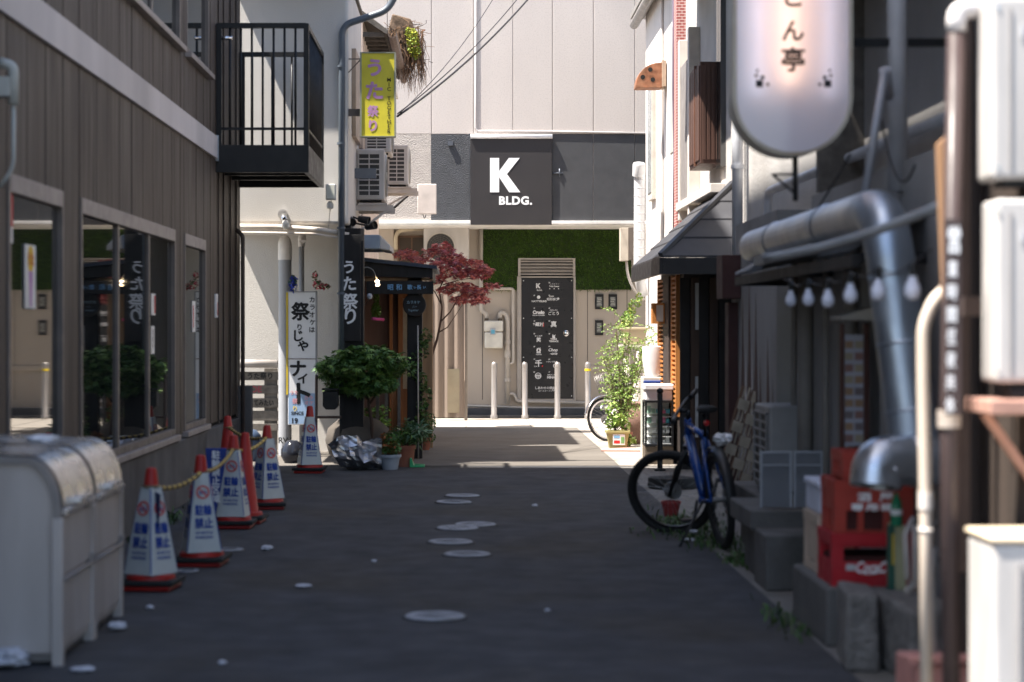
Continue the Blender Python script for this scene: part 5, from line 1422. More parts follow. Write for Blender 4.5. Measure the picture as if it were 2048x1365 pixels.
ppot = potted(1235, 897, 23.9, .135, .235, M('pot_mustard', (.33, .29, .12), .6), 'square mustard yellow planter with a picture sticker and a bright leafy plant', [(1225, 845, 14, 14), (1238, 840, 14, 14), (1222, 825, 10, 10), (1250, 850, 10, 10), (1228, 810, 8, 8), (1262, 882, 10, 10), (1256, 872, 8, 8)], 260, .075, [BR1, BR2, BR3], seed=52, square=True)
Y = 23.9
MB().box(X(1224, Y), X(1248, Y), Y - .142, Y - .138, Z(889, Y), Z(868, Y), 0).box(X(1226, Y), X(1238, Y), Y - .1435, Y - .142, Z(876, Y), Z(870, Y), 1).box(X(1226, Y), X(1238, Y), Y - .1435, Y - .142, Z(886, Y), Z(880, Y), 2).box(X(1240, Y), X(1247, Y), Y - .1435, Y - .142, Z(886, Y), Z(873, Y), 3).build('sticker', [INKW, M('sticker_blue', (.2, .45, .7), .5), INKR, M('sticker_green', (.15, .33, .12), .5)], ppot)
hp = thing('tall_planter', 'beige planter raised on a pale stand with a trailing plant', 'plant', (X(1268, 25.5), 25.5, 0), 'potted plants along the alley')
Y = 25.5
m = MB()
hw, z0, z1 = 52 / 2 * Y / F, Z(690, Y), Z(655, Y)
cx = X(1268, Y)
vs = [(cx + sx * hw * k, Y + sy * hw * k * .8, z) for k, z in ((.72, z0), (.95, z1 - .03), (1.12, z1 - .03), (1.12, z1), (.98, z1), (.9, z1 - .06)) for sx, sy in ((-1, -1), (1, -1), (1, 1), (-1, 1))]
fs = [(3, 2, 1, 0)] + [(i * 4 + j, i * 4 + (j + 1) % 4, i * 4 + 4 + (j + 1) % 4, i * 4 + 4 + j) for i in range(5) for j in range(4)]
m.add(vs, fs).build('pot', [M('pot_beige', (.62, .52, .36), .6)], hp, .004)
MB().box(cx - hw * .85, cx + hw * .85, Y - hw * .7, Y + hw * .7, z1 - .055, z1 - .05).build('soil', [SOIL], hp)
m = MB().tube([(cx - .1, Y, 0), (cx - .1, Y, z0)], .045, 12).tube([(cx + .11, Y, 0), (cx + .11, Y, z0)], .03, 10).box(cx - .2, cx + .2, Y - .15, Y + .15, z0 - .03, z0)
m.parts('stand', [M('stand_pale', (.66, .62, .56), .6)], hp)
m = MB(); leaf_cloud(m, [((X(1255, Y), Y, Z(640, Y)), (.09, .1, .12)), ((X(1265, Y), Y, Z(615, Y)), (.06, .08, .12)), ((X(1248, Y), Y, Z(655, Y)), (.09, .1, .05)), ((X(1278, Y), Y, Z(600, Y)), (.05, .06, .10))], 700, .04, 0, 3, 1.2, 53)
m.build('leaves', [BR3, M('leaf_yellow', (.33, .34, .06), .5), G3], hp)
MB().lathe((X(1272, 24.9), 24.9, .005), [(0, 0), (.11, 0), (.165, .10), (.215, .26), (.215, .36), (.175, .48), (.165, .51), (.185, .535), (.175, .55), (.15, .53), (.145, .4), (0, .38)], 32).solo('clay_jar', [M('jar_brown', (.24, .145, .115), .75, var=.2, scale=4, bump=.15, bscale=40, dirt=(.12, .08, .06), dscale=2)], 'big brown pot bellied clay jar by the showcase', 'jar', (X(1272, 24.9), 24.9, 0))
crumple('cloth_bundle', 'white crumpled cloth bundle beside the clay jar', 'cloth', (X(1238, 24.7), 24.6, .22), .10, .09, .11, M('cloth_white', (.66, .6, .56), .8), 9, 3, .5)
MB().lathe((X(1275, 25.2), 25.15, .42), [(.10, 0), (.085, .15), (.035, .45), (.02, .78), (0, .80)], 16).solo('white_bottle_cover', [M('cover_cloth', (.7, .64, .61), .7)], 'tall pale pointed cover standing behind the clay jar', 'cover', (X(1275, 25.2), 25.15, .42))
MB().prism([(-.30, -.25), (.28, -.30), (.38, .25), (.10, .33), (-.22, .1)], (X(1248, 23.5), 23.5, .004), UX, (0, 1, 0), (0, 0, .022)).solo('brick_slab', [M('slab_pink', (.42, .25, .21), .8, bump=.2)], 'flat pinkish paving slab under the mustard planter', 'slab', (X(1248, 23.5), 23.5, 0))
MB().lathe((X(1310, 22.6), 22.6, .95), [(0, 0), (.12, .0), (.15, .18), (.15, .35), (.0, .36)], 18).solo('white_bucket', [PLASTW], 'white tub stacked behind the foam box in the sun', 'tub', (X(1310, 22.6), 22.6, .95))
MB().box(X(1284, 22.6), X(1334, 22.6), 22.45, 22.8, 0, .94).box(X(1284, 22.6), X(1334, 22.6), 22.43, 22.45, .80, .90, 1).solo('storage_case', [M('case_pale', (.5, .5, .45), .5), M('case_blue', (.02, .05, .22), .5)], 'pale storage case with a blue band under the white tub', 'case', (X(1309, 22.6), 22.6, 0), None, .01)
# showcase with foam box
Y = 21.0
sc2 = thing('glass_showcase', 'black framed glass showcase with coloured goods inside', 'showcase', (X(1318, Y), Y, 0))
a, b, z0, z1 = X(1290, Y), X(1347, Y), Z(893, Y), Z(802, Y)
m = MB()
for (x, y) in ((a, Y), (b - .022, Y), (a, Y + .3), (b - .022, Y + .3)): m.box(x, x + .022, y, y + .022, z0 + .022, z1 - .022)
for z in (z0, z1 - .022): m.box(a, b, Y, Y + .022, z, z + .022).box(a, b, Y + .3, Y + .322, z, z + .022).box(a, a + .022, Y + .022, Y + .3, z, z + .022).box(b - .022, b, Y + .022, Y + .3, z, z + .022)
m.build('frame', [BLACKM], sc2)
m = MB().box(a + .02, b - .02, Y + .29, Y + .298, z0 + .02, z1 - .02, 0).box(a + .02, b - .02, Y + .04, Y + .29, z0 + .022, z0 + .03, 1)
for k in range(3): m.box(a + .02, b - .02, Y + .04, Y + .29, z0 + .1 + k * .11, z0 + .105 + k * .11, 1)
m.build('shelf', [M('case_back', (.55, .55, .52), .6), M('shelf_white', (.6, .62, .62), .4)], sc2)
gd = MB(); r = random.Random(9)
for k in range(4):
    for j in range(5):
        x = a + .04 + j * .05
        gd.box(x, x + r.uniform(.03, .045), Y + .08, Y + .2, z0 + .031 + k * .11, z0 + .031 + k * .11 + r.uniform(.03, .085), r.randrange(4) if k > 1 else 2)
gd.build('goods', [M('goods_teal', (.12, .42, .45), .5), M('goods_pink', (.6, .2, .3), .5), M('goods_white', (.6, .62, .6), .5), M('goods_green', (.25, .4, .3), .5)], sc2)
MB().box(a, b, Y + .01, Y + .31, 0, z0 - .002).build('plinth', [M('plinth_brown', (.12, .095, .07), .8)], sc2, .005)
fb = thing('foam_box', 'white foam box with a lid resting on the glass showcase', 'box', (X(1318, Y), Y, z1))
MB().box(X(1292, Y), X(1345, Y), Y + .02, Y + .30, z1 + .002, Z(781, Y)).build('body', [M('foam_white', (.74, .72, .72), .7)], fb, .01)
MB().box(X(1289, Y), X(1348, Y), Y + .0, Y + .32, Z(781, Y) + .001, Z(769, Y)).build('lid', [M('foam_white')], fb, .012)
MB().box(X(1314, Y), X(1325, Y), Y + .014, Y + .0195, Z(799, Y), Z(785, Y)).build('tape', [M('tape_brown', (.42, .38, .36), .4)], fb)
bp = thing('black_post', 'short black round topped post in front of the showcase', 'post', (X(1320, 20.2), 20.2, 0))
MB().lathe((X(1320, 20.2), 20.2, 0), [(.06, 0), (.06, .02), (.028, .03), (.028, .82), (.0, .83)], 16).build('pole', [BLACKM], bp)
MB().lathe((X(1320, 20.2), 20.2, .85), [(0, -.035), (.03, -.02), (.036, 0), (.03, .02), (0, .035)], 16).build('ball', [BLACKM], bp)
MB().lathe((X(1345, 18.0), 18.0, 0), [(.22, 0), (.24, .02), (.23, .10), (.05, .12), (0, .12)], 24).solo('umbrella_base', [RUBBER], 'round black weight base on the ground behind the blue bicycle', 'base', (X(1345, 18), 18, 0))
MB().lathe((X(1342, 15.2), 15.2, 0), [(0, .0), (.05, 0), (.075, .11), (.08, .11), (.08, .13), (.07, .13)], 18).solo('red_pot', [M('pot_red', (.40, .06, .06), .5)], 'small red plastic pot seen through the bicycle wheel', 'pot', (X(1342, 15.2), 15.2, 0))
# ================================================================ bicycles
def bicycle(name, label, loc, rz, steer, frame_mat, r=.32, basket=False, lean=0.0, fender=False):
    t = thing(name, label, 'bicycle', (0, 0, 0))
    L = 1.06
    ax_r, ax_f, bb_ = Vector((0, 0, r)), Vector((L, 0, r)), Vector((.44, 0, r - .04))
    st = Vector((.27, 0, r + .42)); hb, ht = Vector((L - .26, 0, r + .36)), Vector((L - .31, 0, r + .52))
    m = MB()
    dt_r = .036 if not basket else .02
    m.tube([ht, hb], .026, 10).tube([hb + Vector((-.01, 0, .03)), bb_], [dt_r, dt_r * 1.05], 12).tube([ht + Vector((0, 0, -.04)), st], .022 if not basket else .016, 10).tube([bb_, st + Vector((-.02, 0, .04))], .019, 10)
    for s in (-1, 1): m.tube([ax_r + Vector((0, s * .06, 0)), bb_ + Vector((0, s * .03, 0))], .011, 8).tube([ax_r + Vector((0, s * .06, 0)), st + Vector((0, s * .02, -.03))], .010, 8)
    m.tube([bb_ + Vector((0, -.045, 0)), bb_ + Vector((0, .045, 0))], .026, 12)
    m.build('frame', [frame_mat], t)
    MB().tube([st + Vector((-.02, 0, .0)), st + Vector((-.055, 0, .17))], .014, 8).build('seat_post', [BLACKM], t)
    sd = MB()
    c = st + Vector((-.05, 0, .19))
    sp = [(-.14, .075, 0), (-.08, .07, .012), (0, .035, .008), (.10, .02, .004), (.14, .015, -.006)]
    vs = []
    for (x, wd, z) in sp:
        for k in range(8):
            a_ = 2 * PI * k / 8
            vs.append(c + Vector((x, wd * math.cos(a_), z + .022 * math.sin(a_))))
    sd.add(vs, [(i * 8 + k, i * 8 + (k + 1) % 8, i * 8 + 8 + (k + 1) % 8, i * 8 + 8 + k) for i in range(4) for k in range(8)] + [tuple(range(7, -1, -1)), tuple(range(32, 40))], 0, True)
    sd.build('saddle', [RUBBER], t)
    def wheel(c, T=None):
        w_ = MB(); w_.T = T
        tr = .027 if not basket else .018
        w_.lathe(c, [(r - tr + tr * math.cos(a_), tr * math.sin(a_)) for a_ in [2 * PI * k / 8 for k in range(8)]], 40, 0, (0, 1, 0), True)
        wo = w_.build('wheel', [RUBBER], t)
        q_ = MB(); q_.T = T
        q_.lathe(c, [(r - 2 * tr - .016, -.011), (r - 2 * tr + .004, -.013), (r - 2 * tr + .004, .013), (r - 2 * tr - .016, .011)], 40, 0, (0, 1, 0), True)
        q_.build('rim', [BLACKM if not basket else CHROME], wo)
        s_ = MB(); s_.T = T
        for k in range(28):
            a_ = 2 * PI * k / 28
            o_ = (1 if k % 2 else -1) * .025
            s_.tube([c + Vector((.02 * math.cos(a_ + .8), o_, .02 * math.sin(a_ + .8))), c + Vector(((r - 2 * tr - .01) * math.cos(a_), 0, (r - 2 * tr - .01) * math.sin(a_)))], .0013, 4, 0, False)
        s_.lathe(c, [(.02, -.05), (.02, .05)], 12, 0, (0, 1, 0)).lathe(c, [(.0, -.04), (.07, -.04), (.07, -.036), (0, -.036)], 20, 0, (0, 1, 0))
        s_.build('spokes', [M('spoke_grey', (.4, .4, .4), .3, .8)], wo)
    wheel(ax_r)
    axis = (ht - hb).normalized()
    T = Matrix.Translation(hb) @ Matrix.Rotation(steer, 4, axis) @ Matrix.Translation(-hb)
    wheel(ax_f, T)
    f = MB(); f.T = T
    for s in (-1, 1): f.tube([hb + Vector((0, s * .05, -.03)), hb.lerp(ax_f, .5) + Vector((.01, s * .062, 0)), ax_f + Vector((0, s * .058, 0))], [.02, .019, .013] if not basket else [.013, .012, .009], 8)
    f.box(hb.x - .03, hb.x + .03, -.07, .07, hb.z - .05, hb.z - .01)
    f.build('fork', [BLACKM if not basket else CHROME], t)
    h = MB(); h.T = T
    top = ht + axis * .06
    h.tube([ht, top], .016, 8).tube([top, top + Vector((.06, 0, .02))], .017, 8)
    g = top + Vector((.06, 0, .02))
    wv = .33 if not basket else .27
    h.tube([g + Vector((-.05, -wv, .02)), g + Vector((-.01, -wv * .5, .01)), g, g + Vector((-.01, wv * .5, .01)), g + Vector((-.05, wv, .02))], .013, 8)
    for s in (-1, 1): h.tube([g + Vector((-.035, s * wv * .64, .014)), g + Vector((-.055, s * (wv + .01), .021))], .019, 10).tube([g + Vector((0, s * wv * .55, -.01)), g + Vector((.03, s * wv * .7, -.03)), g + Vector((.02, s * wv * .88, -.03))], .006, 6)
    h.build('handlebar', [BLACKM], t)
    k_ = MB()
    k_.lathe(bb_ + Vector((0, -.055, 0)), [(0, 0), (.085, 0), (.085, .005), (0, .005)], 26, 0, (0, 1, 0))
    for s in (-1, 1):
        e = bb_ + Vector((s * .09, s * .075, s * -.14))
        k_.tube([bb_ + Vector((0, s * .06, 0)), e], .011, 8).box(e.x - .045, e.x + .045, e.y - (.09 if s < 0 else .0), e.y + (.09 if s > 0 else 0), e.z - .012, e.z + .012)
    k_.parts('crank', [M('crank_dark', (.05, .05, .055), .4, .6)], t)
    MB().tube([bb_ + Vector((-.12, .05, .0)), Vector((.12, .30, -loc[2] + .01))], .009, 8).build('kickstand', [BLACKM], t)
    m = MB()
    fr_ = r + .035
    def fend(cc, a0, a1, Tm=None):
        m.T = Tm
        vs = []
        n = 14
        for i in range(n + 1):
            a_ = a0 + (a1 - a0) * i / n
            for y in (-.035, -.02, .02, .035): vs.append(cc + Vector((math.cos(a_) * (fr_ - (.012 if abs(y) > .03 else 0)), y, math.sin(a_) * (fr_ - (.012 if abs(y) > .03 else 0)))))
        m.add(vs, [(i * 4 + j, i * 4 + j + 1, i * 4 + 5 + j, i * 4 + 4 + j) for i in range(n) for j in range(3)], 0, True)
        m.T = None
    if fender:
        fend(ax_r, 1.1, 3.3)
        if basket: fend(ax_f, .3, 2.4, T)
        m.build('mudguard', [BLACKM if not basket else CHROME], t)
    MB().lathe(st + Vector((-.10, 0, .10)), [(0, .0), (.02, 0), (.02, .02), (0, .025)], 12, 0, (-1, 0, 0)).build('rear_light', [M('light_red', (.6, .02, .02), .3)], t)
    if basket:
        b_ = MB(); b_.T = T
        c = g + Vector((.16, 0, -.02))
        for i in range(8):
            x = -.12 + .24 * i / 7
            for s in (-1, 1): b_.tube([c + Vector((x * .8, s * .13, -.2)), c + Vector((x, s * .17, .04))], .003, 4)
        for i in range(9):
            y = -.17 + .34 * i / 8
            for s in (-1, 1): b_.tube([c + Vector((s * .096, y * .76, -.2)), c + Vector((s * .12, y, .04))], .003, 4)
        for k in range(5):
            z = -.2 + .06 * k; e = .8 + .2 * k / 4
            pts = [c + Vector((x * e, y * (.76 + .24 * k / 4), z)) for x, y in ((-.12, -.17), (.12, -.17), (.12, .17), (-.12, .17), (-.12, -.17))]
            for p_, q_ in zip(pts[:-1], pts[1:]): b_.bar(p_, q_, .004, .004)
        b_.build('basket', [M('basket_grey', (.22, .21, .20), .4, .6)], t)
        MB().tube([ax_f + Vector((-.05, -.06, .15)), ax_f + Vector((-.05, -.17, .15))], .03, 12).build('front_light', [PLASTW], t)
    t.location = loc; LOC[t] = Vector(loc)
    t.rotation_euler = (lean, 0, rz)
    return t
BLUEF = M('frame_blue', (.006, .048, .22), .3, coat=.4, var=.08)
bk = bicycle('mountain_bicycle', 'blue mountain bicycle parked with its front wheel turned toward the lane', (1.765, 12.98, .006), math.radians(96), math.radians(62), BLUEF, .335, False, -.10, True)
bicycle('city_bicycle', 'silver city bicycle with a wire basket behind the feathery shrub', (2.60, 26.3, .006), math.radians(232), math.radians(-28), M('frame_silver', (.5, .5, .52), .3, .8), .30, True, .05, True)
crumple('saddle_cover', 'crumpled pale plastic cover on the blue bicycle rear mudguard', 'cover', (1.755, 13.03, .70), .05, .09, .035, PLASTW, 14, 3, .6)
# ================================================================ old grey building (right, middle)
ob = thing('old_grey_building', 'shabby grey building with a sagging sheet awning on the right side', 'building', (2.2, 12, 0))
GW = M('old_render', (.30, .29, .28), .9, var=.12, scale=2, bump=.5, bscale=40, dirt=(.12, .11, .10), dscale=1.3, damt=.6, streak=2.5)
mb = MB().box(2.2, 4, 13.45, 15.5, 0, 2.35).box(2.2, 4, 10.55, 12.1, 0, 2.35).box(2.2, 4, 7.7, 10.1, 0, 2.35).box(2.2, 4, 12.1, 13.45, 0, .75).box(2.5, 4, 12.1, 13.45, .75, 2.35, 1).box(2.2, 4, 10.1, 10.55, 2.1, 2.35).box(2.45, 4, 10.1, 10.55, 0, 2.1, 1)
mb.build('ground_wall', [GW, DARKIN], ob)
mb = MB().box(2.6, 6, 7.7, 17.6, 2.36, 7.2)
mb.build('upper_wall', [M('upper_render', (.46, .44, .42), .9, var=.1, scale=1.6, bump=.7, bscale=36, dirt=(.30, .27, .24), dscale=1.0, damt=.5)], ob)
mb = MB().box(2.15, 6, 7.6, 13.2, 3.75, 3.85).box(2.52, 2.6, 9.0, 9.6, 2.95, 3.7, 1).box(2.3, 2.6, 12.4, 12.48, 2.4, 3.75)
mb.build('eave', [WOODG, M('panel_buff', (.36, .32, .27), .7)], ob)
# painted flames / stains
m = MB()
for (y, wd, z0, z1) in ((15.1, .3, .7, 1.75), (14.75, .35, .6, 1.9), (14.42, .26, .8, 1.78), (14.2, .25, .45, 1.3), (13.85, .34, .4, 1.45), (13.62, .16, .4, 1.15)):
    m.prism([(y - wd / 2, z0), (y - wd * .1, z0 + .12), (y + wd * .2, z0 - .1), (y + wd / 2, z0 + .05), (y + wd * .16, (z0 + z1) / 2), (y, z1), (y - wd * .2, (z0 + z1) / 2 + .1)], (2.1975, 0, 0), (0, 1, 0), UZ, (.0008, 0, 0), 0)
for (y, wd, z0, z1) in ((14.92, .12, .8, 1.35), (14.05, .14, .5, .95), (13.72, .12, .5, .9), (14.6, .08, .8, 1.45)):
    m.prism([(y - wd / 2, z0), (y + wd / 2, z0 + .05), (y, z1)], (2.1965, 0, 0), (0, 1, 0), UZ, (.0004, 0, 0), 1)
m.build('painted_flames', [M('flame_brown', (.10, .055, .045), .8), M('flame_grey', (.62, .60, .58), .8)], ob)
m = MB().box(2.12, 2.2, 15.35, 15.55, 0, 1.72).box(2.05, 2.2, 15.2, 15.55, 1.75, 2.1)
m.build('end_post', [M('post_maroon', (.06, .025, .022), .7)], ob, .006)
m = MB()
for (y, rr) in ((12.05, .05), (10.62, .04), (11.35, .02)): m.tube([(2.15, y, 0), (2.15, y, 2.1)], rr, 10)
m.tube([(2.17, 12.6, .3), (2.17, 12.55, 2.1)], .02, 8)
m.parts('wall_pipe', [M('pipe_dim', (.20, .18, .16), .6)], ob)
m = MB().box(2.30, 2.36, 12.5, 13.2, .76, 1.2, 0).box(2.22, 2.28, 12.75, 12.95, .75, 1.02, 1).box(2.4, 2.44, 13.2, 13.4, .8, 1.9, 2)
m.parts('counter_clutter', [M('clutter_white', (.45, .47, .52), .5), M('clutter_lilac', (.26, .25, .29), .6), M('clutter_green', (.35, .4, .2), .6)], ob, .006)
# awning of corrugated sheet
m = MB()
n = 110
vs = []
for i in range(n + 1):
    y = 9.05 + (13.0 - 9.05) * i / n
    w_ = .005 * math.sin(i * 1.9)
    vs += [(1.84, y, 1.885 + w_), (2.62, y, 2.30 + w_)]
m.add(vs, [(2 * i, 2 * i + 1, 2 * i + 3, 2 * i + 2) for i in range(n)], 0, True)
m.add([(p[0], p[1], p[2] - .012) for p in vs], [(2 * i, 2 * i + 2, 2 * i + 3, 2 * i + 1) for i in range(n)], 0, True)
aw = m.build('awning', [M('awning_sheet', (.11, .105, .10), .6, var=.25, dirt=(.16, .12, .10), dscale=1.5, damt=.6)], ob)
m = MB().box(1.84, 1.88, 9.05, 13.0, 1.80, 1.862).box(1.88, 2.2, 9.06, 9.11, 1.82, 1.87).box(1.88, 2.2, 11.4, 11.45, 1.82, 1.87).box(1.88, 2.2, 12.95, 13.0, 1.80, 1.87)
m.build('awning_frame', [BLACKW], ob)
MB().box(1.80, 1.84, 10.0, 11.9, 1.90, 1.955).build('awning_lath', [M('lath_pale', (.30, .29, .27), .7)], ob)
m = MB().tube(bend([(2.50, 17.5, 4.6), (2.50, 17.5, 2.0)], .1), .05, 12).lathe((2.5, 17.5, 3.0), [(.05, -.02), (.06, -.02), (.06, .02), (.05, .02)], 12).tube(bend([(2.55, 9.5, 2.62), (2.45, 15.4, 2.62), (2.45, 15.5, 2.2)], .1), .035, 10)
m.parts('downpipe', [M('pipe_lightgrey', (.50, .51, .54), .45)], ob)
m = MB()
m.tube([(X(1795, 9.6), 9.6, 2.2), (X(1795, 9.6), 9.6, 3.9)], .05, 12)
m.solo('grey_pole', [M('pole_lilac', (.42, .41, .42), .5)], 'smooth light grey pole rising behind the silver duct', 'pole', (X(1795, 9.6), 9.6, 2.2))
m = MB().tube([(X(1728, 9.3), 9.3, Z(400, 9.3)), (X(1770, 9.3), 9.3, Z(140, 9.3))], .022, 10).tube([(X(1770, 9.3), 9.3, Z(140, 9.3)), (X(1785, 9.3), 9.4, Z(190, 9.3))], .03, 10)
m.solo('slanting_rod', [M('rod_grey', (.33, .33, .35), .5, .3)], 'slanting grey tube leaning beside the light grey pole', 'rod', (X(1728, 9.3), 9.3, Z(400, 9.3)))
MB().bar((2.5, 9.3, Z(160, 9.3)), (2.0, 7.6, Z(105, 7.6)), .05, .06).bar((2.55, 9.9, 2.9), (2.3, 8.2, 2.62), .03, .03).solo('roof_rail', [M('rail_dim', (.2, .19, .18), .7)], 'dim rail crossing behind the brown gutter pipe', 'rail', (2.5, 9.3, 2.7))
# slack wires
for i, (a, b, s) in enumerate((((1530, 516, 9.0), (1882, 411, 7.6), .03), ((1560, 520, 12), (1700, 310, 9.6), .03), ((1755, 190, 9.4), (1830, 330, 8.8), .22))):
    MB().tube(sag((X(a[0], a[2]), a[2], Z(a[1], a[2])), (X(b[0], b[2]), b[2], Z(b[1], b[2])), s), (.021, .006, .006)[i], 7).solo('hanging_cable', [(M('hose_grey', (.30, .31, .32), .5), CABM, CABM)[i]],
        ['ribbed grey hose running along above the awning', 'thin black wire from the awning up to the lantern sign', 'black wire loop hanging beside the light grey pole'][i], 'cable', (X(a[0], a[2]), a[2], Z(a[1], a[2])))
# big silver duct
dc = thing('silver_duct', 'large silver exhaust duct bending down over the red crates', 'duct', (1.95, 9, 1))
m = MB()
pth = bend([(1.92, 12.6, 2.05), (1.92, 8.72, 2.05), (2.03, 8.62, .98), (2.05, 8.62, .84)], .24, 10)
m.tube(pth, .110, 24)
m.build('pipe', [GALV], dc)
m = MB()
for k in (2, 4, 6):
    p = Vector((1.92, 8.72, 2.05)).lerp(Vector((2.03, 8.62, .98)), k / 7)
    m.lathe(p, [(.110, -.008), (.115, 0), (.110, .008)], 22, 0, (.11, -.1, -1.07))
for y in (10.0, 11.6): m.lathe((1.92, y, 2.05), [(.110, -.01), (.116, 0), (.110, .01)], 22, 0, (0, 1, 0))
m.parts('seam', [GALV], dc)
m = MB().tube(bend([(2.20, 8.55, .915), (1.84, 8.49, .915), (1.825, 8.47, .80)], .16, 12), .114, 24, 0, False)
m.lathe((2.00, 8.517, .915), [(.114, -.015), (.122, 0), (.114, .015)], 24, 0, (1, .17, 0))
m.lathe((1.826, 8.472, .815), [(.109, 0), (.0, .02)], 24, 1, (.1, 0, 1))
m.build('elbow', [M('elbow_silver', (.52, .54, .57), .36, .95, var=.12, scale=6), DARKIN], dc)
# string of bulbs
BUL = M('festoon_bulb', (.66, .68, .78), .25, var=.03)
bw_ = [(1582, 600, 10.4), (1617, 598, 9.7), (1656, 600, 9.1), (1701, 590, 8.4), (1757, 583, 7.8), (1825, 580, 7.15)]
names = ['farthest festoon bulb, first from the far end of the string', 'second festoon bulb from the far end of the string', 'third festoon bulb from the far end of the string', 'fourth festoon bulb, just left of the silver duct', 'fifth festoon bulb, overlapping the left side of the silver duct', 'nearest and biggest festoon bulb, right of the silver duct']
p0 = thing('festoon_bulb', names[0], 'bulb', (0, 0, 0), 'white bulbs strung under the awning')
MB().lathe((0, 0, 0), [(.013, .055), (.017, .035), (.028, .012), (.031, -.006), (.027, -.024), (.014, -.036), (0, -.039)], 18).build('glass', [BUL], p0)
MB().lathe((0, 0, 0), [(0, .10), (.014, .10), (.016, .07), (.016, .052), (0, .05)], 12).build('socket', [BLACKM], p0)
pts = []
for i, (px, py, Y) in enumerate(bw_):
    o = p0 if i == 0 else copytree(p0, label=names[i])
    o.location = (X(px, Y), Y, Z(py, Y))
    pts.append(Vector((X(px, Y), Y, Z(py, Y) + .10)))
m = MB()
for a, b in zip(pts[:-1], pts[1:]): m.tube(sag(a, b, .03, 8), .004, 5)
m.tube([pts[0], (1.87, 11.2, 1.8)], .004, 5).tube([pts[-1], (1.86, 7.6, 1.82)], .004, 5)
m.solo('bulb_wire', [CABM], 'thin black wire carrying the white bulbs under the awning', 'wire', pts[0])
# lantern sign
Y = 9.5
s = Y / F
ls = thing('lantern_sign', 'white capsule shaped light sign with black kana hanging over the right side', 'sign', (X(1584, Y), Y, Z(312, Y)))
def capsule(r, ztop, zc, n=28): return [(r * math.cos(PI + PI * k / n), zc + r * math.sin(PI + PI * k / n)) for k in range(n + 1)] + [(r, ztop), (-r, ztop)]
cx, rad = X(1584, Y), 118 * s
zc = Z(194, Y); ztop = 3.75
m = MB().prism([(p[0] + cx, p[1]) for p in capsule(rad, ztop, zc)], (0, Y + .02, 0), UX, UZ, (0, .19, 0))
m.build('body', [M('lantern_case', (.60, .57, .52), .5)], ls, .006)
# raised rim
m = MB(); a, b = capsule(rad + .004, ztop, zc), capsule(rad - .014, ztop - .014, zc)
n = len(a)
vs = [(p[0] + cx, Y - .03, p[1]) for p in a] + [(p[0] + cx, Y - .03, p[1]) for p in b] + [(p[0] + cx, Y + .02, p[1]) for p in a] + [(p[0] + cx, Y + .02, p[1]) for p in b]
fs = []
for i in range(n):
    j = (i + 1) % n
    fs += [(i, j, n + j, n + i)[::-1], (i, 2 * n + i, 2 * n + j, j)[::-1], (n + i, n + j, 3 * n + j, 3 * n + i)[::-1]]
m.add(vs, fs).build('rim', [M('lantern_rim', (.52, .47, .38), .45, .1, dirt=(.25, .15, .08), dscale=5)], ls)
# bowed acrylic face with a lit tube behind it
fm = bpy.data.materials.new('acrylic_face'); fm.use_nodes = True
nt = fm.node_tree; N_, L_n = nt.nodes, nt.links
N_.remove(N_['Principled BSDF'])
tr = N_.new('ShaderNodeBsdfTranslucent'); tr.inputs[0].default_value = (.86, .84, .88, 1)
df = N_.new('ShaderNodeBsdfDiffuse'); df.inputs[0].default_value = (.82, .80, .88, 1)
gs = N_.new('ShaderNodeBsdfGlossy'); gs.inputs['Roughness'].default_value = .15
mx = N_.new('ShaderNodeMixShader'); mx.inputs[0].default_value = .55
L_n.new(tr.outputs[0], mx.inputs[1]); L_n.new(df.outputs[0], mx.inputs[2])
m2_ = N_.new('ShaderNodeMixShader'); m2_.inputs[0].default_value = .05
L_n.new(mx.outputs[0], m2_.inputs[1]); L_n.new(gs.outputs[0], m2_.inputs[2])
L_n.new(m2_.outputs[0], N_['Material Output'].inputs[0])
m = MB(); n = 20
rows = []
rr_ = rad - .012
zs = [zc - rr_ * math.cos(k / 12 * PI / 2) for k in range(1, 13)] + [zc + (ztop - .04 - zc) * k / 10 for k in range(1, 11)]
for z in zs:
    hw = rr_ if z >= zc else math.sqrt(max(1e-6, rr_ ** 2 - (z - zc) ** 2))
    rows.append([(cx + hw * (2 * i / n - 1), Y - .012 - .045 * (1 - (hw * (2 * i / n - 1) / rr_) ** 2), z) for i in range(n + 1)])
m.add([p for r_ in rows for p in r_], [(j * (n + 1) + i, j * (n + 1) + i + 1, (j + 1) * (n + 1) + i + 1, (j + 1) * (n + 1) + i) for j in range(len(rows) - 1) for i in range(n)], 0, True)
face = m.build('face', [fm], ls)
m = MB()
lf = Y - .062
for ch, py, h in (('と', -2, 46), ('ん', 66, 44), ('亭', 124, 48)): m.text(ch, (X(1582, Y), lf, Z(py, Y)), h * s, bold=.028)
for sx_ in (-1, 1):
    c0_ = X(1584 + sx_ * 66, Y)
    for (dx, dy, q_) in ((-2, 10, 12), (14, 12, 5), (-8, -6, 5), (4, -2, 6), (-6, -16, 4)):
        x, z = c0_ - sx_ * dx * s, Z(160 + dy, Y)
        yy = Y - .014 - .045 * (1 - ((x - cx) / rr_) ** 2) - .004
        m.box(x - q_ * s / 1.7, x + q_ * s / 1.7, yy, yy + .001, z - q_ * s / 1.7, z + q_ * s / 1.7)
m.build('lettering', [INKK], ls)
MB().tube([(cx - .02, Y + .0, zc + .05), (cx - .02, Y + .0, ztop - .08)], .014, 10).build('tube_lamp', [M('lit_tube', (1, .85, .7), .5, emit=(1, .62, .40), estr=3.0)], ls)
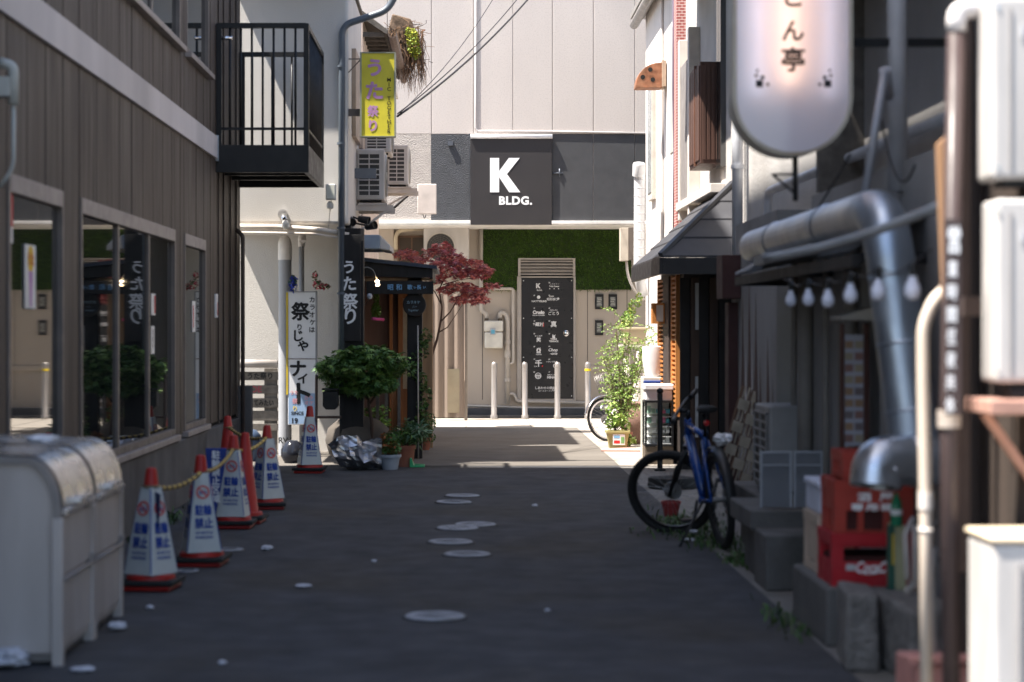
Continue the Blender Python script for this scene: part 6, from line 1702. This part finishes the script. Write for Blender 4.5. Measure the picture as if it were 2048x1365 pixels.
for dx in (-.17, .17): MB().tube([(cx + dx, Y + .002, zc + .0), (cx + dx, Y + .002, ztop - .08)], .014, 10).build('tube_lamp', [M('fill_tube', (.8, .85, 1), .5, emit=(.84, .84, 1), estr=.65)], ls)  # side tubes added to brighten the face and even its glow
m = MB().tube([(X(1597, Y), Y + .1, Z(308, Y)), (X(1598, Y), Y + .1, Z(400, Y))], .014, 8).bar((X(1597, Y), Y + .1, Z(385, Y)), (X(1550, Y), Y + .1, Z(345, Y)), .012, .012).bar((X(1597, Y), Y + .1, Z(346, Y)), (X(1550, Y), Y + .1, Z(346, Y)), .012, .012).bar((cx, Y + .1, 2.95), (2.6, Y + .1, 2.95), .04, .04).bar((cx, Y + .1, 3.5), (2.6, Y + .1, 3.5), .04, .04)
m.parts('bracket', [BLACKM], ls)
# ================================================================ clutter along the old grey building
Y = 12.6
cooler('cooling_unit', 'old grey cooling unit on the concrete shelf beside the lattice board', (X(1600, Y), 12.72, .42), .47, .62, .58, 0, False, True, mat=M('cooler_grey', (.27, .265, .26), .6, dirt=(.18, .17, .155), dscale=3, damt=.5))
m = MB().box(1.70, 2.2, 11.35, 12.25, .30, .42).box(1.90, 2.2, 12.2505, 13.6, .30, .42).box(1.76, 2.2, 11.45, 12.0, 0, .30).box(1.95, 2.2, 12.5, 13.5, 0, .30).box(1.72, 2.2, 10.9, 11.34, 0, .32)
m.solo('concrete_shelf', [CONCD], 'low dark concrete shelf on block legs under the cooling unit', 'shelf', (1.95, 12.4, 0), None, .012)
for i, (px0, px1) in enumerate(((1521, 1584), (1588, 1646))):
    Y = 11.55
    z0, z1 = Z(1046, Y) + .02, Z(903, Y)
    a, b = X(px0, Y), X(px1, Y)
    t = thing('mesh_tray', ['pale wire mesh panel leaning on the shelf, left one of a pair', 'pale wire mesh panel leaning on the shelf, right one of a pair'][i], 'mesh panel', ((a + b) / 2, Y, z0), 'pale mesh panels')
    m = MB(); th = .012
    m.box(a, a + th, Y, Y + .02, z0, z1).box(b - th, b, Y, Y + .02, z0, z1).box(a + th, b - th, Y, Y + .02, z0, z0 + th).box(a + th, b - th, Y, Y + .02, z1 - th, z1).box(a + th, b - th, Y, Y + .02, z1 - .09, z1 - .08)
    m.build('frame', [M('tray_frame', (.36, .38, .41), .5)], t)
    m = MB()
    for k in range(1, 14): x = a + (b - a) * k / 14; m.box(x - .002, x + .002, Y + .007, Y + .011, z0 + th, z1 - th)
    for k in range(1, 30): z = z0 + (z1 - z0) * k / 30; m.box(a + th, b - th, Y + .011, Y + .014, z - .002, z + .002)
    m.box(a + th, b - th, Y + .03, Y + .034, z0 + th, z1 - th, 1)
    m.build('mesh', [M('tray_mesh', (.30, .31, .34), .5), M('tray_back', (.16, .165, .18), .7)], t)
# checker lattice board
Y = 14.3
s = Y / F
lb = thing('lattice_board', 'leaning wooden lattice board with a checker of square tiles', 'board', (X(1475, Y), Y, .1))
o_, u_, v_ = Vector((X(1437, Y), Y, Z(950, Y))), Vector((.90, .32, -.33)).normalized(), Vector((.30, .12, 1)).normalized()
m = MB(); q_ = .095
for i in range(3):
    for j in range(8):
        if (i + j) % 2 == 0 or False:
            p = o_ + u_ * (i * q_) + v_ * (j * q_ * .92)
            m.prism([(0, 0), (q_ * .94, 0), (q_ * .94, q_ * .86), (0, q_ * .86)], p, u_, v_, (0, .012, 0))
        else:
            p = o_ + u_ * (i * q_) + v_ * (j * q_ * .92) + Vector((0, .03, 0))
            m.prism([(.02, .0), (.034, .0), (.034, q_), (.02, q_)], p, u_, v_, (0, .01, 0)); m.prism([(.055, .0), (.069, .0), (.069, q_), (.055, q_)], p, u_, v_, (0, .01, 0))
m.build('tiles', [M('tile_wood', (.46, .40, .31), .8, var=.25, scale=8, bump=.2)], lb)
m = MB()
for k in (0, 1, 2, 3): m.bar(o_ + u_ * (k * q_) + Vector((0, .04, 0)), o_ + u_ * (k * q_) + v_ * (8 * q_ * .92) + Vector((0, .04, 0)), .014, .02, 0, (0, 1, 0))
m.parts('backing_stick', [WOODB], lb)
# menu stand with roof
Y = 10.2
ms = thing('menu_board', 'tall narrow menu board of coloured photos under a small pale roof', 'board', (X(1707, Y), Y, .3))
a, b, z0, z1 = X(1688, Y), X(1727, Y), Z(892, Y), Z(670, Y)
m = MB().box(a - .02, a, Y - .01, Y + .04, z0 - .05, z1 + .06).box(b, b + .03, Y - .01, Y + .04, z0 - .05, z1 + .06).box(a, b, Y + .01, Y + .04, z0, z1)
m.build('frame', [M('menu_frame', (.07, .028, .02), .6)], ms, .003)
m = MB(); r = random.Random(4)
m.box(a, b, Y + .004, Y + .009, z0, z1, 0)
for i in range(9):
    for j in range(2):
        x = a + .006 + j * (b - a) / 2; z = z0 + .02 + i * (z1 - z0 - .03) / 9
        m.box(x, x + (b - a) * .42, Y + .002, Y + .0035, z, z + .04, 1 + r.randrange(4))
m.build('menu_sheet', [M('sheet_lilac', (.34, .34, .38), .5), M('dish_orange', (.27, .17, .10), .5), M('dish_red', (.22, .12, .10), .5), M('dish_yellow', (.30, .25, .17), .5), M('dish_dark', (.15, .12, .12), .5)], ms)
MB().prism([(X(1672, Y), Z(640, Y)), (X(1672, Y), Z(634, Y)), (X(1745, Y), Z(612, Y)), (X(1745, Y), Z(642, Y))], (0, Y - .12, 0), UX, UZ, (0, .3, 0)).build('roof', [M('menu_roof', (.42, .39, .34), .6)], ms, .004)
# concrete blocks and crates
Y = 9.3
MB().box(1.70, 2.2, 8.97, 9.9, 0, .283).solo('concrete_block', [CONCD], 'grey concrete ledge carrying the red crates', 'block', (1.9, 9.4, 0), None, .015)
CONCR = M('concrete_rough', (.17, .16, .15), .95, var=.3, scale=9, bump=1.0, bscale=26, dirt=(.06, .055, .05), dscale=4, damt=.8, fine=.4, fscale=120, bdist=.03)
for i, (x0, x1, y0, y1, h, lbl) in enumerate(((1.685, 1.84, 8.30, 8.78, .345, 'rough stained concrete block in front of the crates, left of two'), (1.85, 2.1, 8.05, 8.6, .335, 'rough stained concrete block in front of the crates, right of two'))):
    m = MB()
    m.T = Matrix.Translation(((x0 + x1) / 2, (y0 + y1) / 2, 0)) @ Matrix.Rotation((-.12, .1)[i], 4, 'Z')
    hx, hy = (x1 - x0) / 2, (y1 - y0) / 2
    m.add([(-hx, -hy, 0), (hx, -hy, 0), (hx, hy, 0), (-hx, hy, 0), (-hx + .01, -hy + .012, h - .03 * i), (hx - .012, -hy + .02, h), (hx, hy, h - .02), (-hx, hy, h)], [(0, 3, 2, 1), (4, 5, 6, 7), (0, 1, 5, 4), (1, 2, 6, 5), (2, 3, 7, 6), (3, 0, 4, 7)])
    m.T = None
    m.solo('concrete_block', [CONCR], lbl, 'block', ((x0 + x1) / 2, (y0 + y1) / 2, 0), 'rough concrete blocks', .02)
def crate(name, label, x0, x1, y0, y1, z0, z1, mat, rows, loc_group, lettering=None, ribs=True):
    t = thing(name, label, 'crate', ((x0 + x1) / 2, (y0 + y1) / 2, z0), loc_group)
    m = MB(); th = .014; h = z1 - z0
    m.box(x0 + th, x1 - th, y0 + th, y1 - th, z0, z0 + .012)
    m.box(x0 - .006, x1 + .006, y0 - .006, y0 + th, z1 - .05, z1).box(x0 - .006, x1 + .006, y1 - th, y1 + .006, z1 - .05, z1).box(x0 - .006, x0 + th, y0 + th, y1 - th, z1 - .05, z1).box(x1 - th, x1 + .006, y0 + th, y1 - th, z1 - .05, z1)
    for (xx, yy) in ((x0, y0), (x1 - .05, y0), (x0, y1 - .05), (x1 - .05, y1 - .05)): m.box(xx - .003, xx + .053, yy - .003, yy + .053, z0, z1 - .0505)
    for (lo, hi) in rows:
        za, zb_ = z0 + h * lo, z0 + h * hi
        m.box(x0 + .053, x1 - .053, y0, y0 + th, za, zb_).box(x0 + .053, x1 - .053, y1 - th, y1, za, zb_).box(x0, x0 + th, y0 + .053, y1 - .053, za, zb_).box(x1 - th, x1, y0 + .053, y1 - .053, za, zb_)
    for f_ in (.33, .66) if ribs else ():
        x = x0 + (x1 - x0) * f_; m.box(x - .015, x + .015, y0 + .002, y0 + th, z0, z1 - .0505); y = y0 + (y1 - y0) * f_; m.box(x0 + .002, x0 + th, y - .015, y + .015, z0, z1 - .0505)
    m.box(x0 + th, x1 - th, y0 + th + .001, y1 - th - .001, z0 + .013, z0 + h * .55, 1)
    m.build('shell', [mat, M('crate_inside', (.05, .012, .01), .8)], t)
    if lettering:
        m = MB(); lettering(m); m.build('lettering', [INKW, M('label_grey', (.45, .45, .45), .6)], t)
    return t
RED1 = M('crate_red', (.40, .02, .028), .42, var=.1, dirt=(.22, .03, .03), dscale=4, damt=.5)
RED2 = M('crate_brick_red', (.36, .045, .03), .5, var=.12, dirt=(.17, .04, .03), dscale=4, damt=.6)
CRG = 'bottle crates stacked on the concrete ledge'
z0 = .285
def let1(m):
    y = 9.0 - .0035
    m.box(1.80, 1.845, y + .001, y + .003, z0 + .075, z0 + .105, 1)
    m.text('Coca', (1.900, y, z0 + .09), .055, bold=.02, shear=.35, width=.105); m.text('Cola', (2.005, y, z0 + .09), .055, bold=.02, shear=.35, width=.10)
    m.tube([(1.86, y, z0 + .075), (1.88, y, z0 + .060), (1.92, y, z0 + .058), (1.96, y, z0 + .066)], .0025, 5)
crate('bottle_crate', 'bright red crate with white script, lowest of the stack', 1.735, 2.13, 9.0, 9.35, z0, z0 + .25, RED1, ((.0, .46), (.74, .80)), CRG, let1, ribs=False)
z2 = z0 + .252
def let2(m):
    y = 9.01 - .0035
    m.text('酒 屋', (1.94, y, z2 + .170), .042, bold=.03, sp=1.2, width=.17); m.text('専用箱', (1.925, y, z2 + .122), .034, bold=.05, width=.20, sp=1.2)
crate('bottle_crate', 'brick red crate with white characters, middle of the stack', 1.75, 2.12, 9.01, 9.34, z2, z2 + .25, RED2, ((.42, .80),), CRG, let2)
z3 = z2 + .252
crate('bottle_crate', 'brick red crate on top of the stack, partly behind the duct mouth', 1.80, 2.1, 9.06, 9.34, z3, z3 + .13, RED2, ((.0, .2), (.6, .7)), CRG)
crate('cream_crate', 'cream plastic crate left of the red crates', 1.75, 1.92, 9.42, 9.82, .285, .58, M('crate_cream', (.52, .41, .32), .5), ((.0, .15), (.2, .82)), CRG)
fb = thing('foam_box', 'bluish white foam box on the cream crate behind the red crates', 'box', (1.85, 9.6, .582))
MB().box(1.755, 2.06, 9.42, 9.82, .582, .71).build('body', [M('foam_blue', (.55, .58, .68), .6)], fb, .012)
MB().box(1.745, 2.07, 9.41, 9.83, .711, .745).build('lid', [M('foam_blue')], fb, .01)
gb = thing('green_bottle', 'green plastic bottle standing right of the red crates', 'bottle', (2.02, 8.62, .5))
Y = 8.7; cx_ = X(1793, Y)
MB().lathe((cx_, Y, Z(1052, Y)), [(0, 0), (.024, 0), (.026, .01), (.026, .09), (.022, .115), (.010, .135), (.010, .15), (0, .15)], 16).build('body', [M('bottle_green', (.02, .20, .10), .2)], gb)
MB().lathe((cx_, Y, Z(1030, Y)), [(.0265, 0), (.0268, .025), (.0265, .025)], 16).build('label', [INKW], gb)
m = MB().box(X(1778, Y), X(1790, Y), Y, Y + .05, .27, Z(1052, Y), 0).box(X(1790, Y), X(1812, Y), Y + .0, Y + .15, .27, Z(1052, Y), 1).box(X(1784, Y), X(1789, Y), Y - .003, Y, Z(1130, Y), Z(1068, Y), 2)
m.solo('green_stand', [M('stand_green', (.03, .10, .07), .5), M('stand_yellow', (.36, .34, .2), .6), M('strip_amber', (.6, .4, .04), .5)], 'green and yellowish box under the green bottle', 'box', (X(1795, Y), Y, .27), None, .004)
m = MB()
Y = 8.0
for (a, b, c) in (((1815, 1160), (1822, 1075), (1850, 1048)), ((1812, 1185), (1850, 1155), (1900, 1130)), ((1830, 1180), (1842, 1060), (1900, 1060)), ((1900, 1100), (1925, 1050), (1945, 1040)), ((1905, 1240), (1930, 1160), (1950, 1130)), ((1872, 1350), (1876, 1150), (1895, 1110))):
    m.tube([(X(p[0], 7.6), 7.6 + .1 * k, Z(p[1], 7.6)) for k, p in enumerate((a, b, c))], .012, 7)
m.solo('pipe_tangle', [M('tangle_grey', (.30, .28, .26), .6, .3)], 'tangle of thin dusty pipes and hoses behind the cream pipe', 'pipes', (X(1850, 7.6), 7.6, .3))
# ================================================================ nearest right corner: wooden wall, pipes, coolers
ww = thing('wooden_shed_wall', 'dark weathered wooden wall at the near right corner', 'wall', (1.95, 5.5, 0))
m = MB()
k = 6.72
while k < 7.5:
    m.box(1.95 + R.uniform(-.004, .004), 2.3, k, k + .145, 0, 4.2); k += .15
m.build('planks', [M('plank_dark', (.05, .036, .028), .85, var=.35, scale=7, streak=9, bump=.4, bscale=50, dirt=(.05, .04, .035), dscale=2)], ww)
MB().box(1.83, 1.87, 7.05, 7.15, .6, 3.2).box(1.95 - .14, 1.95 - .002, 6.9, 7.0, 1.55, 1.62).build('batten', [M('batten_brown', (.05, .033, .028), .8)], ww)
MB().box(1.99, 4.2, 6.66, 6.715, 0, 4.2).build('end_boards', [M('plank_dark')], ww)
MB().box(2.02, 2.8, 6.62, 6.655, .75, 1.205).build('patch_panel', [M('patch_buff', (.42, .37, .29), .6, var=.06)], ww)
BPIPE = M('pipe_maroon', (.062, .043, .041), .4, var=.1)
gp = thing('gutter_pipe', 'brown gutter pipe with a white elbow at the top, running full height', 'pipe', (X(1905, 6.6), 6.6, 0))
Y = 6.6
MB().tube([(X(1912, Y), Y, Z(62, Y)), (X(1898, Y), Y, Z(840, Y)), (X(1903, Y), Y, .15)], .031, 16).build('pipe', [BPIPE], gp)
MB().tube(bend([(X(1912, Y), Y, Z(64, Y)), (X(1913, Y), Y, Z(20, Y)), (X(2060, Y), Y + .05, Z(8, Y))], .07, 8), .034, 16).build('elbow', [M('elbow_white', (.72, .68, .66), .45)], gp)
MB().lathe((X(1898, Y), Y, Z(838, Y)), [(.031, -.03), (.040, -.03), (.040, .03), (.031, .03)], 16).build('joint', [M('joint_beige', (.42, .36, .31), .5)], gp)
vs_ = thing('letter_strip', 'narrow dark strip with white vertical characters on the gutter pipe', 'sign', (X(1898, 6.5), 6.55, 1.3))
Y = 6.55
MB().box(X(1886, Y), X(1917, Y), Y - .035, Y - .03, Z(830, Y), Z(440, Y)).build('strip', [BPIPE], vs_)
m = MB()
m.text('営', (X(1903, Y), Y - .037, Z(482, Y)), .094, bold=.04, width=.040)
for i, ch in enumerate('業時間昼夜共休'): m.text(ch, (X(1900 - i * .9, Y), Y - .037, Z(540 + i * 45, Y)), .056, bold=.035, width=.031)
m.build('lettering', [INKW], vs_)
cp = thing('cream_conduit', 'cream conduit pipe bending into the wall left of the gutter pipe', 'pipe', (X(1850, 6.9), 6.9, 0))
Y = 6.9
MB().tube(bend([(X(1893, Y), Y + .05, Z(583, Y)), (X(1868, Y), Y, Z(600, Y)), (X(1846, Y), Y, Z(650, Y)), (X(1846, Y), Y, Z(760, Y)), (X(1851, Y), Y, Z(1000, Y)), (X(1853, Y), Y, .02)], .09, 6), .0225, 14).build('pipe', [M('conduit_cream', (.60, .51, .42), .5, var=.06)], cp)
MB().lathe((X(1851, Y), Y, Z(1002, Y)), [(.023, -.03), (.027, -.03), (.027, .03), (.023, .03)], 14).lathe((X(1851, Y), Y, Z(1060, Y)), [(.023, -.008), (.028, 0), (.023, .008)], 14).parts('joint', [M('joint_pale', (.68, .62, .56), .5)], cp)
MB().prism([(X(1868, 6.7), Z(292, 6.7)), (X(1892, 6.7), Z(270, 6.7)), (X(1902, 6.7), Z(300, 6.7)), (X(1897, 6.7), Z(380, 6.7)), (X(1888, 6.7), Z(600, 6.7)), (X(1880, 6.7), Z(600, 6.7))], (0, 6.66, 0), UX, UZ, (0, .02, 0)).solo('broken_plank', [M('plank_orange', (.42, .24, .13), .7, var=.2, streak=8, scale=8)], 'split orange brown plank wedged behind the gutter pipe', 'plank', (X(1885, 6.7), 6.67, Z(600, 6.7)), None, .003)
cooler('cooling_unit', 'upper white cooling unit of the stack at the near right corner', (2.18, 6.53, 1.99), .80, .20, .64, 0, False, False)
cooler('cooling_unit', 'lower white cooling unit of the stack above the pink shelf', (2.195, 6.53, 1.30), .80, .20, .645, 0, False, False)
for zz in (1.985, 1.30):
    pass
cn = cooler('cooling_unit', 'cream topped cooling unit on the ground at the near right edge', (2.13, 6.36, .16), .82, .32, .64, 0, False, False)
Y = 5.79
m = MB().box(1.71, 2.55, 6.19, 6.53, .802, .826)
m.build('top_cover', [M('cover_cream', (.68, .56, .40), .5)], cn, .012)
m2x = cn.children[-1]
m = MB()
for k in range(20): m.box(1.80 + k * .026, 1.812 + k * .026, 6.186, 6.199, .24, .74)
m.build('grille', [M('slot_grey', (.30, .29, .29), .6)], cn)
for ch in cn.children:
    pass
for ob_, zz in ((1, 1.99), (2, 1.30)):
    tt = [o for o in bpy.data.objects if o.get('label', '').startswith(('upper white cooling', 'lower white cooling')[ob_ - 1])][0]
    MB().box(1.84, 1.846, 6.425, 6.431, zz + .05, zz + .60).box(1.90, 1.905, 6.425, 6.431, zz + .05, zz + .60).build('seam_strip', [M('seam_shadow', (.30, .28, .27), .6)], tt)
    MB().box(1.875, 1.885, 6.424, 6.4285, zz + .50, zz + .54).build('rating_label', [M('label_silver', (.55, .55, .56), .4), INKK], tt)
    for (sx_, sz_) in ((1.80, .06), (1.80, .60)): MB().lathe((sx_, 6.43, zz + sz_), [(0, .004), (.006, .004), (.007, 0)], 8, 0, (0, -1, 0)).build('screw', [CHROME], tt)
pk = MB().box(1.755, 2.6, 6.36, 6.68, 1.215, 1.265).bar((1.80, 6.6, 1.21), (2.0, 6.66, .95), .03, .03)
pk.box(1.85, 1.95, 6.45, 6.6, 1.266, 1.298, 1)
pk.solo('unit_shelf', [M('shelf_pink', (.46, .26, .20), .7, var=.2), RUBBER], 'faded pinkish wooden shelf under the stacked cooling units', 'shelf', (1.95, 6.8, 1.22), None, .006)
m = MB().box(1.74, 1.95, 7.35, 7.7, 0, .20, 0).box(1.70, 1.95, 7.3, 7.38, .22, .245)
m.solo('pink_basket', [M('basket_pink', (.55, .26, .22), .6)], 'pink plastic basket at the foot of the cream pipe', 'basket', (1.83, 7.5, 0), None, .008)
